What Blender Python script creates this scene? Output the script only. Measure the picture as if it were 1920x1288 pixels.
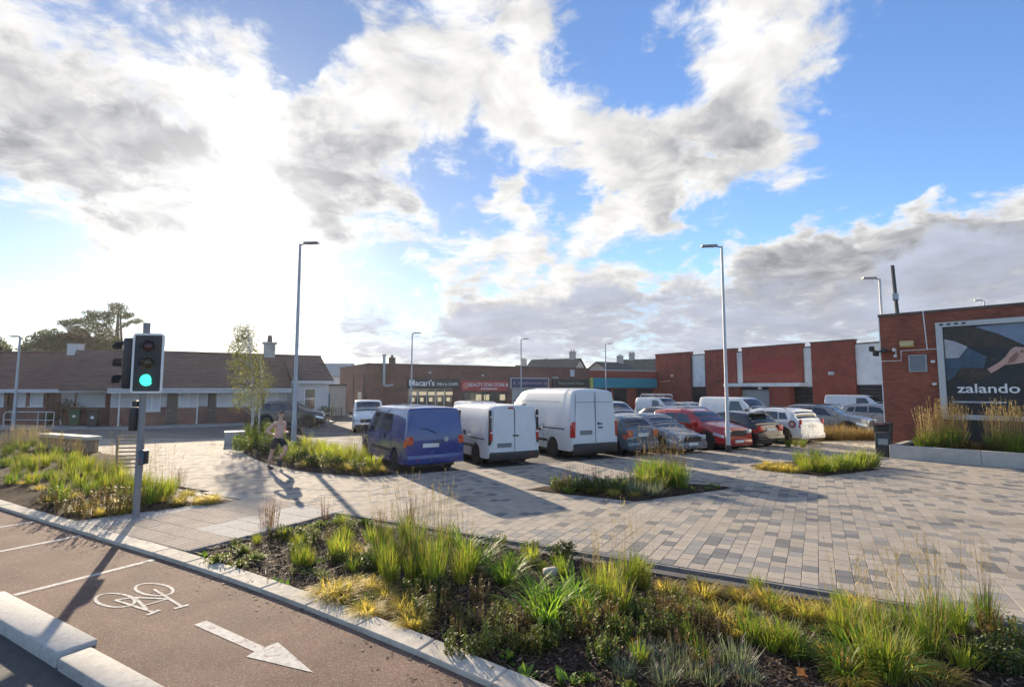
import bpy, bmesh, math, random
from mathutils import Vector, Matrix
R = math.radians
random.seed(11)
for o in list(bpy.data.objects): bpy.data.objects.remove(o)
SC = bpy.context.scene
COL = SC.collection
# ------------------------------------------------------------------ camera
CAM_H, PITCH, FPX, CXP, CYP = 2.5, R(4.8), 1000.0, 960.0, 644.0
cd = bpy.data.cameras.new('camera'); cam = bpy.data.objects.new('camera', cd); COL.objects.link(cam)
cam.location = (0, 0, CAM_H); cam.rotation_euler = (R(90) + PITCH, 0, 0)
cd.sensor_width = 36.0; cd.lens = 36.0 * FPX / 1920.0
cd.clip_start = 0.1; cd.clip_end = 6000
SC.camera = cam
def ray(px, py):
    u = (px - CXP) / FPX; v = (CYP - py) / FPX
    return Vector((u, math.cos(PITCH) - v * math.sin(PITCH), math.sin(PITCH) + v * math.cos(PITCH)))
def G(px, py, z=0.0):                     # photo pixel -> point on the ground
    d = ray(px, py); t = (z - CAM_H) / d.z
    return Vector((d.x * t, d.y * t, z))
def AZ(a): return Vector((math.sin(R(a)), math.cos(R(a)), 0))
def RZ(az): return R(90 - az)             # local +x points along azimuth az
# ------------------------------------------------------------------ light
SUN_AZ, SUN_EL = -27.5, 16.5
sd = bpy.data.lights.new('sun', 'SUN'); sun = bpy.data.objects.new('sun', sd); COL.objects.link(sun)
sd.energy = 5.0; sd.angle = R(0.55); sd.color = (1.0, 0.83, 0.61)
sv = Vector((math.sin(R(SUN_AZ)) * math.cos(R(SUN_EL)), math.cos(R(SUN_AZ)) * math.cos(R(SUN_EL)), math.sin(R(SUN_EL))))
sun.rotation_euler = sv.to_track_quat('Z', 'Y').to_euler()
sun.location = sv * 200
SC.view_settings.view_transform = 'Standard'; SC.view_settings.look = 'None'
SC.view_settings.exposure = 1.08; SC.view_settings.gamma = 1.0; SC.view_settings.use_curve_mapping = False
SC.cycles.use_denoising = True
SC.cycles.max_bounces = 6; SC.cycles.transparent_max_bounces = 6
# ------------------------------------------------------------------ sky
W = bpy.data.worlds.new('World'); SC.world = W; W.use_nodes = True
nt = W.node_tree; nt.nodes.clear()
class NG:
    """tiny helper for building shader node graphs"""
    def __init__(s, t): s.t = t
    def n(s, typ, **kw):
        nd = s.t.nodes.new(typ)
        for k, v in kw.items():
            if k.startswith('i_'):
                nd.inputs[k[2:].replace('_', ' ')].default_value = v
            else: setattr(nd, k, v)
        return nd
    def put(s, sock, v):
        if isinstance(v, bpy.types.NodeSocket): s.t.links.new(v, sock)
        elif v is not None: sock.default_value = v
    def math(s, op, a, b=None, c=None, clamp=False):
        nd = s.n('ShaderNodeMath', operation=op, use_clamp=clamp)
        s.put(nd.inputs[0], a); s.put(nd.inputs[1], b); s.put(nd.inputs[2], c)
        return nd.outputs[0]
    def vmath(s, op, a, b=None, out=0):
        nd = s.n('ShaderNodeVectorMath', operation=op)
        s.put(nd.inputs[0], a)
        if b is not None:
            s.put(nd.inputs['Scale' if op == 'SCALE' else 1], b)
        return nd.outputs[out]
    def smooth(s, v, a, b, lo=0.0, hi=1.0, typ='SMOOTHSTEP'):
        nd = s.n('ShaderNodeMapRange', interpolation_type=typ)
        s.put(nd.inputs[0], v); nd.inputs[1].default_value = a; nd.inputs[2].default_value = b
        s.put(nd.inputs[3], lo); s.put(nd.inputs[4], hi)
        return nd.outputs[0]
    def mix(s, f, a, b, blend='MIX'):
        nd = s.n('ShaderNodeMix', data_type='RGBA', blend_type=blend)
        s.put(nd.inputs[0], f)
        s.put(nd.inputs[6], a if not isinstance(a, tuple) else (*a[:3], 1))
        s.put(nd.inputs[7], b if not isinstance(b, tuple) else (*b[:3], 1))
        return nd.outputs[2]
    def noise(s, vec, scale, detail=6, rough=0.55, dist=0.0, lac=2.0):
        nd = s.n('ShaderNodeTexNoise')
        s.put(nd.inputs['Vector'], vec); nd.inputs['Scale'].default_value = scale
        nd.inputs['Detail'].default_value = detail; nd.inputs['Roughness'].default_value = rough
        nd.inputs['Distortion'].default_value = dist; nd.inputs['Lacunarity'].default_value = lac
        return nd.outputs[0]
g = NG(nt)
tc = g.n('ShaderNodeTexCoord'); dirv = tc.outputs['Generated']
sky = g.n('ShaderNodeTexSky', sky_type='NISHITA', sun_disc=False)
sky.sun_elevation = R(SUN_EL); sky.sun_rotation = R(SUN_AZ); sky.air_density = 1.0; sky.dust_density = 0.35; sky.ozone_density = 2.0
sep = g.n('ShaderNodeSeparateXYZ'); g.put(sep.inputs[0], dirv)
den = g.math('ADD', g.math('MAXIMUM', sep.outputs[2], 0.0), 0.22)
cmb = g.n('ShaderNodeCombineXYZ')
g.put(cmb.inputs[0], g.math('DIVIDE', sep.outputs[0], den)); g.put(cmb.inputs[1], g.math('DIVIDE', sep.outputs[1], den))
P0 = cmb.outputs[0]
warp = g.n('ShaderNodeTexNoise'); g.put(warp.inputs['Vector'], P0); warp.inputs['Scale'].default_value = 2.6; warp.inputs['Detail'].default_value = 4
P1 = g.vmath('ADD', P0, g.vmath('SCALE', g.vmath('SUBTRACT', warp.outputs['Color'], (0.5, 0.5, 0.5)), 0.30))
warp2 = g.n('ShaderNodeTexNoise'); g.put(warp2.inputs['Vector'], dirv); warp2.inputs['Scale'].default_value = 6.0; warp2.inputs['Detail'].default_value = 5; warp2.inputs['Roughness'].default_value = 0.62
dw = g.vmath('NORMALIZE', g.vmath('ADD', dirv, g.vmath('SCALE', g.vmath('SUBTRACT', warp2.outputs['Color'], (0.5, 0.5, 0.5)), 0.26)))
def blobs(lst):
    tot = None
    for (px, py, rad, w) in lst:
        c = ray(px, py).normalized()
        d = g.vmath('DOT_PRODUCT', dw, tuple(c), out=1)
        v = g.smooth(d, math.cos(R(rad)), math.cos(R(rad * 0.12)), 0.0, w)
        tot = v if tot is None else g.math('ADD', tot, v)
    return tot
# where the clouds of the photograph stand (direction, angular radius, weight)
cover = blobs([(830, 80, 15, .50), (960, 60, 11, .35), (720, 180, 8, .3), (440, 180, 9, .45), (130, 30, 11, .45), (60, 190, 9, .45), (170, 290, 12, .5), (330, 250, 8, .3),
               (560, 300, 9, .4), (700, 370, 11, .5), (940, 250, 9, .45), (1110, 270, 8, .45), (1180, 330, 9, .5), (1130, 380, 7, .35), (1240, 410, 6, .3), (1390, 80, 9, .45),
               (1540, 70, 8, .35), (1380, 230, 9, .45), (1300, 300, 8, .3), (1560, 190, 7, .3), (1580, 310, 5, .35), (1520, 350, 4, .25), (1480, 480, 6, .35), (1640, 450, 9, .5), (1820, 390, 11, .5), (1900, 470, 9, .4),
               (900, 545, 8, .55), (1010, 490, 7, .35), (950, 400, 5, .35), (1090, 570, 8, .4), (1330, 560, 8, .45), (1600, 560, 11, .5), (1850, 540, 10, .5),
               (740, 640, 7, .3), (880, 630, 8, .5), (1010, 640, 8, .5), (1200, 630, 9, .5), (1450, 610, 9, .45), (400, 420, 16, .35), (640, 480, 7, .3), (300, 560, 16, .2),
               (480, 60, 8, -.6), (585, 100, 6, -.6), (555, 140, 4, -.3), (890, 310, 5, -.65), (860, 370, 3.5, -.5), (1050, 355, 4, -.6), (1150, 120, 7, -.55), (1260, 160, 4, -.3), (1200, 190, 4, -.3), (1790, 130, 17, -.75), (1720, 280, 10, -.65), (1500, 410, 5, -.5),
               (1360, 440, 6, -.6), (1200, 470, 4.5, -.5), (1290, 500, 4, -.3), (210, 110, 6, -.4), (260, 190, 5, -.4), (60, 470, 7, -.5), (60, 540, 6, -.3), (230, 390, 3, -.2), (730, 520, 6, -.6), (670, 590, 6, -.35), (800, 600, 4, -.35), (30, 80, 4, -.3), (1720, 500, 3, -.3)])
dark = blobs([(160, 290, 10, .8), (300, 325, 6, .6), (50, 240, 8, .55), (590, 310, 7, .75), (690, 360, 8, .85), (790, 400, 5, .7), (10, 130, 7, .6), (730, 180, 7, .25), (880, 190, 7, .25),
              (1290, 300, 8, .50), (1350, 240, 5, .35), (1250, 340, 5, .35), (1680, 450, 8, .55), (1850, 470, 9, .45), (1600, 570, 11, .45), (1850, 560, 12, .50), (880, 560, 4, .30), (900, 645, 8, .55), (1010, 640, 8, .55), (1180, 625, 9, .5), (1400, 600, 9, .45),
              (1620, 490, 6, .35), (740, 645, 6, .4), (1500, 620, 10, .45)])
n1 = g.noise(P1, 2.3, 8, 0.60)
n2 = g.noise(P1, 8.0, 6, 0.62)
nn = g.math('ADD', g.math('MULTIPLY', n1, 0.56), g.math('MULTIPLY', n2, 0.44))
dens = g.math('ADD', g.math('MULTIPLY', g.math('SUBTRACT', nn, 0.5), 3.8), g.math('ADD', g.math('MULTIPLY', cover, 0.66), -0.05))
alpha = g.smooth(dens, -0.16, 0.46)
thick = g.smooth(dens, 0.05, 0.75)
# soft self-shading: the same field read a little nearer the sun
sproj = Vector((sv.x / (sv.z + .22), sv.y / (sv.z + .22), 0))
tos = g.vmath('SCALE', g.vmath('NORMALIZE', g.vmath('SUBTRACT', tuple(sproj), P1)), 0.07)
n3 = g.noise(g.vmath('ADD', P1, tos), 2.3, 4, 0.60)
lowsky = g.smooth(sep.outputs[2], 0.03, 0.25)
relief = g.math('MULTIPLY', g.math('MULTIPLY', g.math('SUBTRACT', n1, n3), 1.9), g.math('ADD', 0.25, g.math('MULTIPLY', lowsky, .75)))
mu = g.math('MAXIMUM', g.vmath('DOT_PRODUCT', dirv, tuple(sv), out=1), 0.0)
glow_w = g.math('POWER', mu, 5.0); glow_m = g.math('POWER', mu, 26.0); glow_n = g.math('POWER', mu, 150.0)
n4 = g.noise(P1, 2.4, 4, 0.55)
dk = g.math('MULTIPLY', g.math('MINIMUM', g.math('ADD', dark, 0.10), 1.0), g.smooth(n4, 0.25, 0.72, 0.7, 1.15, 'LINEAR'))
shade = g.math('SUBTRACT', 1.0, g.math('MULTIPLY', g.math('MULTIPLY', thick, dk), 0.48))
shade = g.math('ADD', shade, relief)
shade = g.math('MINIMUM', g.math('MAXIMUM', shade, 0.40), 1.12)
lum = g.math('MULTIPLY', shade, g.math('ADD', 0.44, g.math('ADD', g.math('MULTIPLY', glow_w, 0.03), g.math('MULTIPLY', glow_m, 0.05))))
ctint = g.mix(g.smooth(shade, 0.4, 0.9), (0.90, 0.93, 1.0), (1.0, 0.99, 0.97))
ccol = g.vmath('SCALE', ctint, lum)
SKY_STRENGTH = 0.105
skyc = g.vmath('MULTIPLY', g.vmath('SCALE', sky.outputs[0], SKY_STRENGTH), (0.80, 0.95, 1.20))
skyc = g.vmath('SCALE', skyc, g.math('SUBTRACT', 1.0, g.math('MULTIPLY', glow_w, 0.62)))
comb = g.mix(alpha, skyc, ccol)
# low grey-blue bank of cloud along the horizon
bank = blobs([(680, 660, 5, .5), (760, 655, 7, .9), (880, 650, 7, 1.0), (1000, 645, 7, 1.0), (1120, 640, 7, 1.0), (1250, 635, 7, .9), (1380, 625, 7, .9), (1520, 610, 7, .8), (1660, 590, 7, .8), (1800, 575, 7, .8), (1920, 565, 8, .8)])
bank = g.math('MULTIPLY', g.smooth(bank, 0.25, 0.95), g.smooth(nn, 0.34, 0.58, 0.25, 0.95, 'LINEAR'))
comb = g.mix(bank, comb, g.vmath('SCALE', (0.225, 0.245, 0.30), g.smooth(n4, 0.3, 0.7, 0.8, 1.3, 'LINEAR')))
halo = g.math('ADD', g.math('MULTIPLY', glow_m, 0.03), g.math('MULTIPLY', glow_n, 0.26))
comb = g.vmath('ADD', comb, g.vmath('SCALE', (1.0, 0.97, 0.92), halo))
bgn = g.n('ShaderNodeBackground'); g.put(bgn.inputs[0], comb); bgn.inputs[1].default_value = 1.0
wo = g.n('ShaderNodeOutputWorld'); nt.links.new(bgn.outputs[0], wo.inputs[0])
W.cycles.sampling_method = 'MANUAL'; W.cycles.sample_map_resolution = 1024

# ------------------------------------------------------------------ helpers
def tag(o, label=None, cat=None, group=None, kind=None):
    if label: o['label'] = label
    if cat: o['category'] = cat
    if group: o['group'] = group
    if kind: o['kind'] = kind
    return o
def empty(name, loc=(0, 0, 0), rz=0.0, label=None, cat=None, group=None):
    o = bpy.data.objects.new(name, None); COL.objects.link(o); o.empty_display_size = 0.2
    o.location = loc; o.rotation_euler = (0, 0, rz)
    return tag(o, label, cat, group)
class MB:
    """collects faces and builds ONE mesh object"""
    def __init__(s): s.v = []; s.f = []; s.m = []; s.mi = 0
    def add(s, vs, fs):
        b = len(s.v); s.v.extend([tuple(p) for p in vs])
        for f in fs: s.f.append(tuple(b + i for i in f)); s.m.append(s.mi)
        return s
    def box(s, c, d, rz=0.0, top=1.0):
        x, y, z = d[0] / 2, d[1] / 2, d[2] / 2; ca, sa = math.cos(rz), math.sin(rz)
        vs = []
        for (i, j, k) in ((-1, -1, -1), (1, -1, -1), (1, 1, -1), (-1, 1, -1), (-1, -1, 1), (1, -1, 1), (1, 1, 1), (-1, 1, 1)):
            q = top if k > 0 else 1.0
            a, b = i * x * q, j * y * q
            vs.append((c[0] + a * ca - b * sa, c[1] + a * sa + b * ca, c[2] + k * z))
        return s.add(vs, [(0, 3, 2, 1), (4, 5, 6, 7), (0, 1, 5, 4), (1, 2, 6, 5), (2, 3, 7, 6), (3, 0, 4, 7)])
    def bx(s, x0, x1, y0, y1, z0, z1): return s.box(((x0 + x1) / 2, (y0 + y1) / 2, (z0 + z1) / 2), (abs(x1 - x0), abs(y1 - y0), abs(z1 - z0)))
    def rbox(s, c, d, r=0.02, rz=0.0, taper=1.0):
        """box with chamfered edges"""
        ca, sa = math.cos(rz), math.sin(rz); hx, hy, hz = d[0] / 2, d[1] / 2, d[2] / 2; r = min(r, hx * .9, hy * .9, hz * .9)
        bm = bmesh.new(); bmesh.ops.create_cube(bm, size=1.0)
        for v in bm.verts:
            q = taper if v.co.z > 0 else 1.0
            v.co = Vector((v.co.x * 2 * hx * q, v.co.y * 2 * hy * q, v.co.z * 2 * hz))
        bmesh.ops.bevel(bm, geom=bm.edges[:], offset=r, segments=2, affect='EDGES', profile=.5)
        bm.verts.index_update()
        vs = [(c[0] + v.co.x * ca - v.co.y * sa, c[1] + v.co.x * sa + v.co.y * ca, c[2] + v.co.z) for v in bm.verts]
        fs = [tuple(v.index for v in f.verts) for f in bm.faces]; bm.free()
        return s.add(vs, fs)
    def prism(s, poly, z0, z1):
        n = len(poly); vs = [(p[0], p[1], z0) for p in poly] + [(p[0], p[1], z1) for p in poly]
        area = sum(poly[i][0] * poly[(i + 1) % n][1] - poly[(i + 1) % n][0] * poly[i][1] for i in range(n))
        up = tuple(range(n, 2 * n)); dn = tuple(reversed(range(n)))
        fs = [up, dn] + [(i, (i + 1) % n, n + (i + 1) % n, n + i) for i in range(n)]
        if area < 0: fs = [tuple(reversed(f)) for f in fs]
        return s.add(vs, fs)
    def tube(s, p0, p1, r0, r1=None, n=10, caps=True):
        p0 = Vector(p0); p1 = Vector(p1); r1 = r0 if r1 is None else r1
        ax = (p1 - p0).normalized(); a = ax.orthogonal().normalized(); b = ax.cross(a)
        vs = []
        for p, r in ((p0, r0), (p1, r1)):
            for i in range(n):
                t = 2 * math.pi * i / n; vs.append(p + (a * math.cos(t) + b * math.sin(t)) * r)
        fs = [(i, (i + 1) % n, n + (i + 1) % n, n + i) for i in range(n)]
        if caps: fs += [tuple(reversed(range(n))), tuple(range(n, 2 * n))]
        return s.add(vs, fs)
    def path(s, pts, rad, n=8):
        pts = [Vector(p) for p in pts]; m = len(pts)
        rads = rad if isinstance(rad, (list, tuple)) else [rad] * m
        vs = []; a = None
        for i, p in enumerate(pts):
            ax = (pts[min(i + 1, m - 1)] - pts[max(i - 1, 0)]).normalized()
            if a is None: a = ax.orthogonal().normalized()
            else: a = (a - ax * a.dot(ax)).normalized()
            b = ax.cross(a)
            for k in range(n):
                t = 2 * math.pi * k / n; vs.append(p + (a * math.cos(t) + b * math.sin(t)) * rads[i])
        fs = [(i * n + k, i * n + (k + 1) % n, (i + 1) * n + (k + 1) % n, (i + 1) * n + k) for i in range(m - 1) for k in range(n)]
        fs += [tuple(reversed(range(n))), tuple(range((m - 1) * n, m * n))]
        return s.add(vs, fs)
    def lathe(s, prof, c=(0, 0, 0), axis='z', n=20):
        vs = []; m = len(prof)
        for (r, h) in prof:
            for k in range(n):
                t = 2 * math.pi * k / n; x, y = r * math.cos(t), r * math.sin(t)
                p = (x, y, h) if axis == 'z' else ((h, x, y) if axis == 'x' else (y, h, x))
                vs.append((c[0] + p[0], c[1] + p[1], c[2] + p[2]))
        fs = [(i * n + k, i * n + (k + 1) % n, (i + 1) * n + (k + 1) % n, (i + 1) * n + k) for i in range(m - 1) for k in range(n)]
        fs += [tuple(reversed(range(n))), tuple(range((m - 1) * n, m * n))]
        return s.add(vs, fs)
    def mesh(s, name, mats, smooth=None):
        me = bpy.data.meshes.new(name); me.from_pydata(s.v, [], s.f)
        if not isinstance(mats, (list, tuple)): mats = [mats]
        for m in mats: me.materials.append(m)
        if len(mats) > 1: me.polygons.foreach_set('material_index', s.m)
        if smooth is not None:
            me.polygons.foreach_set('use_smooth', [True] * len(me.polygons))
            if smooth < 180: me.set_sharp_from_angle(angle=R(smooth))
        me.update()
        return me
    def build(s, name, mats, parent=None, smooth=None, loc=None, rz=None):
        o = bpy.data.objects.new(name, s.mesh(name, mats, smooth)); COL.objects.link(o)
        if parent is not None: o.parent = parent
        if loc is not None: o.location = loc
        if rz is not None: o.rotation_euler = (0, 0, rz)
        return o
def copy_tree(o, parent=None):
    c = o.copy(); COL.objects.link(c); c.parent = parent
    for ch in list(o.children): copy_tree(ch, c)
    return c
# ------------------------------------------------------------------ materials
MATS = {}
def pmat(name, col, rough=0.6, metal=0.0, var=0.15, vscale=6.0, bump=0.0, bscale=40.0, rnd=0.0, spec=0.5, coat=0.0, island=0.0, stain=None, stainscale=0.7, detail=5):
    """principled material with noise variation, fine relief and optional stains"""
    if name in MATS: return MATS[name]
    m = bpy.data.materials.new(name); m.use_nodes = True; t = m.node_tree; t.nodes.clear(); q = NG(t)
    pb = q.n('ShaderNodeBsdfPrincipled'); out = q.n('ShaderNodeOutputMaterial'); t.links.new(pb.outputs[0], out.inputs[0])
    co = q.n('ShaderNodeTexCoord').outputs['Object']
    c = (*col, 1)
    val = q.smooth(q.noise(co, vscale, detail, 0.6), 0.3, 0.7, 1 - var, 1 + var, 'LINEAR')
    if rnd:
        oi = q.n('ShaderNodeObjectInfo').outputs['Random']
        val = q.math('MULTIPLY', val, q.smooth(oi, 0, 1, 1 - rnd, 1 + rnd, 'LINEAR'))
    if island:
        gi = q.n('ShaderNodeNewGeometry').outputs['Random Per Island']
        val = q.math('MULTIPLY', val, q.smooth(gi, 0, 1, 1 - island, 1 + island, 'LINEAR'))
    cc = q.vmath('SCALE', tuple(col), val)
    if stain:
        sm = q.smooth(q.noise(co, stainscale, 6, 0.62, 0.6), 0.52, 0.68)
        cc = q.mix(q.math('MULTIPLY', sm, stain[3]), cc, tuple(stain[:3]))
    q.put(pb.inputs['Base Color'], cc)
    rr = q.smooth(q.noise(co, vscale * 1.7, 4), 0.3, 0.7, max(rough - .08, .02), min(rough + .08, 1), 'LINEAR')
    q.put(pb.inputs['Roughness'], rr)
    pb.inputs['Metallic'].default_value = metal
    pb.inputs['Specular IOR Level'].default_value = spec
    if coat: pb.inputs['Coat Weight'].default_value = coat; pb.inputs['Coat Roughness'].default_value = 0.04
    if bump:
        bn = q.n('ShaderNodeBump'); bn.inputs['Strength'].default_value = min(bump, 1.0); bn.inputs['Distance'].default_value = 0.01 if bump <= 1 else 0.01 * bump
        q.put(bn.inputs['Height'], q.noise(co, bscale, 4, 0.6)); t.links.new(bn.outputs[0], pb.inputs['Normal'])
    MATS[name] = m
    return m
def brickmat(name, c1, c2, mortar, scale=1.0, bw=0.215, bh=0.075, mort=0.010, rough=0.85, stain=None):
    if name in MATS: return MATS[name]
    m = bpy.data.materials.new(name); m.use_nodes = True; t = m.node_tree; t.nodes.clear(); q = NG(t)
    pb = q.n('ShaderNodeBsdfPrincipled'); out = q.n('ShaderNodeOutputMaterial'); t.links.new(pb.outputs[0], out.inputs[0])
    co = q.n('ShaderNodeTexCoord').outputs['Object']; sp = q.n('ShaderNodeSeparateXYZ'); q.put(sp.inputs[0], co)
    cb = q.n('ShaderNodeCombineXYZ'); q.put(cb.inputs[0], q.math('ADD', sp.outputs[0], sp.outputs[1])); q.put(cb.inputs[1], sp.outputs[2])
    br = q.n('ShaderNodeTexBrick'); q.put(br.inputs['Vector'], cb.outputs[0])
    br.inputs['Scale'].default_value = scale; br.inputs['Brick Width'].default_value = bw + mort; br.inputs['Row Height'].default_value = bh + mort
    br.inputs['Mortar Size'].default_value = mort; br.inputs['Mortar Smooth'].default_value = 0.3; br.inputs['Bias'].default_value = -0.1
    for k, c in (('Color1', c1), ('Color2', c2), ('Mortar', mortar)): br.inputs[k].default_value = (*c, 1)
    v = q.smooth(q.noise(co, 0.9, 7, 0.65), 0.3, 0.7, 0.72, 1.22, 'LINEAR')
    cc = q.vmath('SCALE', br.outputs[0], v)
    if stain:
        sm = q.smooth(q.noise(co, 0.6, 7, 0.65, 0.8), 0.53, 0.70)
        cc = q.mix(q.math('MULTIPLY', sm, stain[3]), cc, tuple(stain[:3]))
    q.put(pb.inputs['Base Color'], cc); pb.inputs['Roughness'].default_value = rough
    bn = q.n('ShaderNodeBump'); bn.inputs['Strength'].default_value = 0.5; bn.inputs['Distance'].default_value = 0.008; bn.invert = True
    q.put(bn.inputs['Height'], br.outputs['Fac']); t.links.new(bn.outputs[0], pb.inputs['Normal'])
    MATS[name] = m
    return m
def leafmat(name, ca, cb, trans=0.35, rough=0.55, cc=None, rnd=0.25):
    """foliage: colour varies from leaf to leaf and plant to plant, light shines through"""
    if name in MATS: return MATS[name]
    m = bpy.data.materials.new(name); m.use_nodes = True; t = m.node_tree; t.nodes.clear(); q = NG(t)
    gi = q.n('ShaderNodeNewGeometry').outputs['Random Per Island']; oi = q.n('ShaderNodeObjectInfo').outputs['Random']
    col = q.mix(gi, ca, cb)
    if cc: col = q.mix(q.smooth(gi, 0.80, 0.86), col, cc)
    col = q.vmath('SCALE', col, q.smooth(oi, 0, 1, 1 - rnd, 1 + rnd, 'LINEAR'))
    pb = q.n('ShaderNodeBsdfPrincipled'); q.put(pb.inputs['Base Color'], col); pb.inputs['Roughness'].default_value = rough; pb.inputs['Specular IOR Level'].default_value = 0.35
    tr = q.n('ShaderNodeBsdfTranslucent'); q.put(tr.inputs[0], q.vmath('MULTIPLY', col, (1.5, 1.5, 0.9)))
    mx = q.n('ShaderNodeMixShader'); mx.inputs[0].default_value = trans
    t.links.new(pb.outputs[0], mx.inputs[1]); t.links.new(tr.outputs[0], mx.inputs[2])
    out = q.n('ShaderNodeOutputMaterial'); t.links.new(mx.outputs[0], out.inputs[0])
    MATS[name] = m
    return m
def glassmat(name, col=(0.02, 0.025, 0.03), rough=0.05):
    return pmat(name, col, rough, var=0.05, spec=0.8)
def emitmat(name, col, st):
    m = bpy.data.materials.new(name); m.use_nodes = True; t = m.node_tree; t.nodes.clear()
    e = t.nodes.new('ShaderNodeEmission'); e.inputs[0].default_value = (*col, 1); e.inputs[1].default_value = st
    o = t.nodes.new('ShaderNodeOutputMaterial'); t.links.new(e.outputs[0], o.inputs[0]); return m
def text_mesh(name, body, size, mat, parent, loc, rot, extr=0.01, align='CENTER', sx=1.0, weight=0.0):
    cu = bpy.data.curves.new(name, 'FONT'); cu.body = body; cu.size = size; cu.extrude = extr; cu.align_x = align; cu.align_y = 'CENTER'; cu.offset = weight
    tmp = bpy.data.objects.new(name, cu); COL.objects.link(tmp)
    bpy.context.view_layer.update()
    me = bpy.data.meshes.new_from_object(tmp.evaluated_get(bpy.context.evaluated_depsgraph_get()))
    bpy.data.objects.remove(tmp)
    me.materials.clear(); me.materials.append(mat)
    o = bpy.data.objects.new(name, me); COL.objects.link(o); o.parent = parent; o.location = loc; o.rotation_euler = rot; o.scale = (sx, 1, 1)
    return o
# ------------------------------------------------------------------ setting: levels
# plaza paving top z = 0, car park -0.03, cycle lane -0.055, road -0.17, ground far around -0.25
ES = Vector((.870, -.494, 0)).normalized(); ET = Vector((.494, .870, 0)).normalized(); O_ST = Vector((-3.46, 11.06, 0))
def ST(s, t, z=0.0): p = O_ST + ES * s + ET * t; return Vector((p.x, p.y, z))
def toST(p): d = Vector((p[0], p[1], 0)) - O_ST; return d.dot(ES), d.dot(ET)
RZ_ST = math.atan2(ES.y, ES.x)
M_GROUND = pmat('ground_earth', (0.075, 0.075, 0.06), 0.9, var=0.3, vscale=0.05)
M_ROAD = pmat('road_asphalt', (0.062, 0.06, 0.06), 0.82, var=0.22, vscale=9, bump=0.5, bscale=160, stain=(0.03, 0.03, 0.03, .5))
M_CARPARK = pmat('car_park_asphalt', (0.135, 0.13, 0.125), 0.9, spec=.2, var=0.25, vscale=1.3, bump=0.4, bscale=120, stain=(0.055, 0.053, 0.05, .6), stainscale=0.35, detail=8)
M_WHITE = pmat('road_paint', (0.52, 0.495, 0.45), 0.85, spec=.2, var=0.20, vscale=14, stain=(0.20, 0.15, 0.12, .8), stainscale=16)
M_KERB = pmat('kerb_concrete', (0.48, 0.44, 0.37), 0.88, spec=.25, var=0.14, vscale=7, bump=0.35, bscale=130, rnd=0.10, stain=(0.30, 0.27, 0.22, .5), stainscale=2.2)
M_KERB2 = pmat('kerb_granite', (0.42, 0.405, 0.375), 0.85, spec=.3, var=0.16, vscale=18, bump=0.35, bscale=150, rnd=0.08, stain=(0.27, 0.25, 0.23, .5), stainscale=2.0)
M_CONC = pmat('concrete', (0.36, 0.35, 0.335), 0.75, var=0.12, vscale=4, bump=0.3, bscale=70, stain=(0.22, 0.21, 0.2, .5), stainscale=1.3)
M_CONCL = pmat('pale_concrete', (0.45, 0.42, 0.375), 0.7, var=0.10, vscale=4, bump=0.25, bscale=70, stain=(0.30, 0.29, 0.27, .4), stainscale=1.5)
# cycle lane: reddish brown chip surfacing
def lane_mat():
    m = bpy.data.materials.new('cycle_lane_chips'); m.use_nodes = True; t = m.node_tree; t.nodes.clear(); q = NG(t)
    pb = q.n('ShaderNodeBsdfPrincipled'); out = q.n('ShaderNodeOutputMaterial'); t.links.new(pb.outputs[0], out.inputs[0])
    co = q.n('ShaderNodeTexCoord').outputs['Object']
    vo = q.n('ShaderNodeTexVoronoi'); q.put(vo.inputs['Vector'], co); vo.inputs['Scale'].default_value = 105
    sp = q.n('ShaderNodeSeparateXYZ'); q.put(sp.inputs[0], vo.outputs['Color'])
    c = q.mix(sp.outputs[0], (0.125, 0.075, 0.057), (0.215, 0.138, 0.104))
    c = q.mix(q.smooth(sp.outputs[1], 0.86, 0.9), c, (0.27, 0.21, 0.165))
    c = q.vmath('SCALE', c, q.smooth(q.noise(co, 1.1, 7, 0.65), 0.3, 0.7, 0.68, 1.26, 'LINEAR'))
    c = q.mix(q.math('MULTIPLY', q.smooth(q.noise(co, 0.55, 5, .6, .7), 0.5, 0.72), 0.35), c, (0.16, 0.125, 0.10))
    q.put(pb.inputs['Base Color'], c); pb.inputs['Roughness'].default_value = 0.9; pb.inputs['Specular IOR Level'].default_value = .25
    bn = q.n('ShaderNodeBump'); bn.inputs['Strength'].default_value = 0.7; bn.inputs['Distance'].default_value = 0.006
    q.put(bn.inputs['Height'], vo.outputs['Distance']); t.links.new(bn.outputs[0], pb.inputs['Normal'])
    return m
M_LANE = lane_mat()
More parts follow.
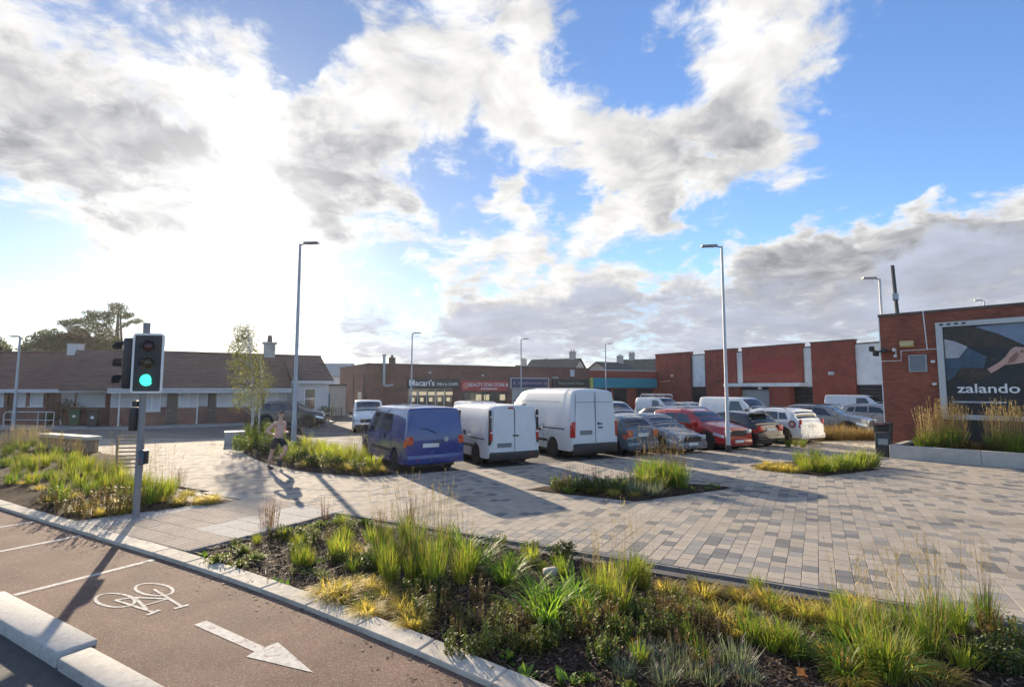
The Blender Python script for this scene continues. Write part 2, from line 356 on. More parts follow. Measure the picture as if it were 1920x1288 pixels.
def soil_mat():
    m = bpy.data.materials.new('bark_mulch'); m.use_nodes = True; t = m.node_tree; t.nodes.clear(); q = NG(t)
    pb = q.n('ShaderNodeBsdfPrincipled'); out = q.n('ShaderNodeOutputMaterial'); t.links.new(pb.outputs[0], out.inputs[0])
    co = q.n('ShaderNodeTexCoord').outputs['Object']
    vo = q.n('ShaderNodeTexVoronoi'); q.put(vo.inputs['Vector'], q.vmath('ADD', co, q.vmath('SCALE', q.n('ShaderNodeTexNoise').outputs['Color'], .03))); vo.inputs['Scale'].default_value = 38
    sp = q.n('ShaderNodeSeparateXYZ'); q.put(sp.inputs[0], vo.outputs['Color'])
    c = q.mix(sp.outputs[0], (0.022, 0.015, 0.011), (0.085, 0.058, 0.040))
    c = q.vmath('SCALE', c, q.smooth(q.noise(co, 2.5, 6, .6), .3, .7, .6, 1.3, 'LINEAR'))
    q.put(pb.inputs['Base Color'], c); pb.inputs['Roughness'].default_value = 0.95; pb.inputs['Specular IOR Level'].default_value = .1
    bn = q.n('ShaderNodeBump'); bn.inputs['Strength'].default_value = 1.0; bn.inputs['Distance'].default_value = 0.02
    q.put(bn.inputs['Height'], vo.outputs['Distance']); t.links.new(bn.outputs[0], pb.inputs['Normal'])
    return m
M_SOIL = soil_mat()
def sheet(name, poly, z, m, thick=0.12):
    o = MB().prism([(p[0], p[1]) for p in poly], z - thick, z).build(name, m); return tag(o, kind='structure')
tag(MB().add([(-3000, -3000, -.26), (3000, -3000, -.26), (3000, 3000, -.26), (-3000, 3000, -.26)], [(0, 1, 2, 3)]).build('ground', M_GROUND), kind='structure')
KERB = [(-24, -2.85), (-16, -2.88), (-7.75, -2.92), (-3.27, -3.0), (0, -3.06), (1.8, -3.13), (3.54, -3.27), (5.0, -3.43), (6.5, -3.64), (8.0, -3.9), (10, -4.35), (13, -5.2)]
KW = 0.27
def kerb_t(s):
    for (a, b), (c, d) in zip(KERB, KERB[1:]):
        if a <= s <= c: return b + (d - b) * (s - a) / (c - a)
    return KERB[-1][1]
sheet('road', [ST(-60, -4.5), ST(60, -4.5), ST(60, -40), ST(-60, -40)], -0.14, M_ROAD, .08)
lane = [ST(s, kerb_t(s) - KW * .5) for s in [-24 + .5 * i for i in range(75)]] + [ST(13, -5.6), ST(13, -6.2), ST(4, -5.35), ST(2.1, -5.3), ST(-24, -5.1)]
LANE_Z = -0.055
sheet('cycle_lane', lane, LANE_Z, M_LANE, .09)
sheet('car_park', [ST(-3.2, -.3), ST(13, -.3), (140, -6), (140, 190), (-170, 190), (-170, 40), ST(-24, -.3)], -0.045, M_CARPARK, .2)
# kerb stones along the bed
kerb = empty('kerb'); kerb['kind'] = 'structure'
s = -16.0
while s < 11:
    ln = 0.915; e = s + ln - .006
    pts = [ST(s, kerb_t(s)), ST(e, kerb_t(e)), ST(e, kerb_t(e) - KW), ST(s, kerb_t(s) - KW)]
    hz = random.uniform(-.004, .004); b = MB(); ch = .012
    c = sum(pts, Vector()) / 4
    top = [p + (c - p).normalized() * ch * 1.4 for p in pts]
    b.add([(p.x, p.y, -.2) for p in pts] + [(p.x, p.y, -.012 + hz) for p in pts] + [(p.x, p.y, hz) for p in top],
          [(0, 1, 5, 4), (1, 2, 6, 5), (2, 3, 7, 6), (3, 0, 4, 7), (4, 5, 9, 8), (5, 6, 10, 9), (6, 7, 11, 10), (7, 4, 8, 11), (8, 9, 10, 11)])
    b.v = [tuple(v) for v in b.v]; b.f = [tuple(reversed(f)) for f in b.f]
    b.build('kerb_stone', M_KERB, kerb)
    s += ln
# separator kerb between the lane and the road: big stones, the last one lower
sepk = empty('separator_kerb'); sepk['kind'] = 'structure'
for (a, e, t0, t1, z) in [(-7.9, -5.43, -4.98, -5.36, .0), (-5.4, -2.93, -5.01, -5.37, .002), (-2.9, -.43, -5.05, -5.39, .0), (-.4, 2.10, -5.08, -5.42, .002), (2.14, 4.1, -5.20, -5.47, -.03), (4.13, 6.1, -5.27, -5.55, -.032), (6.13, 9, -5.38, -5.7, -.034)]:
    c = ST((a + e) / 2, (t0 + t1) / 2)
    MB().rbox((c.x, c.y, (z - .25) / 2), (e - a, abs(t1 - t0), z + .25), .022, RZ_ST - .02).build('kerb_stone', M_KERB2, sepk, smooth=40)
# lane markings
mk = MB()
def strip(mb, a, b, w, z):
    a = Vector(a); b = Vector(b); d = (b - a).normalized(); n = Vector((-d.y, d.x, 0)) * w / 2
    mb.add([(p.x, p.y, z) for p in (a - n, b - n, b + n, a + n)], [(0, 1, 2, 3)])
for (s0, ta, tb) in ((-.28, -5.0, -3.40), (-2.8, -4.97, -3.33), (-4.75, -4.95, -3.30), (-7.2, -4.95, -3.25)):
    a, b = ST(s0, ta), ST(s0 + .03, tb); d = b - a
    for k in range(14): pass
    strip(mk, a, b, .105, LANE_Z + .004)
tag(mk.build('lane_marking', M_WHITE), kind='structure')
ar = MB(); zz = LANE_Z + .004
ap = [(2.50, -4.36), (2.51, -4.23), (3.61, -4.30), (3.64, -4.17), (4.42, -4.39), (3.63, -4.51), (3.61, -4.41)]
ar.add([ST(a, b - .02, zz) for a, b in ap], [(0, 2, 1), (0, 6, 2), (6, 4, 2), (2, 4, 3), (6, 5, 4)])
ar.f = [tuple(reversed(f)) if (Vector(ar.v[f[1]]) - Vector(ar.v[f[0]])).cross(Vector(ar.v[f[2]]) - Vector(ar.v[f[0]])).z < 0 else f for f in ar.f]
tag(ar.build('arrow_marking', M_WHITE), kind='structure')
bk = MB()
def ring(mb, cs, ct, rs, rt, w, z, n=28):
    vs = []
    for i in range(n):
        a = 2 * math.pi * i / n
        vs.append(ST(cs + rs * math.cos(a), ct + rt * math.sin(a), z)); vs.append(ST(cs + (rs - w) * math.cos(a), ct + (rt - w) * math.sin(a), z))
    mb.add(vs, [(2 * i, 2 * ((i + 1) % n), 2 * ((i + 1) % n) + 1, 2 * i + 1) for i in range(n)])
def seg(a, b, w=.035): strip(bk, ST(*a), ST(*b), w, zz + .0004 * len(bk.f) / 30)
ring(bk, .98, -4.46, .36, .165, .038, zz); ring(bk, 1.02, -4.04, .36, .165, .038, zz)
seg((.98, -4.46), (1.10, -4.30)); seg((1.10, -4.30), (1.62, -4.42)); seg((1.10, -4.30), (1.52, -4.12)); seg((.98, -4.46), (1.80, -4.42)); seg((1.02, -4.04), (1.88, -4.17)); seg((1.46, -4.40), (1.50, -4.12)); seg((1.87, -4.25), (1.90, -4.10), .05); seg((1.79, -4.50), (1.76, -4.35), .05)
tag(bk.build('bicycle_marking', M_WHITE), kind='structure')
# ------------------------------------------------------------------ beds (polygons in world x,y)
BED_FRONT = [ST(-.10, -.05), ST(14, -.05)] + [ST(s, kerb_t(s)) for s in (13, 11, 9.5, 8, 7, 6, 5, 4, 3, 2, 1, 0, -.12)]
BED_LEFT = [ST(-24, -2.86), ST(-12, -2.89), ST(-7.75, -2.92), ST(-3.95, -2.98), ST(-3.45, -1.9), ST(-2.92, -.4), ST(-7, -.32), ST(-9, .2), ST(-13, 2.4), ST(-24, 3.2)]
BED_MID = [Vector(p).to_3d() for p in ((-11.7, 24.0), (-10.4, 20.9), (-8.3, 18.2), (-6.2, 16.3), (-4.1, 15.35), (-3.45, 15.9), (-6.3, 20.6), (-9.6, 25.6), (-13.2, 33.5), (-15.6, 33.2), (-13.6, 28.2))]
BED_ISLE = [ST(2.11, 3.96), ST(4.87, 3.94), ST(6.57, 6.73), ST(3.85, 6.75)]
BED_ISLE2 = [ST(6.49, 11.1), ST(8.51, 9.9), ST(10.1, 12.3), ST(8.1, 13.5)]
def inpoly(p, poly):
    x, y = p[0], p[1]; r = False; n = len(poly); j = n - 1
    for i in range(n):
        xi, yi, xj, yj = poly[i][0], poly[i][1], poly[j][0], poly[j][1]
        if (yi > y) != (yj > y) and x < (xj - xi) * (y - yi) / (yj - yi) + xi: r = not r
        j = i
    return r
def edge_dist(p, poly):
    best = 1e9; P = Vector((p[0], p[1]))
    for i in range(len(poly)):
        a = Vector(poly[i][:2]); b = Vector(poly[(i + 1) % len(poly)][:2]); ab = b - a
        t = max(0, min(1, (P - a).dot(ab) / max(ab.length_squared, 1e-9))); best = min(best, (P - a - ab * t).length)
    return best
from mathutils import noise as mnoise
def soil_z(x, y, base): return base + .035 * mnoise.noise(Vector((x * 1.7, y * 1.7, 3))) + .02 * mnoise.noise(Vector((x * 6, y * 6, 9)))
def soil(name, poly, base, step, hump=0.0):
    """bed of mulch: an uneven sheet inside the bed outline"""
    bm = bmesh.new(); vs = [bm.verts.new((p[0], p[1], 0)) for p in poly]; bm.faces.new(vs)
    xs = [p[0] for p in poly]; ys = [p[1] for p in poly]
    for axis, lo, hi in (((1, 0, 0), min(xs), max(xs)), ((0, 1, 0), min(ys), max(ys))):
        k = lo + step
        while k < hi:
            co = Vector((k, 0, 0)) if axis[0] else Vector((0, k, 0))
            bmesh.ops.bisect_plane(bm, geom=bm.verts[:] + bm.edges[:] + bm.faces[:], plane_co=co, plane_no=axis); k += step
    for v in bm.verts:
        e = min(1.0, edge_dist(v.co, poly) / .5)
        v.co.z = soil_z(v.co.x, v.co.y, base) + hump * e
    bmesh.ops.recalc_face_normals(bm, faces=bm.faces[:])
    if sum(f.normal.z for f in bm.faces) < 0: bmesh.ops.reverse_faces(bm, faces=bm.faces[:])
    me = bpy.data.meshes.new(name); bm.to_mesh(me); bm.free(); me.materials.append(M_SOIL)
    for p in me.polygons: p.use_smooth = True
    o = bpy.data.objects.new(name, me); COL.objects.link(o); return tag(o, kind='structure')
SOIL = -0.075
soil('bed_soil', BED_FRONT, SOIL, .16, .05); soil('bed_soil', BED_LEFT, -.005, .3, .06); soil('bed_soil', BED_MID, .02, .4, .10)
soil('bed_soil', BED_ISLE, .022, .25, .05); soil('bed_soil', BED_ISLE2, .022, .3, .05)
# edging strips round the beds
M_EDGE = pmat('edging_concrete', (0.20, 0.19, 0.175), 0.8, var=0.25, vscale=5, bump=0.4, bscale=60)
def edging(pts, w=.05, z=-.004, closed=False):
    n = len(pts); root = empty('bed_edging'); root['kind'] = 'structure'
    for i in range(n if closed else n - 1):
        a = Vector(pts[i][:2]); b = Vector(pts[(i + 1) % n][:2]); L = (b - a).length; k = max(1, round(L / .95)); d = (b - a).normalized(); ang = math.atan2(d.y, d.x)
        for j in range(k):
            c = a + d * (L * (j + .5) / k)
            MB().rbox((c.x, c.y, z - .11 + random.uniform(-.003, .003)), (L / k - .006, w, .22), .008, ang).build('edging_strip', M_EDGE, root)
edging([ST(-.10, -3.0), ST(-.10, -.04), ST(13.5, -.04)], .06)
edging([ST(-3.98, -2.95), ST(-3.45, -1.88), ST(-2.9, -.36), ST(-7, -.28), ST(-9, .24), ST(-13, 2.44)], .05)
edging(BED_ISLE, .045, closed=True); edging(BED_ISLE2, .045, closed=True)
edging([BED_MID[i] for i in (0, 1, 2, 3, 4, 5, 6, 7)], .05)
# ------------------------------------------------------------------ paving: every block is geometry
def paver_mat(name, c): return pmat(name, c, 0.9, spec=.22, var=0.10, vscale=26, bump=0.3, bscale=220, rnd=0.07, island=0.09, stain=(c[0] * .72, c[1] * .70, c[2] * .66, .75), stainscale=.55)
M_PAV = [paver_mat('paver_buff', (0.385, 0.335, 0.272)), paver_mat('paver_grey', (0.262, 0.252, 0.232)), paver_mat('paver_dark', (0.182, 0.180, 0.172)), paver_mat('paver_rose', (0.36, 0.312, 0.255))]
M_BEDDING = pmat('joint_sand', (0.16, 0.14, 0.115), 0.9, var=0.2, vscale=30)
def clip(poly, a, b):       # keep the part left of a->b
    out = []; n = len(poly)
    def sd_(p): return (b[0] - a[0]) * (p[1] - a[1]) - (b[1] - a[1]) * (p[0] - a[0])
    for i in range(n):
        p, q2 = poly[i], poly[(i + 1) % n]; dp, dq = sd_(p), sd_(q2)
        if dp >= 0: out.append(p)
        if dp * dq < 0:
            k = dp / (dp - dq); out.append((p[0] + (q2[0] - p[0]) * k, p[1] + (q2[1] - p[1]) * k))
    return out
def inter(poly, conv):
    for i in range(len(conv)):
        if len(poly) < 3: return []
        poly = clip(poly, conv[i], conv[(i + 1) % len(conv)])
    return poly
def minus(poly, conv):
    res = []; rest = poly
    for i in range(len(conv)):
        a, b = conv[i], conv[(i + 1) % len(conv)]
        o = clip(rest, b, a)
        if len(o) >= 3: res.append(o)
        rest = clip(rest, a, b)
        if len(rest) < 3: return res
    return res
def ccw(P): 
    P = [(p[0], p[1]) for p in P]
    a = sum(P[i][0] * P[(i + 1) % len(P)][1] - P[(i + 1) % len(P)][0] * P[i][1] for i in range(len(P)))
    return P if a > 0 else P[::-1]
CPL = Vector((-3.75, 15.45, 0)); CPD = AZ(61.5)
def cpl(k): p = CPL + CPD * k; return (p.x, p.y)
SD = -2.60
_s0, _t0 = toST(CPL); _ds, _dt = CPD.dot(ES), CPD.dot(ET)
def cpl_t(s_): return _t0 + (s_ - _s0) * _dt / _ds
PL1 = ccw([ST(SD, 0), ST(17, 0), ST(17, cpl_t(17)), ST(SD, cpl_t(SD))])
PL2 = ccw([ST(SD, 0), ST(SD, 4.35), (-11.4, 25.8), (-30, 36.5), ST(-26, 0)])
MIDC = [ccw([BED_MID[i] for i in (0, 1, 2, 7)]), ccw([BED_MID[i] for i in (2, 3, 4, 5, 6, 7)])]
HOLES = [ccw(BED_ISLE), ccw(BED_ISLE2)]
LEFTC = [ccw([ST(-7, -.32), ST(-9, .2), ST(-13, 2.4), ST(-24, 3.2), ST(-24, -1)])]
plaza = MB().prism(PL1, -.2, -.013); plaza.prism(PL2, -.2, -.0135); plaza.prism(ccw([ST(-4.2, -3.1), ST(-.08, -3.1), ST(-.08, .02), ST(-4.2, .02)]), -.2, -.014)
plaza = tag(plaza.build('plaza_paving', M_BEDDING), kind='structure')
PWID, PLEN, GAP = .20, .265, .005
rest = MB(); whole = []
rp = random.Random(5)
def area(P): return abs(sum(P[i][0] * P[(i + 1) % len(P)][1] - P[(i + 1) % len(P)][0] * P[i][1] for i in range(len(P)))) / 2
for ci in range(-124, 98):
    s0 = ci * PWID; off = (.5 if ci % 2 else 0) * PLEN
    region = PL2 if s0 < SD - 1e-6 else PL1
    for ri in range(-1, 120):
        t0 = ri * PLEN + off
        c = ST(s0 + PWID / 2, t0 + PLEN / 2)
        if c.y > 27 or c.y < 1.0 or abs(c.x) > c.y * 1.3 + 3: continue
        q4 = [ST(s0 + GAP / 2, t0 + GAP / 2), ST(s0 + PWID - GAP / 2, t0 + GAP / 2), ST(s0 + PWID - GAP / 2, t0 + PLEN - GAP / 2), ST(s0 + GAP / 2, t0 + PLEN - GAP / 2)]
        q4 = [(p.x, p.y) for p in q4]
        full = area(q4)
        P = inter(q4, region)
        if len(P) < 3: continue
        pcs = [P]
        for h in HOLES + (MIDC + LEFTC if s0 < 0 else []):
            pcs = [x for pc in pcs for x in minus(pc, h)]
        r = rp.random(); mi = 2 if r < .09 else 1 if r < .28 else 3 if r < .45 else 0
        if rp.random() < .5 and ri % 3 == 0 and mi == 1: mi = 2
        if len(pcs) == 1 and abs(area(pcs[0]) - full) < 1e-5: whole.append((c.length, c, mi))
        else:
            for pc in pcs:
                if area(pc) > .0015: rest.mi = mi; rest.prism(ccw(pc), -.045, rp.uniform(-.0015, .001))
whole.sort(key=lambda w: w[0])
def paver_mesh(i):
    b = MB(); x, y, ch = (PWID - GAP) / 2, (PLEN - GAP) / 2, .004
    b.add([(-x, -y, -.045), (x, -y, -.045), (x, y, -.045), (-x, y, -.045), (-x, -y, -ch), (x, -y, -ch), (x, y, -ch), (-x, y, -ch), (-x + ch, -y + ch, 0), (x - ch, -y + ch, 0), (x - ch, y - ch, 0), (-x + ch, y - ch, 0)],
          [(0, 1, 5, 4), (1, 2, 6, 5), (2, 3, 7, 6), (3, 0, 4, 7), (4, 5, 9, 8), (5, 6, 10, 9), (6, 7, 11, 10), (7, 4, 8, 11), (8, 9, 10, 11)])
    return b.mesh('paver', M_PAV[i])
pm = [paver_mesh(i) for i in range(4)]
for k, (d, c, mi) in enumerate(whole):
    if k < 300:
        o = bpy.data.objects.new('paver', pm[mi]); COL.objects.link(o); o.parent = plaza
        o.location = (c.x, c.y, rp.uniform(-.002, .001)); o.rotation_euler = (rp.gauss(0, .003), rp.gauss(0, .003), RZ_ST)
    else:
        x, y = (PWID - GAP) / 2, (PLEN - GAP) / 2; z = rp.uniform(-.002, .001)
        a = [c + ES * (i * x) + ET * (j * y) for i, j in ((-1, -1), (1, -1), (1, 1), (-1, 1))]
        rest.mi = mi; rest.add([(p.x, p.y, -.03) for p in a] + [(p.x, p.y, z) for p in a], [(0, 1, 5, 4), (1, 2, 6, 5), (2, 3, 7, 6), (3, 0, 4, 7), (4, 5, 6, 7)])
tag(rest.build('paver_field', M_PAV, plaza), kind='stuff')
# tactile slabs and plain slabs of the crossing
M_TACT = pmat('tactile_buff', (0.47, 0.385, 0.305), 0.9, spec=.22, var=0.12, vscale=12, bump=0.3, bscale=150, rnd=0.08, stain=(.30, .24, .19, .5), stainscale=2)
M_SLAB = pmat('slab_grey', (0.33, 0.325, 0.315), 0.9, spec=.22, var=0.12, vscale=12, bump=0.25, bscale=150, rnd=0.08, stain=(.22, .21, .2, .5), stainscale=2)
def slab_mesh(blister, sz=.4):
    b = MB(); h = sz / 2 - .003; b.box((0, 0, -.023), (2 * h, 2 * h, .046))
    if blister:
        for i in range(6):
            for j in range(6):
                x, y = (i - 2.5) * sz / 6, (j - 2.5) * sz / 6; n = 7; v = []
                for r, z in ((.019, 0.0005), (.012, .0075)):
                    v += [(x + r * math.cos(2 * math.pi * k / n), y + r * math.sin(2 * math.pi * k / n), z) for k in range(n)]
                b.add(v, [(k, (k + 1) % n, n + (k + 1) % n, n + k) for k in range(n)] + [tuple(range(n, 2 * n))])
    return b.mesh('slab', M_TACT if blister else M_SLAB)
tm, sm_ = slab_mesh(True), slab_mesh(False)
for i in range(11):
    for j in range(8):
        s0, t0 = -.30 - .4 * i, -2.82 + .4 * j
        p = ST(s0, t0)
        if inpoly(p, BED_LEFT) or t0 > .0: continue
        tact = (i <= 6 and j <= 1) or (3 <= i <= 6)
        o = bpy.data.objects.new('tactile_slab' if tact else 'slab', tm if tact else sm_); COL.objects.link(o); o.parent = plaza
        o.location = (p.x, p.y, random.uniform(-.003, .001)); o.rotation_euler = (0, 0, RZ_ST)
# car park bay lines
cpm = MB()
for k in range(-1, 10):
    a = CPL + CPD * (-.2 + 2.62 * k) + AZ(-28.5) * .5; strip(cpm, a, a + AZ(-28.5) * 4.8, .1, -.041)
for (a, b) in (((-10.2, 27.5), (-6.0, 24.6)), ((-10, 33.5), (-2.5, 33)), ((10, 40), (24, 34)), ((-12, 31), (-7.0, 30.0))):
    strip(cpm, (*a, 0), (*b, 0), .1, -.041)
tag(cpm.build('bay_marking', M_WHITE), kind='structure')
# footway in front of the bungalows, with its kerb
M_FOOT = pmat('footway_concrete', (0.30, 0.295, 0.29), 0.8, var=0.12, vscale=3, bump=0.3, bscale=60, stain=(.2, .2, .19, .5))
# ------------------------------------------------------------------ buildings
class Facade:
    """a vertical plane in the place; turns photo pixels into (x along it, height)"""
    def __init__(s, p0, az): s.p0 = Vector((p0[0], p0[1], 0)); s.az = az; s.d = AZ(az); s.n = Vector((-s.d.y, s.d.x, 0))
    def at(s, px, py, off=0.0):
        r = ray(px, py); o = Vector((0, 0, CAM_H)); q = s.p0 + s.n * off
        t = (q - o).dot(s.n) / r.dot(s.n); p = o + r * t
        return (p - s.p0).dot(s.d), p.z
    def root(s, name, label, cat, group=None): return empty(name, s.p0, RZ(s.az), label, cat, group)
def wall(mb, x0, x1, z0, z1, openings, y0=0.0, y1=0.3):
    xs = sorted(set([x0, x1] + [min(max(v, x0), x1) for o in openings for v in o[:2]])); zs = sorted(set([z0, z1] + [min(max(v, z0), z1) for o in openings for v in o[2:]]))
    for a, b in zip(xs, xs[1:]):
        run = None
        for c, d in zip(zs, zs[1:]):
            mx, mz = (a + b) / 2, (c + d) / 2
            hole = any(o[0] < mx < o[1] and o[2] < mz < o[3] for o in openings)
            if not hole: run = (run[0], d) if run else (c, d)
            if (hole or d == zs[-1]) and run: mb.bx(a, b, y0, y1, run[0], run[1]); run = None
M_BRICK = brickmat('brick_red_brown', (0.34, 0.100, 0.055), (0.24, 0.066, 0.040), (0.17, 0.085, 0.06), stain=(.085, .055, .045, .35))
M_BRICK2 = brickmat('brick_parade', (0.219, 0.090, 0.062), (0.144, 0.065, 0.050), (0.15, 0.115, 0.10), stain=(.09, .065, .05, .5))
M_BRICK3 = brickmat('brick_bright_red', (0.34, 0.072, 0.044), (0.25, 0.052, 0.034), (0.20, 0.085, 0.06), stain=(.13, .045, .035, .6))
M_BRICK4 = brickmat('brick_bungalow', (0.213, 0.077, 0.056), (0.150, 0.060, 0.048), (0.16, 0.12, 0.11), stain=(.06, .045, .04, .4))
M_WPANEL = pmat('white_cladding', (0.78, 0.77, 0.73), 0.6, var=0.06, vscale=2, stain=(.42, .40, .36, .4))
M_COPE = pmat('coping_dark', (0.11, 0.085, 0.07), 0.8, var=0.3, vscale=3)
M_BLACK = pmat('black_shutter', (0.018, 0.018, 0.02), 0.5, var=0.2)
M_SHUT = pmat('grey_roller_shutter', (0.42, 0.42, 0.41), 0.45, metal=0.2, var=0.08, vscale=3)
M_GLASS = glassmat('window_glass', (0.03, 0.035, 0.04))
M_GLASSL = glassmat('shop_glass', (0.055, 0.055, 0.05), 0.08)
M_FRAME = pmat('grey_frame', (0.50, 0.51, 0.50), 0.45, var=0.05)
M_GREYM = pmat('grey_metal', (0.30, 0.31, 0.32), 0.4, metal=0.3, var=0.08)
M_STEEL = pmat('galvanised_steel', (0.36, 0.38, 0.40), 0.42, metal=0.5, var=0.1, vscale=8)
M_DARKM = pmat('dark_metal', (0.035, 0.036, 0.038), 0.45, var=0.15)
M_WHITEP = pmat('white_plastic', (0.70, 0.70, 0.68), 0.45, var=0.05)
M_YELL = pmat('yellowed_plastic', (0.55, 0.40, 0.16), 0.5, var=0.1)
M_TILE = pmat('roof_tiles_brown', (0.115, 0.050, 0.042), 0.85, var=0.3, vscale=2.2, bump=1.5, bscale=9, stain=(.06, .04, .036, .6))
M_TILE2 = pmat('roof_tiles_grey', (0.105, 0.064, 0.054), 0.85, var=0.3, vscale=2.2, bump=1.5, bscale=9, stain=(.13, .07, .05, .4))
M_REND = pmat('pale_render', (0.46, 0.46, 0.47), 0.85, var=0.07, vscale=2, stain=(.35, .34, .33, .4))
M_REND2 = pmat('cream_render', (0.48, 0.43, 0.36), 0.85, var=0.07, vscale=2)
M_BLIND = pmat('window_blind', (0.52, 0.53, 0.55), 0.8, var=0.05, vscale=2)
M_FASC = pmat('white_fascia', (0.50, 0.51, 0.53), 0.6, var=0.06)
def slatted(mb, x0, x1, y, z0, z1, pitch, prot=.02):
    n = max(2, int((z1 - z0) / pitch)); p = (z1 - z0) / n
    for i in range(n): mb.bx(x0, x1, y, y + prot + .03, z0 + i * p + p * .08, z0 + (i + 1) * p - p * .08)
# ---- brick building with the big advert
FZ = Facade((15.05, 21.70), 138.2); H_Z = 5.5
zb = FZ.root('brick_building', 'red-brown brick building with a large framed advert on its wall', 'building')
MB().bx(0, 16, 0, 9, -.1, H_Z - .1).build('wall', M_BRICK, zb)
MB().bx(-.035, -.003, .0, 9, -.1, H_Z - .102).build('end_wall_render', M_WPANEL, zb)
MB().bx(-.04, 16.04, -.04, 9.04, H_Z - .1, H_Z).build('roof_coping', M_COPE, zb)
bx0 = FZ.at(1757, 640)[0]; za = FZ.at(1757, 606)[1]; zc = FZ.at(1800, 786)[1]; bx1 = bx0 + 4.6
bill = empty('billboard', FZ.p0, RZ(FZ.az), 'large framed advert poster reading zalando on the brick wall', 'billboard')
fw = .20
fr = MB(); fr.bx(bx0, bx0 + fw, -.16, -.003, zc, za); fr.bx(bx1 - fw, bx1, -.16, -.003, zc, za); fr.bx(bx0 + fw, bx1 - fw, -.16, -.003, za - fw * .9, za); fr.bx(bx0 + fw, bx1 - fw, -.16, -.003, zc, zc + fw * .9)
fr.build('frame', M_FRAME, bill)
M_PDARK = pmat('print_navy_black', (0.012, 0.015, 0.022), 0.30, var=0.5, vscale=1.3)
M_PSKY = pmat('print_grey_blue', (0.17, 0.23, 0.32), 0.30, var=0.15, vscale=1.5)
M_PGREY = pmat('print_grey', (0.40, 0.41, 0.44), 0.30, var=0.2, vscale=3)
M_PSKIN = pmat('print_skin', (0.52, 0.31, 0.25), 0.30, var=0.12, vscale=4)
M_PSKIN2 = pmat('print_skin_shade', (0.27, 0.13, 0.10), 0.30, var=0.12, vscale=4)
M_PBLUE = pmat('print_blue', (0.035, 0.075, 0.12), 0.30, var=0.3, vscale=3)
M_PBROWN = pmat('print_brown_black', (0.030, 0.022, 0.018), 0.30, var=0.4, vscale=3)
pan = MB().bx(bx0 + fw, bx1 - fw, -.06, -.004, zc + fw * .9, za - fw * .9).build('poster', M_PDARK, bill)
def flat(name, pix, m, dep, par):
    P = [FZ.at(px, py, dep) for px, py in pix]; P = [(min(x, bx1 - fw - .01), min(z, za - fw * .9 - .01)) for x, z in P]
    n = len(P); v = [(x, dep, z) for x, z in P] + [(x, dep + .003, z) for x, z in P]
    b = MB().add(v, [tuple(range(n)), tuple(reversed(range(n, 2 * n)))] + [(i, i + n, (i + 1) % n + n, (i + 1) % n) for i in range(n)])
    bm = bmesh.new(); me = b.mesh(name, m); bm.from_mesh(me); bmesh.ops.recalc_face_normals(bm, faces=bm.faces[:]); bmesh.ops.triangulate(bm, faces=bm.faces[:]); bm.to_mesh(me); bm.free()
    o = bpy.data.objects.new(name, me); COL.objects.link(o); o.parent = par; return o
flat('print_sky', [(1828, 613), (1875, 608), (1990, 598), (1990, 690), (1917, 645), (1870, 625)], M_PSKY, -.064, bill)
flat('print_window', [(1770, 636), (1790, 640), (1814, 650), (1810, 656), (1798, 671), (1773, 672)], M_PGREY, -.064, bill)
flat('print_sleeve', [(1770, 615), (1828, 613), (1870, 625), (1917, 645), (1890, 655), (1850, 650), (1815, 650), (1790, 640), (1770, 634)], M_PBROWN, -.067, bill)
flat('print_denim', [(1773, 673), (1800, 672), (1814, 652), (1850, 668), (1845, 690), (1800, 690), (1790, 705), (1776, 715)], M_PBLUE, -.064, bill)
flat('print_arm', [(1851, 692), (1875, 678), (1886, 668), (1894, 656), (1902, 650), (1916, 651), (1935, 652), (1940, 668), (1925, 679), (1905, 682), (1884, 684), (1872, 692), (1858, 700)], M_PSKIN, -.066, bill)
flat('print_thumb', [(1894, 670), (1906, 660), (1912, 664), (1902, 678), (1888, 682)], M_PSKIN2, -.069, bill)
flat('print_fingers', [(1914, 655), (1928, 656), (1926, 662), (1913, 661)], M_PSKIN2, -.069, bill)
flat('print_lapel', [(1800, 690), (1850, 690), (1860, 700), (1850, 712), (1815, 716), (1796, 705)], M_PBROWN, -.064, bill)
lx, lz = FZ.at(1855, 729, -.07); M_LET = pmat('white_lettering', (0.80, 0.80, 0.80), 0.4, var=0.02)
text_mesh('lettering', 'zalando', .46, M_LET, bill, (lx - .04, -.068, lz), (R(90), 0, 0), .002, sx=1.22, weight=.006)
mx_, mz_ = FZ.at(1835, 754, -.07); MB().bx(mx_ - .75, mx_ + .75, -.068, -.0645, mz_ - .03, mz_ + .03).build('print_line', M_PGREY, bill)
MB().bx(bx0 + .35, bx1 - .1, -.03, -.004, .35, zc - .02).build('dark_panel', M_DARKM, bill)
for k in range(4): MB().bx(bx0 + .12 + .22 * k, bx0 + .24 + .22 * k, -.165, -.16, za - .12, za - .05).build('fixing_plate', M_DARKM, bill)
vx0, vz1 = FZ.at(1703, 666); vx1, vz0 = FZ.at(1740, 697)
vt = empty('louvre_vent', FZ.p0, RZ(FZ.az), 'grey slatted metal vent on the brick wall beside the advert', 'vent')
f = MB(); f.bx(vx0, vx1, -.06, -.003, vz0, vz0 + .06); f.bx(vx0, vx1, -.06, -.003, vz1 - .06, vz1); f.bx(vx0, vx0 + .06, -.06, -.003, vz0 + .06, vz1 - .06); f.bx(vx1 - .06, vx1, -.06, -.003, vz0 + .06, vz1 - .06); f.build('frame', M_GREYM, vt)
MB().bx(vx0 + .06, vx1 - .06, -.01, -.003, vz0 + .06, vz1 - .06).build('backing', M_DARKM, vt)
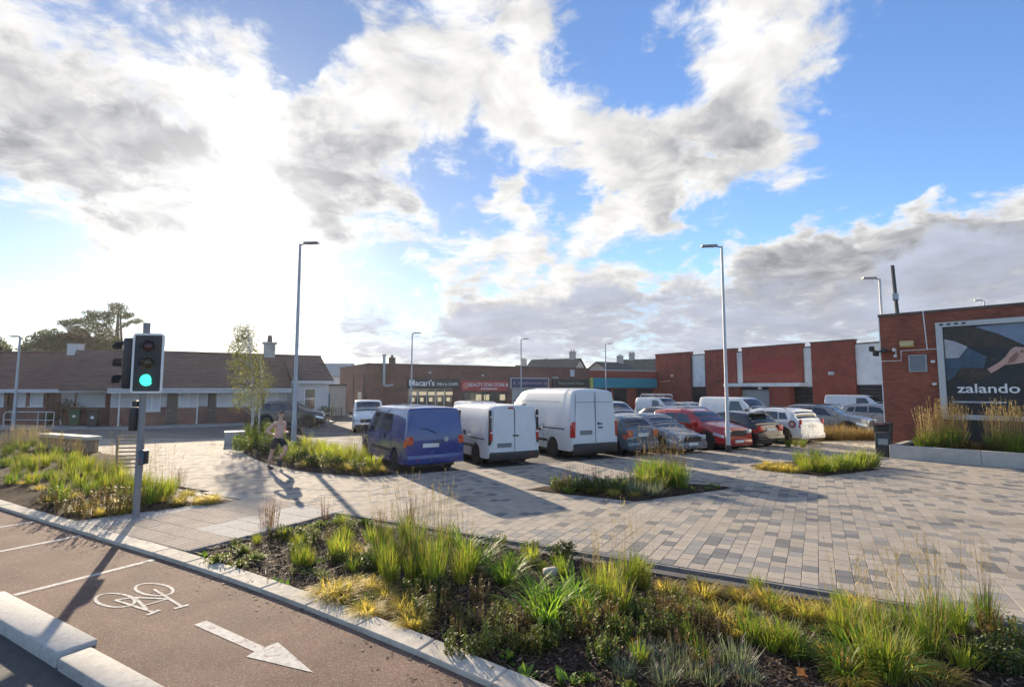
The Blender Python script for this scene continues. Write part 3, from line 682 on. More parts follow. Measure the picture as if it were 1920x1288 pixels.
for k in range(6):
    zz0 = vz0 + .08 + k * (vz1 - vz0 - .16) / 6
    b = MB(); b.add([(vx0 + .06, -.055, zz0), (vx1 - .06, -.055, zz0), (vx1 - .06, -.015, zz0 + .075), (vx0 + .06, -.015, zz0 + .075), (vx0 + .06, -.055, zz0 + .012), (vx1 - .06, -.055, zz0 + .012), (vx1 - .06, -.015, zz0 + .087), (vx0 + .06, -.015, zz0 + .087)], [(0, 1, 5, 4), (4, 5, 6, 7), (3, 2, 1, 0)]); b.build('slat', M_GREYM, vt)
ax_, az_ = FZ.at(1701, 645)
al = empty('alarm_box', FZ.p0, RZ(FZ.az), 'yellowed alarm box fixed high on the brick wall', 'alarm box')
MB().rbox((ax_, -.07, az_), (.46, .13, .25), .03).build('case', M_YELL, al, smooth=40); MB().bx(ax_ - .2, ax_ + .2, -.14, -.136, az_ - .04, az_ + .03).build('lens', pmat('pale_lens', (.6, .5, .3), .3), al)
pp = empty('conduit_pipe', FZ.p0, RZ(FZ.az), 'thin pale conduit pipes running over the brick wall', 'pipe')
x1p, z1p = FZ.at(1731, 588); x2p, z2p = FZ.at(1737, 655); xl, zl = FZ.at(1688, 658); xr_, zr_ = FZ.at(1757, 655)
MB().path([(x1p, -.03, H_Z), (x1p + .06, -.03, zl)], .022, 6).build('pipe', M_WHITEP, pp); MB().path([(xl, -.035, zl), (xr_, -.03, zl + .02)], .015, 6).build('pipe', M_WHITEP, pp)
xl2, zl2 = FZ.at(1664, 677); xl3, zl3 = FZ.at(1690, 676)
MB().path([(xl2 - .2, -.035, zl2), (xl3, -.035, zl2), (xl3 + .02, -.035, zl + .02), (xl3 + .02, -.035, zl)], .018, 6).build('pipe', M_WHITEP, pp)
# cameras on the corner
cc = empty('security_camera', FZ.p0, RZ(FZ.az), 'black and white security cameras on a bracket at the brick wall corner', 'camera')
cx_, cz_ = FZ.at(1651, 659); MB().bx(-.16, .55, -.07, -.003, cz_ - .03, cz_ + .03).build('bracket', M_DARKM, cc)
for (dx, dy, dz, m, s_) in ((-.24, -.22, .10, M_DARKM, .22), (-.10, -.34, -.10, M_DARKM, .20), (.18, -.26, .02, M_DARKM, .18), (.50, -.20, .02, M_WHITEP, .13), (.52, -.18, -.22, M_WHITEP, .11)):
    c_ = MB(); c_.rbox((dx, dy, cz_ + dz), (s_ * .8, s_ * 1.5, s_), .03); c_.lathe([(.02, 0), (s_ * .36, 0), (s_ * .36, .05), (.02, .05)], (dx, dy - s_ * .75 - .05, cz_ + dz), 'y', 10); c_.build('camera_head', m, cc, smooth=40)
    MB().tube((dx, dy, cz_ + dz), (max(dx, -.1), -.05, cz_), .02, n=6).build('arm', m, cc)
for (px, py) in ((1750, 678), (1753, 720)):
    a_, b_ = FZ.at(px, py); o = MB().rbox((a_, -.04, b_), (.14, .07, .10), .02).build('wall_socket', M_WHITEP, smooth=40, loc=FZ.p0, rz=RZ(FZ.az)); tag(o, ('upper' if py < 700 else 'lower') + ' small white box on the brick wall beside the advert frame', 'wall box', 'small white wall boxes by the advert')
# mast on the roof
ms = empty('roof_mast', FZ.p0, RZ(FZ.az), 'leaning dark pole standing on the brick building roof', 'pole')
mxx, mzz = FZ.at(1683, 588, 2.0); mx2, mz2 = FZ.at(1673, 498, 2.0)
MB().path([(mxx, 2.0, H_Z - .02), (mx2, 2.0, mz2)], .075, 8).build('pole', M_DARKM, ms); xq, zq = FZ.at(1680, 557, 2.0); MB().rbox((xq, 1.9, zq), (.22, .2, .3), .03).build('clamp', M_STEEL, ms)
# raised planter in front
FP = Facade((13.62, 19.50), 138.2)
plr = FP.root('raised_planter', 'low grey concrete planter wall in front of the advert', 'planter')
hpl = .47
for (a, b) in ((0, 2.5), (2.508, 5.0), (5.008, 7.5), (7.508, 10.0)):
    MB().rbox(((a + b) / 2, .11, hpl / 2 - .02), (b - a, .22, hpl + .04), .012).build('wall_section', M_CONCL, plr)
MB().rbox((.11, 1.45, hpl / 2 - .02), (.22, 2.45, hpl + .04), .012).build('wall_section', M_CONCL, plr)
MB().bx(.22, 10, .22, 2.68, .1, hpl - .10).build('soil', M_SOIL, plr)
# ---- warehouse with white and red bays
FW = Facade((18.5, 68.5), 151.0)
wh = FW.root('warehouse', 'large red brick warehouse with white recessed bays and shutters', 'warehouse')
HW = 6.75
wx = lambda px: FW.at(px, 720)[0]
reds = [(1230, 1295), (1323, 1380), (1523, 1604)]
MB().bx(wx(1230), wx(1760), .55, 14, -.1, HW - .45).build('wall_core', M_WPANEL, wh)
def bay(name, a, b, z0, z1, m, y=0.0, cope=True):
    MB().bx(wx(a), wx(b), y, .545, z0, z1).build(name, m, wh)
    if cope: MB().bx(wx(a) - .05, wx(b) + .05, y - .05, .6, z1 + .002, z1 + .12).build('coping', M_COPE, wh)
for a, b in reds: bay('brick_bay', a, b, -.1, HW, M_BRICK3)
zt_ = FW.at(1450, 718)[1]
bay('brick_bay', 1393, 1506, zt_, HW, M_BRICK3); bay('brick_bay', 1680, 1740, -.1, HW, M_BRICK3)
for a, b, bot in ((1295, 1323, 725), (1604, 1680, 721), (1506, 1523, 730), (1380, 1393, 718)):
    zb_ = FW.at((a + b) / 2, bot)[1]
    MB().bx(wx(a) + .01, wx(b) - .01, .25, .54, zb_, HW - .35).build('white_bay', M_WPANEL, wh); MB().bx(wx(a), wx(b), .2, .6, HW - .348, HW - .25).build('coping', M_COPE, wh)
    d_ = MB(); slatted(d_, wx(a) + .01, wx(b) - .01, .30, -.1, zb_ - .02, .12); d_.build('shutter', M_BLACK, wh)
can = MB().bx(wx(1369), wx(1512), -1.1, .24, zt_ - .36, zt_ - .004).build('canopy', M_WPANEL, wh)
MB().bx(wx(1371), wx(1397), -.9, .24, -.1, zt_ - .37).build('pier', M_BRICK3, wh); MB().bx(wx(1452), wx(1488), -.9, .24, -.1, zt_ - .37).build('pier', M_BRICK3, wh)
zs_ = FW.at(1425, 731, -.5)[1]; d_ = MB(); slatted(d_, wx(1397) + .02, wx(1452) - .02, -.5, -.1, zs_, .10); d_.build('roller_shutter', M_SHUT, wh)
MB().bx(wx(1397) + .02, wx(1452) - .02, -.62, -.4, zs_ + .005, zt_ - .37).build('shutter_box', M_BLACK, wh)
d_ = MB(); slatted(d_, wx(1488) + .01, wx(1523) - .01, .1, -.1, zt_ - .4, .12); d_.build('shutter', M_BLACK, wh)
# ---- shop parade
FS = Facade((-13.5, 50.0), 60.5); HS = 4.78
sp_ = FS.root('shop_parade', 'long single-storey brick parade of shops beyond the car park', 'shops')
sx_ = lambda px: FS.at(px, 720)[0]; sz_ = lambda px, py: FS.at(px, py)[1]
x_end = sx_(1106); x_far = sx_(1234)
ops = [(sx_(766), sx_(849), .0, sz_(805, 729)), (sx_(868), sx_(950), 0, sz_(905, 734)), (sx_(960), sx_(1028), 0, sz_(995, 729)), (sx_(1038), sx_(1102), 0, sz_(1070, 726))]
b = MB(); wall(b, 0, x_end, -.1, HS, ops); b.bx(.0, x_end, .3, 12.3, -.1, HS - .4); b.build('wall', M_BRICK2, sp_)
MB().bx(0.0, .3, .3, 12.3, HS - .4, HS - .02).build('side_parapet', M_BRICK2, sp_)
MB().bx(-.05, x_end, -.05, .35, HS, HS + .09).build('coping', M_COPE, sp_); MB().bx(-.05, .35, .35, 12.4, HS - .02, HS + .06).build('coping', M_COPE, sp_)
for k, o_ in enumerate(ops[:2]):
    wd = (o_[1] - o_[0]); n = 5 if k == 0 else 4
    for i in range(n):
        a = o_[0] + wd * i / n; f = MB(); z1_ = o_[3]
        f.bx(a, a + .07, .05, .12, 0, z1_); f.bx(a + .07, a + wd / n, .05, .12, z1_ - .07, z1_); f.bx(a + .07, a + wd / n, .05, .12, 0.42, .5)
        w_ = f.build('shop_window', M_DARKM if k else M_FRAME, sp_)
        MB().bx(a + .07, a + wd / n, .08, .10, .5, z1_ - .07).build('pane', M_GLASSL, w_)
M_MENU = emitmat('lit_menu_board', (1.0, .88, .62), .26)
rr = random.Random(3)
for i in range(5):
    a = ops[0][0] + (ops[0][1] - ops[0][0]) * (i + .2) / 5; z1_ = ops[0][3]
    MB().bx(a, a + .85 * rr.uniform(.7, 1), .06, .075, z1_ - .62, z1_ - .28).build('menu_board', M_MENU, sp_)
    MB().bx(a + .1, a + .45, .06, .075, z1_ - 1.25, z1_ - .85).build('menu_board', M_MENU, sp_)
for px in (893, 908, 938): 
    a = sx_(px); MB().bx(a, a + .62, .06, .075, 1.25, 1.85).build('poster', M_MENU, sp_)
for o_ in ops[2:]:
    d_ = MB(); slatted(d_, o_[0] + .02, o_[1] - .02, .06, 0, o_[3] - .02, .11); d_.build('roller_shutter', M_SHUT, sp_)
MB().bx(-.04, -.003, 2.2, 3.5, 0, 2.15).build('side_door', M_GREYM, sp_); 
for yy in (1.15, 5.2): MB().tube((-.06, yy, 0), (-.06, yy, 3.9), .045, n=6).build('downpipe', M_DARKM, sp_)
# signs: flat boards with their lettering
def sign(name, label, pa, pb, m, off=-.14, frame=None):
    xa, z1_ = FS.at(pa[0], pa[1], off); xb, _ = FS.at(pb[0], pb[1], off); z0_ = FS.at((pa[0] + pb[0]) / 2, pb[1], off)[1]
    z1_ = FS.at((pa[0] + pb[0]) / 2, pa[1], off)[1]
    r_ = empty(name, FS.p0, RZ(FS.az), label, 'sign'); MB().bx(xa, xb, off, -.003, z0_, z1_).build('board', m, r_)
    if frame:
        f = MB(); w = .09; f.bx(xa - w, xa, off - .02, -.004, z0_ - w, z1_ + w); f.bx(xb, xb + w, off - .02, -.004, z0_ - w, z1_ + w); f.bx(xa, xb, off - .02, -.004, z1_, z1_ + w); f.bx(xa, xb, off - .02, -.004, z0_ - w, z0_); f.build('frame', frame, r_)
    return r_, xa, xb, z0_, z1_
def letters(r_, body, x, z, size, m, sx=1.0, off=-.16, weight=.0): return text_mesh('lettering', body, size, m, r_, (x, off, z), (R(90), 0, 0), .012, sx=sx, weight=weight)
M_BOARD = pmat('dark_board', (0.05, 0.042, 0.038), 0.5, var=0.1)
M_LETL = pmat('pale_lettering', (0.74, 0.76, 0.78), 0.4, var=0.02)
r_, xa, xb, z0_, z1_ = sign('shop_sign', 'dark chip shop sign with white letters on the parade', (764, 709), (860, 729), M_BOARD)
letters(r_, "Macari's", sx_(790), (z0_ + z1_) / 2 + .03, .82, M_LETL, 1.0, weight=.012); letters(r_, 'FISH & CHIPS', sx_(838), (z0_ + z1_) / 2 - .08, .42, M_LETL, .95)
M_SRED = pmat('sign_red', (0.42, 0.055, 0.05), 0.45, var=0.1)
r_, xa, xb, z0_, z1_ = sign('shop_sign', 'red shop sign with white letters on the parade', (865, 714), (951, 733), M_SRED)
letters(r_, 'BEAUTY STAR STORE &', (xa + xb) / 2 + .45, (z0_ + z1_) / 2 + .10, .52, M_LETL, .86); MB().bx(xa + 2.2, xb - 1.2, -.15, -.141, z0_ + .18, z0_ + .28).build('small_print', M_LETL, r_)
MB().lathe([(.02, 0), (.34, 0), (.34, .012), (.02, .012)], (xa + .5, -.156, (z0_ + z1_) / 2), 'y', 14).build('emblem', pmat('sign_pink', (.55, .2, .17), .5), r_)
M_SPUR = pmat('sign_indigo', (0.032, 0.028, 0.085), 0.4, var=0.15)
r_, xa, xb, z0_, z1_ = sign('shop_sign', 'dark purple shop sign with pale frame above a shutter', (959, 710), (1028, 727), M_SPUR, frame=M_FRAME)
M_DIM = pmat('dim_lettering', (0.17, 0.16, 0.24), 0.5)
MB().bx(xa + .8, xb - .8, -.15, -.141, (z0_ + z1_) / 2 - .12, (z0_ + z1_) / 2 + .12).build('faded_print', M_DIM, r_)
for xx in (xa + .35, xb - .35): MB().lathe([(.02, 0), (.2, 0), (.2, .01), (.02, .01)], (xx, -.153, (z0_ + z1_) / 2), 'y', 12).build('emblem', M_DIM, r_)
M_SGRN = pmat('sign_dark_green', (0.028, 0.032, 0.028), 0.4, var=0.15)
r_, xa, xb, z0_, z1_ = sign('shop_sign', 'dark green shop sign with pale lettering above a shutter', (1037, 711), (1104, 726), M_SGRN)
letters(r_, 'Pretty Sweet House', (xa + xb) / 2, (z0_ + z1_) / 2, .46, pmat('green_lettering', (.32, .37, .33), .5), .95)
# convenience store: lower brick with a teal fascia
MB().bx(x_end + .01, x_far, .25, 12, -.1, HS - .15).build('store_wall', M_BRICK3, sp_); MB().bx(x_end, x_far, .2, .6, HS - .148, HS - .04).build('coping', M_FASC, sp_)
for (a, b_) in ((1114, 1148), (1152, 1176), (1196, 1226)):
    w_ = MB(); x0_, x1_ = sx_(a), sx_(b_); w_.bx(x0_, x0_ + .06, .16, .248, 0.1, 2.5); w_.bx(x1_ - .06, x1_, .16, .248, .1, 2.5); w_.bx(x0_ + .06, x1_ - .06, .16, .248, 2.42, 2.5); w_ = w_.build('shop_window', M_DARKM, sp_)
    MB().bx(x0_ + .06, x1_ - .06, .2, .22, .1, 2.42).build('pane', M_GLASS, w_)
M_TEAL = pmat('sign_teal', (0.014, 0.25, 0.32), 0.4, var=0.15)
r_, xa, xb, z0_, z1_ = sign('shop_sign', 'long teal store sign with yellow lettering in its middle', (1112, 709), (1231, 727), M_TEAL, off=.08)
MB().bx(xa - .45, xa - .005, .07, .245, z0_ - .1, z1_).build('end_panel', pmat('sign_lime', (.42, .46, .10), .5), r_)
letters(r_, 'Centra', sx_(1174), (z0_ + z1_) / 2, .80, pmat('sign_gold', (.62, .40, .06), .45), 1.0, .06, .01); letters(r_, 'Centra', sx_(1125), (z0_ + z1_) / 2 + .05, .42, M_LETL, 1, .06); letters(r_, 'Deli & Coffee', sx_(1212), (z0_ + z1_) / 2, .34, M_LETL, 1, .06)
for px, py in ((1073, 699),):
    a = sx_(px); MB().bx(a - .3, a + .3, -.05, -.003, sz_(px, 706), sz_(px, 693)).build('wall_panel', M_FASC, sp_)
for px, py in ((805, 699), (904, 704), (1037, 708), (1043, 708)):
    a, z_ = FS.at(px, py); MB().rbox((a, -.12, z_), (.26, .22, .18), .03).build('wall_light', M_FRAME, sp_)
# flues on the parade roof
fl = empty('flue_pipe', FS.p0, RZ(FS.az), 'tall steel flue pipe rising from the end of the parade', 'flue')
fx = sx_(718); MB().tube((fx, -.25, sz_(718, 722)), (fx, -.25, sz_(718, 667)), .14, n=12).build('pipe', M_STEEL, fl, smooth=40); MB().path([(fx, -.25, sz_(718, 722)), (fx + .15, -.3, sz_(718, 724)), (fx + .9, -.2, sz_(722, 722)), (fx + .9, .1, sz_(722, 722))], .13, 10).build('elbow', M_STEEL, fl, smooth=50)
MB().tube((fx, -.25, sz_(718, 667) + .003), (fx, -.25, sz_(718, 665)), .18, n=12).build('cap', M_DARKM, fl)
c2 = empty('roof_chimney', FS.p0, RZ(FS.az), 'short dark vent chimney on the parade roof', 'chimney'); cxx = FS.at(735, 690, 4)[0]
MB().rbox((cxx, 4, HS + .25), (.6, .5, 1.3), .03).build('stack', M_COPE, c2); MB().tube((cxx, 4, HS + .9), (cxx, 4, HS + 1.15), .14, n=8).build('pot', M_DARKM, c2)
ta = empty('tv_aerial', FS.p0, RZ(FS.az), 'thin television aerial above the parade end roof', 'aerial')
tx, tz = FS.at(652, 672, 9); MB().tube((tx, 9, HS - .4), (tx, 9, tz + .35), .03, n=6).build('mast', M_STEEL, ta); MB().tube((tx - .8, 9, tz + .2), (tx + 1.4, 9, tz + .15), .02, n=5).build('boom', M_STEEL, ta)
for k in range(6): MB().tube((tx - .7 + k * .35, 8.7, tz + .18), (tx - .7 + k * .35, 9.3, tz + .18), .012, n=4).build('element', M_STEEL, ta)
# ---- bungalow terrace
FB = Facade((-25.9, 34.6), 59.0)
bu = FB.root('bungalow', 'low bungalow terrace with brown tiled roof and pale rendered end bay', 'house')
ux = lambda px: FB.at(px, 740)[0]
LB = ux(612) + .2; zE, zR, yR = 2.5, 5.15, 4.2
xw = ux(546)
b = MB(); wins = [(ux(336), ux(371), 1.25, 2.33), (ux(408), ux(470), 1.25, 2.33), (ux(500), ux(538), 1.25, 2.33), (ux(268), ux(302), 1.0, 2.3)]; doors = [(ux(313), ux(336) - .05, -.05, 2.25), (ux(390), ux(406), -.05, 2.25), (ux(484), ux(497), -.05, 2.25)]
wall(b, 0, xw, -.1, 1.25, [d for d in doors + wins]); b.build('wall_base', M_BRICK4, bu)
b = MB(); wall(b, 0, xw, 1.252, 2.62, wins + doors); b.build('wall_upper', M_REND, bu)
MB().bx(0, LB, 7.9, 8.2, -.1, 2.6).build('wall_back', M_REND, bu)
for (a, c_, z0_, z1_) in wins:
    f = MB(); f.bx(a, a + .07, .06, .16, z0_, z1_); f.bx(c_ - .07, c_, .06, .16, z0_, z1_); f.bx(a + .07, c_ - .07, .06, .16, z1_ - .07, z1_); f.bx(a + .07, c_ - .07, .06, .16, z0_, z0_ + .07); f.bx((a + c_) / 2 - .03, (a + c_) / 2 + .03, .06, .16, z0_ + .07, z1_ - .07)
    w_ = f.build('window', M_WHITEP, bu); MB().bx(a + .07, c_ - .07, .10, .12, z0_ + .07, z1_ - .07).build('pane', M_BLIND, w_); MB().bx(a - .05, c_ + .05, -.06, .05, z0_ - .08, z0_ - .003).build('sill', M_FASC, w_)
for (a, c_, z0_, z1_) in doors:
    d_ = MB().bx(a + .02, c_ - .02, .14, .2, z0_, z1_ - .02).build('door', M_DARKM, bu); MB().rbox((a + .15, .11, 1.0), (.12, .05, .04), .01).build('handle', M_STEEL, d_)
# projecting pale end bay
b = MB(); bw_ = [(ux(570) - .1, ux(580) + .35, .9, 2.5)]; wall(b, xw, LB - .2, -.1, 3.05, bw_, -.75, -.45); b.bx(xw, xw + .3, -.45, 0.3, -.1, 3.05); b.bx(LB - .5, LB - .2, -.45, 7.9, -.1, 3.05); b.build('end_bay', M_REND, bu)
for (a, c_, z0_, z1_) in bw_:
    f = MB(); f.bx(a, a + .06, -.7, -.6, z0_, z1_); f.bx(c_ - .06, c_, -.7, -.6, z0_, z1_); f.bx(a + .06, c_ - .06, -.7, -.6, z1_ - .06, z1_); f.bx(a + .06, c_ - .06, -.7, -.6, z0_, z0_ + .06); f.bx(a + .06, c_ - .06, -.7, -.6, 1.7, 1.76); w_ = f.build('window', M_WHITEP, bu)
    MB().bx(a + .06, c_ - .06, -.66, -.64, z0_ + .06, z1_ - .06).build('pane', M_GLASS, w_)
def slope(mb, x0, x1, y0, z0, y1, z1, th=.12):
    mb.add([(x0, y0, z0), (x1, y0, z0), (x1, y1, z1), (x0, y1, z1), (x0, y0, z0 - th), (x1, y0, z0 - th), (x1, y1, z1 - th), (x0, y1, z1 - th)], [(0, 1, 2, 3), (7, 6, 5, 4), (0, 4, 5, 1), (1, 5, 6, 2), (2, 6, 7, 3), (3, 7, 4, 0)])
def tiled(par, x0, x1, y0, z0, y1, z1, m, course=.34):
    """roof slope with overlapping tile courses"""
    n = max(3, int(math.hypot(y1 - y0, z1 - z0) / course)); b = MB()
    for i in range(n):
        a, e = i / n, (i + 1) / n
        b.add([(x0, y0 + (y1 - y0) * a, z0 + (z1 - z0) * a + .035), (x1, y0 + (y1 - y0) * a, z0 + (z1 - z0) * a + .035), (x1, y0 + (y1 - y0) * e, z0 + (z1 - z0) * e + .004), (x0, y0 + (y1 - y0) * e, z0 + (z1 - z0) * e + .004), (x0, y0 + (y1 - y0) * a, z0 + (z1 - z0) * a), (x1, y0 + (y1 - y0) * a, z0 + (z1 - z0) * a)], [(0, 1, 2, 3), (4, 5, 1, 0)])
    return b.build('tile_courses', m, par)
rf = MB(); slope(rf, -2.5, xw - .1, -.85, 2.45, yR, zR); slope(rf, xw - .098, LB + .15, -1.0, 3.02, yR, zR); slope(rf, -2.5, LB + .15, 8.8, 2.5, yR, zR)
rf = rf.build('roof', M_TILE2, bu); tiled(rf, -2.5, xw - .1, -.85, 2.452, yR, zR, M_TILE2); tiled(rf, xw - .098, LB + .15, -1.0, 3.022, yR, zR, M_TILE2)
MB().tube((-.1, yR, zR + .02), (LB + .15, yR, zR + .02), .11, n=8).build('ridge', M_TILE2, rf)
b = MB(); b.add([(LB + .02, -.7, 2.9), (LB + .02, 8.2, 2.4), (LB + .02, yR, zR - .1), (LB - .2, -.7, 2.9), (LB - .2, 8.2, 2.4), (LB - .2, yR, zR - .1)], [(0, 1, 2), (5, 4, 3), (0, 2, 5, 3), (1, 4, 5, 2), (0, 3, 4, 1)]); b.build('gable', M_REND, bu)
b = MB(); b.bx(-.1, xw - .12, -.92, -.852, 2.18, 2.46); b.bx(xw - .1, LB + .15, -1.06, -1.002, 2.86, 3.06); b.build('fascia', M_FASC, bu); MB().bx(-.1, xw - .12, -.85, .0, 2.32, 2.36).build('soffit', M_FASC, bu)
b = MB(); b.tube((-.1, -.97, 2.44), (xw - .1, -.97, 2.44), .06, n=6); b.build('gutter', M_FASC, bu)
for px in (225, 371, 480): MB().tube((ux(px), -.1, 0), (ux(px), -.1, 2.3), .05, n=6).build('downpipe', M_WHITEP, bu)
chx = FB.at(505, 660, yR)[0]; ch = empty('chimney_stack', FB.p0, RZ(FB.az), 'grey rendered chimney stack with pot on the bungalow ridge', 'chimney')
MB().rbox((chx, yR, zR + .3), (.8, .7, 1.3), .02).build('stack', M_CONC, ch); MB().rbox((chx, yR, zR + 1.0), (1.05, .95, .14), .02).build('cap', M_CONC, ch); MB().lathe([(.16, 0), (.19, .1), (.15, .55), (.11, .56)], (chx, yR, zR + 1.07), 'z', 12).build('pot', M_COPE, ch)
# left-hand terrace, turned a little
FL_ = Facade((-50.0, 37.6), 91.0)
bl = FL_.root('bungalow', 'low bungalow terrace with reddish tiled roof behind the railing', 'house')
vx = lambda px: FL_.at(px, 740)[0]
LLn = 23.2; zR2, yR2 = 5.25, 4.2
wins2 = [(vx(30), vx(49), 1.25, 2.3), (vx(55), vx(82), 1.25, 2.3), (vx(118), vx(140), 1.25, 2.3), (vx(143), vx(198), 1.25, 2.3), (vx(-30), vx(8), 1.25, 2.3)]; doors2 = [(vx(88), vx(104), -.05, 2.25), (vx(14), vx(26), -.05, 2.25)]
b = MB(); wall(b, 0, LLn, -.1, 1.25, doors2); b.build('wall_base', M_BRICK4, bl); b = MB(); wall(b, 0, LLn, 1.252, 2.6, wins2 + doors2); b.build('wall_upper', M_BRICK4, bl)
MB().bx(0, LLn, 7.9, 8.2, -.1, 2.6).build('wall_back', M_REND, bl)
for (a, c_, z0_, z1_) in wins2:
    f = MB(); f.bx(a, a + .07, .06, .16, z0_, z1_); f.bx(c_ - .07, c_, .06, .16, z0_, z1_); f.bx(a + .07, c_ - .07, .06, .16, z1_ - .07, z1_); f.bx(a + .07, c_ - .07, .06, .16, z0_, z0_ + .07); w_ = f.build('window', M_WHITEP, bl); MB().bx(a + .07, c_ - .07, .10, .12, z0_ + .07, z1_ - .07).build('pane', M_BLIND, w_); MB().bx(a - .05, c_ + .05, -.06, .05, z0_ - .08, z0_ - .003).build('sill', M_FASC, w_)
for (a, c_, z0_, z1_) in doors2:
    d_ = MB().bx(a + .02, c_ - .02, .14, .2, z0_, z1_ - .02).build('door', pmat('door_maroon', (.07, .025, .022), .5), bl); MB().rbox((a + .15, .11, 1.0), (.12, .05, .04), .01).build('handle', M_STEEL, d_)
rf = MB(); slope(rf, -.1, LLn + .3, -.7, 2.42, yR2, zR2); slope(rf, -.1, LLn + .3, 8.8, 2.5, yR2, zR2); rf = rf.build('roof', M_TILE, bl); tiled(rf, -.1, LLn + .3, -.7, 2.422, yR2, zR2, M_TILE); MB().tube((-.1, yR2, zR2 + .02), (LLn + .3, yR2, zR2 + .02), .11, n=8).build('ridge', M_TILE, rf)
MB().bx(-.1, LLn + .2, -.77, -.702, 2.2, 2.44).build('fascia', M_FASC, bl); MB().bx(-.1, LLn + .2, -.7, 0, 2.3, 2.34).build('soffit', M_FASC, bl)
for px in (120, 222): MB().tube((vx(px), -.1, 0), (vx(px), -.1, 2.3), .05, n=6).build('downpipe', M_WHITEP, bl)
for (px, lb) in ((142, 'white rendered chimney block on the reddish bungalow roof'),):
    cx2 = FL_.at(px, 655, yR2)[0]; c3 = empty('chimney_stack', FL_.p0, RZ(FL_.az), lb, 'chimney'); MB().rbox((cx2, yR2, zR2 + .2), (.8, .7, .9), .02).build('stack', M_FASC, c3); MB().rbox((cx2, yR2, zR2 + .68), (.9, .8, .08), .02).build('cap', M_CONC, c3)
# footway in front of the bungalows
fb = MB(); q = [FB.p0 + FB.d * LB + FB.n * -.4, FB.p0 + FB.d * LB - FB.n * 2.2, FB.p0 - FB.n * 2.2 + FB.d * .5, FL_.p0 - FL_.n * 2.4, FL_.p0 + FL_.n * .5, FB.p0 + FB.n * .5]
tag(MB().prism(ccw(q), -.2, .06).build('footway', M_FOOT), kind='structure')
# ---- shed and annexe between the bungalow and the parade
FA = Facade((-16.2, 50.5), 75.0)
an = FA.root('annexe', 'pale low annexe with a blue door behind the bungalow end', 'building')
ax0, ax1 = FA.at(596, 740)[0], FA.at(648, 740)[0]; zan = FA.at(620, 723)[1]
b = MB(); d1 = (FA.at(601, 740)[0], FA.at(619, 740)[0], -.05, 2.0); wall(b, ax0, ax1, -.1, zan, [d1]); b.build('wall', M_REND2, an); d_ = MB().bx(d1[0], d1[1], .1, .15, 0, 2.0).build('door', pmat('door_blue', (.06, .16, .24), .5), an); MB().rbox((d1[0] + .2, .07, 1), (.12, .05, .04), .01).build('handle', M_STEEL, d_)
MB().bx(ax0 - .1, ax1 + .1, -.2, .5, zan + .002, zan + .14).build('roof_edge', M_DARKM, an)
sh = FA.root('shed', 'far pale shed with grey roof between the bungalow and parade', 'shed'); y_ = 14; a0, z0_ = FA.at(590, 722, y_); a1, z1_ = FA.at(660, 688, y_); zm = FA.at(620, 705, y_)[1]
MB().bx(a0, a1, y_, y_ + 8, 0, zm).build('wall', M_WPANEL, sh); b = MB(); slope(b, a0 - .2, a1 + .2, y_ - .3, zm + .02, y_ + 4, z1_ + .6); b.build('roof', M_CONC, sh)
# ---- houses behind the parade
def house(name, label, px, d, w, dep, zeave, zridge, rz, wallm, roofm, chim):
    x = (px - CXP) / FPX * d; r_ = empty(name, (x, d, 0), rz, label, 'house')
    MB().bx(-w / 2, w / 2, -dep / 2, dep / 2, -.1, zeave).build('wall', wallm, r_)
    b = MB()
    for sx in (-1, 1): b.add([(sx * w / 2, -dep / 2, zeave), (sx * w / 2, dep / 2, zeave), (sx * w / 2, 0, zridge - .06)], [(0, 1, 2) if sx > 0 else (2, 1, 0)])
    b.build('gable', wallm, r_)
    b = MB(); slope(b, -w / 2 - .3, w / 2 + .3, -dep / 2 - .3, zeave - .08, 0, zridge, .15); slope(b, -w / 2 - .3, w / 2 + .3, dep / 2 + .3, zeave - .08, 0, zridge, .15); rf = b.build('roof', roofm, r_)
    for cx in chim:
        c = MB(); c.box((cx, 0, zridge + .3), (1.0, .8, 1.6)); c.box((cx, 0, zridge + 1.15), (1.2, 1.0, .15)); c = c.build('chimney', M_CONC, rf)
        for k in (-.25, .25): MB().tube((cx + k, 0, zridge + 1.22), (cx + k, 0, zridge + 1.55), .11, n=7).build('pot', M_COPE, c)
M_ROOFG = pmat('slate_olive', (0.105, 0.10, 0.075), 0.85, var=0.25, vscale=1.5, bump=1, bscale=6); M_ROOFD = pmat('slate_dark', (0.045, 0.042, 0.042), 0.8, var=0.25, vscale=1.5, bump=1, bscale=6)
house('far_house', 'far house with olive slate roof behind the parade', 1042, 100, 9.5, 8, 5.4, 8.0, R(-28), M_REND2, M_ROOFG, (3.4,))
house('far_house', 'far house with dark slate roof and pale gable behind the teal sign', 1146, 100, 7.2, 8, 5.2, 7.4, R(35), M_REND2, M_ROOFD, (2.4,))
house('far_house', 'far house with olive roof beside the warehouse corner', 1214, 104, 9, 8, 5.6, 8.2, R(-24), M_REND2, M_ROOFG, (-3.0,))
house('far_house', 'far dark roofed house low behind the purple sign', 1003, 112, 8, 7, 5.6, 7.3, R(20), M_REND2, M_ROOFD, (-2.5, 2.6))

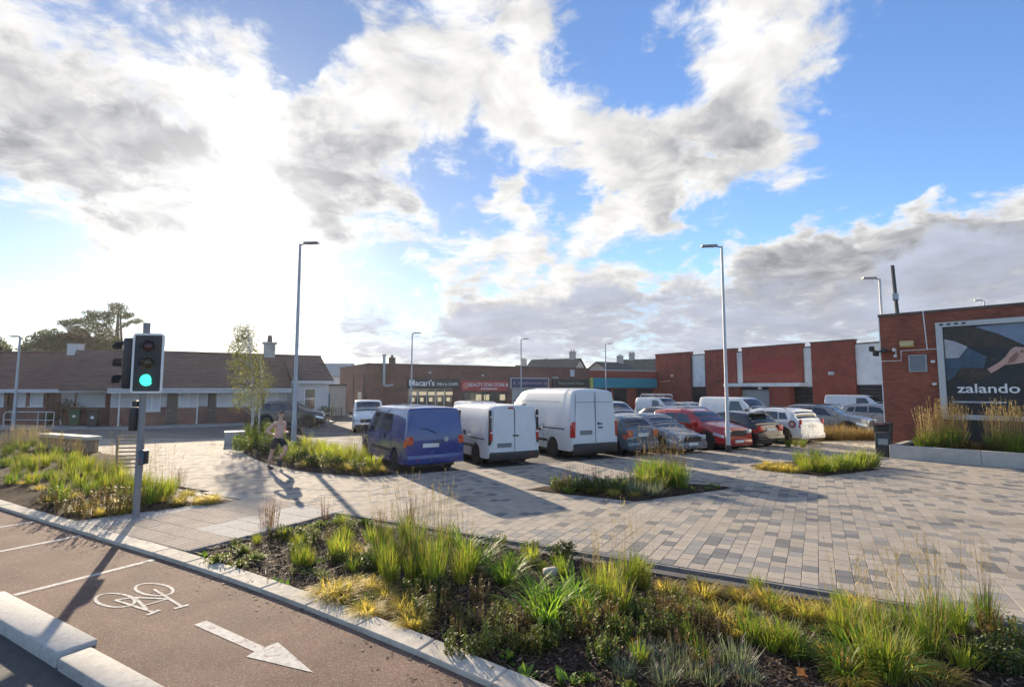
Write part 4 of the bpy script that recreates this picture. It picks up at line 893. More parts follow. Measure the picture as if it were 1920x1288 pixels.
# fittings on the warehouse front
for (px, py, d_, m) in ((1560, 700, (.5, .2, .3), M_FRAME), (1262, 705, (.4, .2, .3), M_YELL), (1440, 728, (.3, .25, .2), M_FRAME), (1350, 715, (.3, .2, .25), M_DARKM)):
    x_, z_ = FW.at(px, py); MB().rbox((x_, -.12 if px != 1440 else -1.2, z_), d_, .03).build('wall_light', m, wh)
for px in (1296.5, 1322, 1524.5, 1602.5): MB().tube((wx(px), .12, 0), (wx(px), .12, HW - .4), .06, n=7).build('downpipe', M_DARKM, wh)
x_, z_ = FW.at(1262, 722); MB().path([(wx(1230) + .2, -.05, FW.at(1235, 718)[1]), (wx(1262), -.05, z_ + .6)], .03, 5).build('cable', M_DARKM, wh)
# faded painted sign on the central bay
MB().bx(wx(1412), wx(1490), -.012, -.003, FW.at(1450, 700)[1], FW.at(1450, 672)[1]).build('faded_sign', pmat('faded_red_board', (.30, .04, .035), .7, var=.2, vscale=1.5, stain=(.22, .06, .05, .6)), wh)
for (fac, px, py, off, nm) in ((FB, 577, 668, 4.2, 'thin television aerial on the bungalow ridge by the end bay'), (FB, 420, 664, 4.2, 'thin television aerial on the bungalow ridge by the birch')):
    t_ = empty('tv_aerial', fac.p0, RZ(fac.az), nm, 'aerial'); x_, z_ = fac.at(px, py, off); MB().tube((x_, off, z_ - .3), (x_, off, z_ + .75), .022, n=5).build('mast', M_STEEL, t_); MB().tube((x_ - .5, off, z_ + .7), (x_ + .5, off, z_ + .72), .014, n=4).build('boom', M_STEEL, t_)
    for k in range(5): MB().tube((x_ - .45 + k * .22, off - .22, z_ + .71), (x_ - .45 + k * .22, off + .22, z_ + .71), .01, n=4).build('element', M_STEEL, t_)
# ------------------------------------------------------------------ vehicles
def lerp(a, b, t): return a + (b - a) * t
def pl(tab, x):
    """piecewise linear table lookup, x descending or ascending"""
    tab = sorted(tab)
    if x <= tab[0][0]: return tab[0][1]
    for (a, b), (c, d) in zip(tab, tab[1:]):
        if a <= x <= c: return b + (d - b) * (x - a) / max(c - a, 1e-9)
    return tab[-1][1]
def paint(name, col, rough=.28, metal=0.0): return pmat('paint_' + name, col, rough, metal, var=.04, vscale=2, coat=.0 if name == 'van_white' else .6, stain=(col[0] * .8, col[1] * .8, col[2] * .78, .3), stainscale=2.5)
M_TYRE = pmat('tyre_rubber', (0.018, 0.018, 0.018), 0.85, var=.2, vscale=20)
M_RIM = pmat('alloy', (0.40, 0.41, 0.42), 0.35, metal=.7, var=.1)
M_RIMD = pmat('dark_alloy', (0.06, 0.06, 0.065), 0.4, metal=.4, var=.1)
M_CGL = pmat('car_glass', (0.018, 0.022, 0.026), 0.04, var=.05, spec=.9)
M_TRIM = pmat('black_trim', (0.022, 0.022, 0.024), 0.55, var=.15)
M_HEAD = pmat('headlamp_glass', (0.55, 0.57, 0.60), 0.12, metal=.4, var=.1)
M_TAIL = pmat('tail_lamp_red', (0.42, 0.022, 0.018), 0.18, var=.1)
M_AMBER = pmat('tail_lamp_orange', (0.52, 0.10, 0.03), 0.18, var=.1)
M_PLATE = pmat('number_plate_blank', (0.62, 0.62, 0.58), 0.5, var=.08)
M_PLATED = pmat('number_plate_dark', (0.16, 0.17, 0.17), 0.5, var=.15)
M_SEAM = pmat('panel_gap', (0.02, 0.02, 0.02), 0.7)
class Shell:
    def __init__(s, sp):
        s.sp = sp; L = s.L = sp['L']; s.w = sp['W'] / 2; s.zs = sp.get('sill', .26); s.r = sp['wr']; s.xf, s.xr = sp['xf'], sp['xr']
        top = sp['top']; xs = set()
        for tab in (top, sp['belt']):
            for (a, b), (c, d) in zip(sorted(tab), sorted(tab)[1:]):
                n = max(1, int((c - a) / .14))
                for k in range(n + 1): xs.add(round(a + (c - a) * k / n, 4))
        for xw in (s.xf, s.xr):
            Ra = s.r * 1.13
            for k in range(13): xs.add(round(xw + Ra * math.cos(math.pi * k / 12), 4))
        h = L / 2
        for e in (0, .03, .09, .18, .32): xs.add(round(h - e, 4)); xs.add(round(-h + e, 4))
        s.xs = sorted(x for x in xs if -h <= x <= h)
        # smoothed top profile
        s.tt = [(x, pl(top, x)) for x in s.xs]
        for _ in range(sp.get('smooth', 2)):
            t = s.tt; s.tt = [t[0]] + [(t[i][0], (t[i - 1][1] + 2 * t[i][1] + t[i + 1][1]) / 4 if (t[i + 1][0] - t[i - 1][0]) < .5 else t[i][1]) for i in range(1, len(t) - 1)] + [t[-1]]
    def sect(s, x):
        sp = s.sp; h = s.L / 2; zt = pl(s.tt, x); zb = s.zs
        ef = max(0, (abs(x) - (h - sp.get('round', .55))) / sp.get('round', .55)) if x > 0 else max(0, (abs(x) - (h - sp.get('rround', .35))) / sp.get('rround', .35))
        w = s.w * (1 - (sp.get('nose', .13) if x > 0 else sp.get('tailw', .07)) * ef * ef)
        zb = zb + .05 * ef
        for xw in (s.xf, s.xr):
            Ra = s.r * 1.13; dx = abs(x - xw)
            if dx < Ra: zb = max(zb, s.r + math.sqrt(Ra * Ra - dx * dx))
        zbe = min(pl(sp['belt'], x), zt - .035)
        wt = w - .03 - sp.get('tumble', .26) * max(0, zt - zbe - .04)
        r = min(sp.get('edge', .08), (zt - zbe) * .45)
        return zb, zbe, zt, w, wt, r
    def ring(s, x):
        zb, zbe, zt, w, wt, r = s.sect(x); zb = min(zb, zbe - .04)
        cr = s.sp.get('crown', .03)
        z1 = lerp(zb, zbe, .45)
        return [(w * .9, zb), (w * .985, zb + .03), (w, z1), (w * .995, lerp(z1, zbe, .6)), (w - .022, zbe), (lerp(w - .022, wt, .5), lerp(zbe, zt - r, .5)), (wt, zt - r), (wt - r * .35, zt - r * .3), (wt - r, zt - r * .02), (wt * .5, zt + cr * .7), (0, zt + cr)]
    def side(s, x, f, sd, off=.006):
        zb, zbe, zt, w, wt, r = s.sect(x); y = lerp(w - .022, wt, f) + off
        return (x, sd * y, lerp(zbe, zt - r, f))
    def flank(s, x, f, sd, off=.004):      # f: 0 sill .. 1 belt
        zb, zbe, zt, w, wt, r = s.sect(x); z = lerp(s.zs + .05, zbe, f); z1 = lerp(min(zb, zbe - .04), zbe, .45)
        y = w if z < z1 else lerp(w, w - .022, (z - z1) / max(zbe - z1, .01) * .9)
        return (x, sd * (y + off), max(z, zb + .005))
    def top_(s, x, y, off=.008):
        zb, zbe, zt, w, wt, r = s.sect(x); pts = s.ring(x)[6:]; pts = sorted([(p[0], p[1]) for p in pts]); z = pl(pts, abs(y))
        dz = (pl(s.tt, x + .05) - pl(s.tt, x - .05)) / .1; n = math.hypot(1, dz)
        return (x - dz / n * off, y, z + off / n)
def grid(mb, fn, us, vs, flip=False):
    v = [fn(u, w) for u in us for w in vs]; n = len(vs)
    f = [(i * n + j, i * n + j + 1, (i + 1) * n + j + 1, (i + 1) * n + j) for i in range(len(us) - 1) for j in range(n - 1)]
    if flip: f = [tuple(reversed(q)) for q in f]
    return mb.add(v, f)
def lin(a, b, n): return [a + (b - a) * i / n for i in range(n + 1)]
def side_patch(sh, quad, sd, off, nx=6, nf=2, fn=None):
    """quad: (x_bottom_front, x_top_front, x_top_rear, x_bottom_rear, f0, f1)"""
    xbf, xtf, xtr, xbr, f0, f1 = quad; b = MB(); fn = fn or sh.side
    def P(u, v):
        f = lerp(f0, f1, v); xa = lerp(xbf, xtf, v); xb = lerp(xbr, xtr, v); return fn(lerp(xb, xa, u), f, sd, off)
    return grid(b, P, lin(0, 1, nx), lin(0, 1, nf), flip=(sd < 0))
def wheel(root, x, y, r, sd, dark, wid=.21):
    w_ = MB(); a, b = y - wid / 2, y + wid / 2
    w_.lathe([(r * .62, a), (r * .93, a), (r, a + .03), (r, b - .03), (r * .93, b), (r * .62, b)], (x, 0, r), 'y', 24)
    t = w_.build('wheel', M_TYRE, root, smooth=40)
    yo = y + sd * (wid / 2 - .03); rm = MB()
    rm.lathe([(.02, yo - sd * .05), (r * .60, yo - sd * .05), (r * .60, yo - sd * .04)], (x, 0, r), 'y', 16)
    rm.lathe([(r * .66, yo - sd * .02), (r * .60, yo + sd * .012), (r * .55, yo + sd * .005), (r * .56, yo - sd * .05)], (x, 0, r), 'y', 20)
    rm.lathe([(.015, yo + sd * .02), (r * .15, yo + sd * .015), (r * .16, yo - sd * .05)], (x, 0, r), 'y', 10)
    for k in range(5):
        an = 2 * math.pi * k / 5 + .3; ca, sa = math.cos(an), math.sin(an); pr = (-sa, ca); v = []
        for (q, hw) in ((r * .12, .045), (r * .57, .03)):
            for e in (-1, 1):
                for dy in (-.03, .008): v.append((x + ca * q + pr[0] * e * hw, yo + sd * dy, r + sa * q + pr[1] * e * hw))
        rm.add(v, [(0, 2, 6, 4), (1, 5, 7, 3), (0, 4, 5, 1), (2, 3, 7, 6)])
    rm.build('rim', M_RIMD if dark else M_RIM, t, smooth=40)
def vehicle(name, label, cat, sp, loc, az, pnt, group=None):
    """car or van: lofted body, glass, doors, wheels, lamps; local +x is forward"""
    root = empty(name, (loc[0], loc[1], -.045), RZ(az), label, cat, group)
    sh = Shell(sp); h = sh.L / 2; b = MB(); rings = [sh.ring(x) for x in sh.xs]; m = len(rings[0]); n2 = 2 * m - 1
    for x, rg in zip(sh.xs, rings):
        b.v += [(x, -p[0], p[1]) for p in rg] + [(x, p[0], p[1]) for p in reversed(rg[:-1])]
    for i in range(len(sh.xs) - 1):
        for j in range(n2 - 1):
            b.f.append((i * n2 + j, (i + 1) * n2 + j, (i + 1) * n2 + j + 1, i * n2 + j + 1)); b.m.append(0)
        b.f.append((i * n2 + n2 - 1, (i + 1) * n2 + n2 - 1, (i + 1) * n2, i * n2)); b.m.append(0)
    b.f.append(tuple(range(n2))); b.m.append(0); e0 = (len(sh.xs) - 1) * n2; b.f.append(tuple(e0 + k for k in reversed(range(n2)))); b.m.append(0)
    body = b.build('body', pnt, root, smooth=38)
    MB().bx(-h + .25, h - .3, -sh.w + .24, sh.w - .24, .17, .62).build('underbody', M_TRIM, root)
    for xw in (sh.xf, sh.xr):
        for sd in (-1, 1): wheel(root, xw, sd * (sh.w - .115), sh.r, sd, sp.get('darkrim', False))
    gl = M_CGL
    for q in sp.get('side', []):
        for sd in (-1, 1): side_patch(sh, q, sd, .006).build('side_window', gl, root, smooth=60)
    if 'screen' in sp:
        xa, xb, k = sp['screen']; g_ = MB(); grid(g_, lambda u, v: sh.top_(u, v * (sh.sect(u)[4] - sh.sect(u)[5]) * k), lin(xa, xb, 6), lin(-1, 1, 6)); g_.build('windscreen', gl, root, smooth=60)
    if 'rearglass' in sp:
        xa, xb, k = sp['rearglass']; g_ = MB(); grid(g_, lambda u, v: sh.top_(u, v * (sh.sect(u)[4] - sh.sect(u)[5]) * k), lin(xa, xb, 6), lin(-1, 1, 6)); g_.build('rear_window', gl, root, smooth=60)
    for q in sp.get('doors', []):
        xf_, xr_, f0 = q[:3]
        for sd in (-1, 1):
            d = side_patch(sh, (xf_, xf_, xr_, xr_, f0, .97), sd, .0035, 10, 4, sh.flank)
            d.build('door', pnt, root, smooth=60)
            s_ = MB()
            for xx in (xf_, xr_): grid(s_, lambda u, v: sh.flank(u, v, sd, .006), lin(xx - .007, xx + .007, 1), lin(f0, 1, 4), flip=(sd < 0))
            s_.build('door_gap', M_SEAM, root)
            hx = xr_ + .16; hp = sh.flank(hx, .80, sd, .02); MB().rbox(hp, (.2, .03, .035), .01).build('door_handle', M_TRIM if sp.get('blackhandle') else pnt, root)
    if 'rail' in sp:
        xa, xb, f_ = sp['rail']
        for sd in (-1, 1): r_ = MB(); grid(r_, lambda u, v: sh.flank(u, f_ + v * .05, sd, .012), lin(xa, xb, 8), lin(0, 1, 1), flip=(sd < 0)); r_.build('side_rail', M_TRIM, root)
    if sp.get('arch'):
        for xw in (sh.xf, sh.xr):
            for sd in (-1, 1):
                a_ = MB(); Ra = sh.r * 1.13
                def P(u, v):
                    t = math.pi * u; rr_ = Ra * (1.0 + .22 * v); xx = xw + rr_ * math.cos(t); return (xx, sd * (sh.sect(max(-h, min(h, xx)))[3] + .008), sh.r + rr_ * math.sin(t))
                grid(a_, P, lin(0, 1, 12), lin(0, 1, 1), flip=(sd > 0)); a_.build('arch_trim', M_TRIM, root)
    # front
    zf = sp.get('zf', .68); wn = sh.w
    for sd in (-1, 1):
        hl = MB(); hx0 = h - .30
        grid(hl, lambda u, v: sh.flank(u, v, sd, .010) if u < h - .02 else sh.flank(h - .02, v, sd, .01), lin(h - .50, h - .05, 5), lin(.66, .93, 3), flip=(sd < 0))
        f2 = MB(); yy = sh.sect(h - .01)[3]
        hl.rbox((h - .035, sd * (yy - .20), zf), (.09, .36, .17), .03); hl.build('headlight', M_HEAD, root, smooth=40)
        mp = sh.side(sp['mirror'], .12, sd, .0); mr = MB(); mr.rbox((mp[0] + .02, mp[1] + sd * .12, mp[2] + .04), (.12, .20, sp.get('mirh', .15)), .03); mr.build('mirror', M_TRIM if sp.get('blackmirror') else pnt, root, smooth=40)
    MB().rbox((h - .01, 0, zf - .06), (.06, sh.w * 1.05, .20), .02).build('grille', M_TRIM, root); MB().rbox((h - .02, 0, .36), (.10, sh.w * 1.75, .24), .05).build('front_bumper', M_TRIM if sp.get('blackbumper') else pnt, root, smooth=40)
    MB().box((h + .035, 0, .42), (.012, .50, .11)).build('number_plate', M_PLATE, root)
    # rear
    rw = sh.sect(-h + .02)[3]
    kind = sp['rear']
    zr0, zr1 = sp.get('tail', (.75, .95)); tm_ = sp.get('tailmat', M_TAIL)
    for sd in (-1, 1):
        t_ = MB(); t_.rbox((-h + .03, sd * (rw - sp.get('tailw2', .12)), (zr0 + zr1) / 2), (.10, sp.get('tailw2', .12) * 2.0, zr1 - zr0), .025)
        grid(t_, lambda u, v: sh.flank(max(u, -h + .02), v, sd, .009), lin(-h + .02, -h + sp.get('tailwrap', .22), 4), lin(sp.get('tf', (.70, .95))[0], sp.get('tf', (.70, .95))[1], 2), flip=(sd < 0))
        t_.build('tail_light', tm_, root, smooth=40)
    MB().rbox((-h + .01, 0, sp.get('zbump', .42)), (.14, sh.w * 1.9, sp.get('hbump', .24)), .05).build('rear_bumper', M_TRIM if sp.get('blackbumper') else pnt, root, smooth=40)
    if kind == 'hatch': MB().box((-h - .012, sp.get('py', 0), sp.get('pz', .80)), (.02, .52, .12)).build('number_plate', sp.get('plate', M_PLATE), root)
    if sp.get('railings'):
        for sd in (-1, 1): MB().path([(1.0 - .35, sd * (sh.sect(.3)[4] - .06), pl(sh.tt, .65) + .02), (.55, sd * (sh.sect(.3)[4] - .06), pl(sh.tt, .3) + .07), (-1.2, sd * (sh.sect(.3)[4] - .06), pl(sh.tt, -1.2) + .07), (-1.4, sd * (sh.sect(.3)[4] - .06), pl(sh.tt, -1.4) + .02)], .02, 6).build('roof_rail', M_TRIM, root)
    return root, sh
def rear_panel(root, name, x, y0, y1, z0, z1, m, th=.02, r=.01, zt=None, inset=0.0):
    return MB().rbox((x, (y0 + y1) / 2, (z0 + z1) / 2), (th, abs(y1 - y0), abs(z1 - z0)), r).build(name, m, root, smooth=40)
P_WHITE = paint('white', (0.66, 0.67, 0.66)); P_WHITE2 = paint('van_white', (0.60, 0.62, 0.63), .5); P_BLUE = paint('blue', (0.014, 0.038, 0.19), .22); P_SIDE = paint('dark_blue', (0.02, 0.03, 0.10), .2)
P_RED = paint('red', (0.36, 0.016, 0.018), .22); P_BLK = paint('black', (0.014, 0.015, 0.018), .2); P_GREY = paint('grey', (0.115, 0.12, 0.13), .25, .3); P_SILV = paint('silver', (0.19, 0.205, 0.22), .28, .4); P_BGREY = paint('blue_grey', (0.10, 0.135, 0.17), .25, .3); P_DGREY = paint('dark_grey', (0.05, 0.053, 0.062), .22, .3)
# --- body types
VAN_M = dict(L=4.95, W=1.92, wr=.33, xf=1.60, xr=-1.45, sill=.25, tumble=.13, crown=.03, edge=.10, smooth=2, round=.6, nose=.13, rround=.25, tailw=.04,
             top=[(2.475, .90), (2.36, 1.02), (1.75, 1.16), (1.62, 1.22), (.80, 1.90), (.55, 1.95), (-1.9, 1.96), (-2.28, 1.93), (-2.34, 1.88), (-2.44, 1.30), (-2.475, 1.02)],
             belt=[(2.475, .80), (1.6, 1.08), (-2.475, 1.12)], mirror=1.35, mirh=.26, zf=.80, rear='van', blackmirror=True)
def spec(base, **kw): d = dict(base); d.update(kw); return d
HATCH = dict(L=4.05, W=1.76, wr=.31, xf=1.28, xr=-1.24, sill=.22, tumble=.30, smooth=2, round=.7, nose=.16, rround=.4, tailw=.10,
             top=[(2.025, .62), (1.95, .74), (1.1, .95), (.98, .98), (.25, 1.42), (-.2, 1.48), (-1.1, 1.45), (-1.42, 1.38), (-1.86, .98), (-1.96, .92), (-2.025, .74)],
             belt=[(2.025, .55), (1.0, .90), (-1.5, .98), (-2.025, .80)], screen=(.96, .30, .92), rearglass=(-1.46, -1.82, .9), side=[(.62, .22, -.32, -.34, .06, .86), (-.40, -.38, -.92, -1.15, .06, .86)], doors=[(.88, -.36, .0), (-.37, -1.12, .12)], mirror=.72, zf=.66, rear='hatch', tail=(.72, .98), blackmirror=False)
SUV = dict(L=4.40, W=1.82, wr=.35, xf=1.34, xr=-1.30, sill=.30, tumble=.25, smooth=2, round=.6, nose=.13, rround=.35, tailw=.08,
           top=[(2.2, .78), (2.13, .93), (1.95, .99), (1.15, 1.10), (1.02, 1.14), (.30, 1.56), (-.1, 1.63), (-1.35, 1.60), (-1.70, 1.54), (-2.0, 1.10), (-2.1, 1.02), (-2.2, .85)],
           belt=[(2.2, .68), (1.05, 1.03), (-1.7, 1.12), (-2.2, .95)], screen=(1.0, .34, .92), rearglass=(-1.74, -1.97, .9), side=[(.62, .22, -.34, -.36, .06, .86), (-.42, -.40, -1.02, -1.08, .06, .86), (-1.14, -1.08, -1.40, -1.56, .08, .80)], doors=[(.92, -.38, .0), (-.39, -1.14, .10)], mirror=.75, zf=.80, rear='hatch', tail=(.84, 1.12), arch=True, railings=False, pz=.95)
SVAN = dict(L=4.35, W=1.80, wr=.32, xf=1.38, xr=-1.30, sill=.23, tumble=.13, crown=.03, edge=.09, smooth=2, round=.6, nose=.14, rround=.25, tailw=.05,
            top=[(2.175, .75), (2.08, .92), (1.30, 1.12), (1.18, 1.18), (.42, 1.74), (.15, 1.80), (-1.7, 1.80), (-2.05, 1.76), (-2.11, 1.66), (-2.16, 1.2), (-2.175, .98)],
            belt=[(2.175, .68), (1.2, 1.04), (-2.175, 1.08)], screen=(1.17, .46, .93), side=[(.86, .46, -.20, -.22, .06, .84)], doors=[(1.12, -.24, .0)], rail=(-.4, -1.9, .62), mirror=.95, mirh=.2, zf=.75, rear='van', blackbumper=True, blackmirror=True, tail=(.85, 1.35), tailw2=.06, tailwrap=.1)
ROW = CPD.copy(); BAY = AZ(-28.5)
def bay_loc(x, y, L, rear=True): p = Vector((x, y, 0)) + BAY * (L / 2); return (p.x, p.y)
# 1 blue van, rear to the plaza
v, sh = vehicle('panel_van', 'blue panel van with orange tail lights parked rear first to the paving', 'van', spec(VAN_M, screen=(1.60, .86, .93), side=[(1.12, .72, .02, .0, .06, .86), (-.10, -.08, -1.02, -1.04, .10, .84)], doors=[(1.36, -.04, .0), (-.06, -1.12, .08)], tail=(.86, 1.10), tf=(.62, .85), tailw2=.09, tailwrap=.24, tailmat=M_AMBER, zbump=.44, hbump=.30, rearglass=None) if False else {k: q for k, q in spec(VAN_M, screen=(1.60, .86, .93), side=[(1.12, .72, .02, .0, .06, .86), (-.10, -.08, -1.02, -1.04, .10, .84)], doors=[(1.36, -.04, .0), (-.06, -1.12, .08)], tail=(.86, 1.12), tf=(.60, .85), tailw2=.10, tailwrap=.22, tailmat=M_AMBER, zbump=.44, hbump=.30).items()}, (lambda q: (q.x, q.y))(Vector((-2.30, 16.35, 0)) + AZ(-31.5) * 2.475), -31.5, P_BLUE)
h = 2.475
tg = MB(); 
def rp_(y, z, off=.015):
    x = pl([(.5, -h), (1.02, -h), (1.30, -2.44), (1.88, -2.34), (1.93, -2.28)], z) if True else -h
    return (x - off, y, z)
grid(tg, lambda u, vv: rp_(vv * lerp(.80, .70, max(0, (u - 1.1) / .8)), u), lin(.60, 1.84, 8), lin(-1, 1, 6)); tg.build('tailgate', P_BLUE, v, smooth=60)
tg = MB(); grid(tg, lambda u, vv: rp_(vv * lerp(.76, .66, max(0, (u - 1.1) / .8)), u, .02), lin(1.22, 1.78, 5), lin(-1, 1, 6)); tg.build('blanked_window', P_BLUE, v, smooth=60)
MB().rbox((-h - .02, .17, .84), (.02, .52, .12), .005).build('number_plate', M_PLATE, v)
MB().lathe([(.01, -.035), (.06, -.035), (.075, -.02), (.075, 0)], (-h, -.33, 1.0), 'x', 18).build('badge', M_RIM, v)
MB().rbox((-h + .02, 0, .72), (.02, 1.5, .01), .004).build('tailgate_gap', M_SEAM, v)
# 2 white van with upright lamp pillars and hinged rear doors
def rear_doors(v, sh, m, zt, zb, wdt, xoff=0.0):
    hh = sh.L / 2
    for sd in (-1, 1):
        d = MB(); grid(d, lambda u, vv: (-hh - .02 + max(0, u - 1.1) * sh.sp.get('lean', .05), sd * lerp(.012, lerp(wdt, wdt - .07, max(0, (u - 1.1) / .9)), vv), u), lin(zb, zt, 6), lin(0, 1, 4), flip=(sd < 0)); d = d.build('rear_door', m, v, smooth=60)
VAN_U = spec(VAN_M, top=[(2.475, .90), (2.36, 1.02), (1.75, 1.16), (1.62, 1.22), (.80, 1.90), (.55, 1.95), (-2.0, 1.96), (-2.38, 1.95), (-2.42, 1.92), (-2.46, 1.30), (-2.475, 1.0)], lean=.05)
W2 = spec(VAN_U, screen=(1.60, .86, .93), side=[(1.12, .72, .02, .0, .06, .86)], doors=[(1.36, -.04, .0), (-.06, -1.12, .06)], rail=(-1.1, -2.2, .70), tail=(.70, 1.84), tf=(.5, .95), tailw2=.045, tailwrap=.05, tailmat=M_TRIM, zbump=.36, hbump=.26, blackbumper=True)
v, sh = vehicle('panel_van', 'white panel van with black lamp pillars and twin rear doors beside the blue van', 'van', W2, bay_loc(.08, 17.75, 4.95), -28.5, P_WHITE2)
rear_doors(v, sh, P_WHITE2, 1.88, .48, .80)
for sd in (-1, 1):
    MB().rbox((-h - .02, sd * .87, 1.02), (.06, .09, .34), .02).build('tail_light', M_TAIL, v, smooth=40)
    for z in (.72, 1.12, 1.62): MB().rbox((-h - .03, sd * .85, z), (.05, .12, .05), .01).build('hinge', P_WHITE2, v)
MB().rbox((-h - .03, -.04, 1.0), (.03, .22, .05), .01).build('door_handle', M_TRIM, v); MB().rbox((-h - .028, .38, .70), (.02, .52, .14), .005).build('number_plate', M_PLATED, v); MB().rbox((-h + .02, .12, 1.90), (.05, .2, .06), .015).build('brake_light', M_TAIL, v)
MB().box((-h - .022, 0, 1.18), (.006, .014, 1.4)).build('door_gap', M_SEAM, v)
# 3 tall white van
W3 = dict(L=5.9, W=2.05, wr=.35, xf=2.0, xr=-1.65, sill=.30, tumble=.10, crown=.04, edge=.16, smooth=2, round=.6, nose=.12, rround=.2, tailw=.03,
          top=[(2.95, .95), (2.86, 1.10), (2.28, 1.28), (2.16, 1.34), (1.33, 2.12), (.93, 2.42), (.48, 2.50), (-2.37, 2.50), (-2.79, 2.47), (-2.87, 2.38), (-2.915, 1.4), (-2.95, 1.0)],
          belt=[(2.95, .85), (2.08, 1.2), (-2.95, 1.25)], screen=(2.13, 1.38, .93), side=[(1.62, 1.15, .40, .38, .06, .62)], doors=[(1.84, .32, 0), (.28, -1.05, .05)], rail=(-1.0, -2.5, .80), mirror=1.78, mirh=.34, zf=.85, rear='van', blackbumper=True, blackmirror=True, tail=(.80, 1.36), tailw2=.07, tailwrap=.12, tf=(.52, 1.0), tailmat=M_TAIL, zbump=.42, hbump=.34, lean=.045)
v, sh = vehicle('panel_van', 'tall white high-roof van with red tail lights and black rear bumper', 'van', W3, bay_loc(3.0, 19.4, 5.9), -28.5, P_WHITE2)
rear_doors(v, sh, P_WHITE2, 2.40, .62, .90); h3 = 2.95
MB().box((-h3 - .022, 0, 1.5), (.006, .014, 1.75)).build('door_gap', M_SEAM, v); MB().box((-h3 + .015, 0, 2.05), (.006, 1.66, .012)).build('panel_gap', M_SEAM, v)
MB().rbox((-h3 - .03, .42, .98), (.02, .52, .15), .005).build('number_plate', M_PLATED, v); MB().rbox((-h3 - .03, -.22, 1.14), (.03, .2, .05), .01).build('door_handle', M_TRIM, v); MB().lathe([(.01, -.03), (.05, -.03), (.05, 0)], (-h3 - .01, -.13, 1.28), 'x', 10).build('badge', M_TRIM, v); MB().rbox((-h3 - .02, -.26, 1.27), (.02, .09, .06), .01).build('badge', M_TRIM, v)
MB().box((0 - .4, sh.w + .003, 2.05), (3.6, .006, .012)).build('panel_gap', M_SEAM, v); MB().box((0 - .4, sh.w - .03, 2.05), (3.6, .006, .012)).build('panel_gap', M_SEAM, v)
# 4 small blue-grey hatchback squeezed beside the tall van
v, sh = vehicle('hatchback', 'blue-grey small hatchback with orange tail lights squeezed beside the tall van', 'car', spec(HATCH, L=3.7, W=1.62, xf=1.15, xr=-1.12, top=[(a * .914, b_) for a, b_ in HATCH['top']], belt=[(a * .914, b_) for a, b_ in HATCH['belt']], screen=(.88, .28, .92), rearglass=(-1.33, -1.66, .9), side=[(.56, .2, -.30, -.31, .06, .86), (-.36, -.35, -.84, -1.05, .06, .86)], doors=[(.8, -.33, 0)], tailmat=M_AMBER), bay_loc(4.95, 20.35, 3.7), -28.5, P_BGREY)
def nose_out(x, y, L): p = Vector((x, y, 0)) + BAY * (L / 2); return (p.x, p.y)
v, sh = vehicle('estate_car', 'silver-grey car parked nose out behind the grasses next to the red car', 'car', spec(HATCH, L=4.3, W=1.76, darkrim=True), nose_out(6.95, 20.75, 4.3), 151.5, P_SILV)
v, sh = vehicle('red_car', 'red crossover car parked nose out behind the lamp post', 'car', spec(SUV, darkrim=True, tail=(.95, 1.15)), nose_out(9.15, 21.75, 4.4), 151.5, P_RED)
v, sh = vehicle('hatchback', 'black hatchback parked rear first between the red and white cars', 'car', spec(HATCH, L=4.05, W=1.80, top=[(a, b_ * 1.02) for a, b_ in HATCH['top']], tailw2=.16), bay_loc(11.05, 23.0, 4.05), -28.5, P_BLK)
MB().rbox((-1.52, 0, 1.46), (.30, 1.15, .05), .02).build('roof_spoiler', M_TRIM, v)
v, sh = vehicle('suv', 'white off-roader with a round red badge on its tail', 'car', spec(SUV, L=4.32, W=1.82, tail=(.94, 1.16), tailw2=.05, tailwrap=.08, railings=True, pz=.86), bay_loc(13.55, 24.3, 4.3), -28.5, P_WHITE)
bd = MB(); bp = sh.flank(-1.80, .78, 1, .012); bd.lathe([(.01, 0), (.17, 0), (.17, .006), (.01, .006)], (bp[0], bp[1], bp[2] + .02), 'y', 20); bd.build('badge', pmat('badge_red', (.28, .03, .03), .4), v); bd = MB(); bd.lathe([(.01, .008), (.10, .008), (.10, .011)], (bp[0], bp[1], bp[2] + .02), 'y', 16); bd.build('badge_centre', pmat('badge_pale', (.55, .40, .38), .4), v)
v, sh = vehicle('suv', 'grey crossover parked nose out behind the dry grass bed', 'car', spec(SUV, L=4.5, W=1.84, railings=True), (17.6, 30.2), 138, P_SILV)
v, sh = vehicle('suv', 'pale grey car with black roof beside the brick corner lamp post', 'car', spec(SUV, L=4.3, top=[(a, b_ * .98) for a, b_ in SUV['top']]), (22.2, 32.4), 140, paint('pale_grey', (.27, .285, .31), .28, .3))
g_ = MB(); grid(g_, lambda u, vv: sh.top_(u, vv * (sh.sect(u)[4] - .03), .006), lin(-1.6, .22, 8), lin(-1, 1, 6)); g_.build('roof_panel', P_BLK, v, smooth=60)
v, sh = vehicle('panel_van', 'white van roof showing behind the pale grey car', 'van', spec(VAN_U, screen=(1.60, .86, .93), side=[(1.12, .72, .02, .0, .06, .86)], doors=[(1.36, -.04, .0)], tail=(.8, 1.3), tailw2=.05), (29.5, 45.5), 140, P_WHITE)
v, sh = vehicle('panel_van', 'white panel van before the grey warehouse shutter', 'van', spec(VAN_U, screen=(1.60, .86, .93), side=[(1.12, .72, .02, .0, .06, .86)], doors=[(1.36, -.04, .0), (-.06, -1.12, .06)], tail=(.8, 1.3), tailw2=.05, blackbumper=True), (14.6, 34.6), 151, P_WHITE)
v, sh = vehicle('small_van', 'white small van with a ladder rack on its roof', 'van', spec(SVAN), (12.1, 43.5), 150, P_WHITE)
rk = MB()
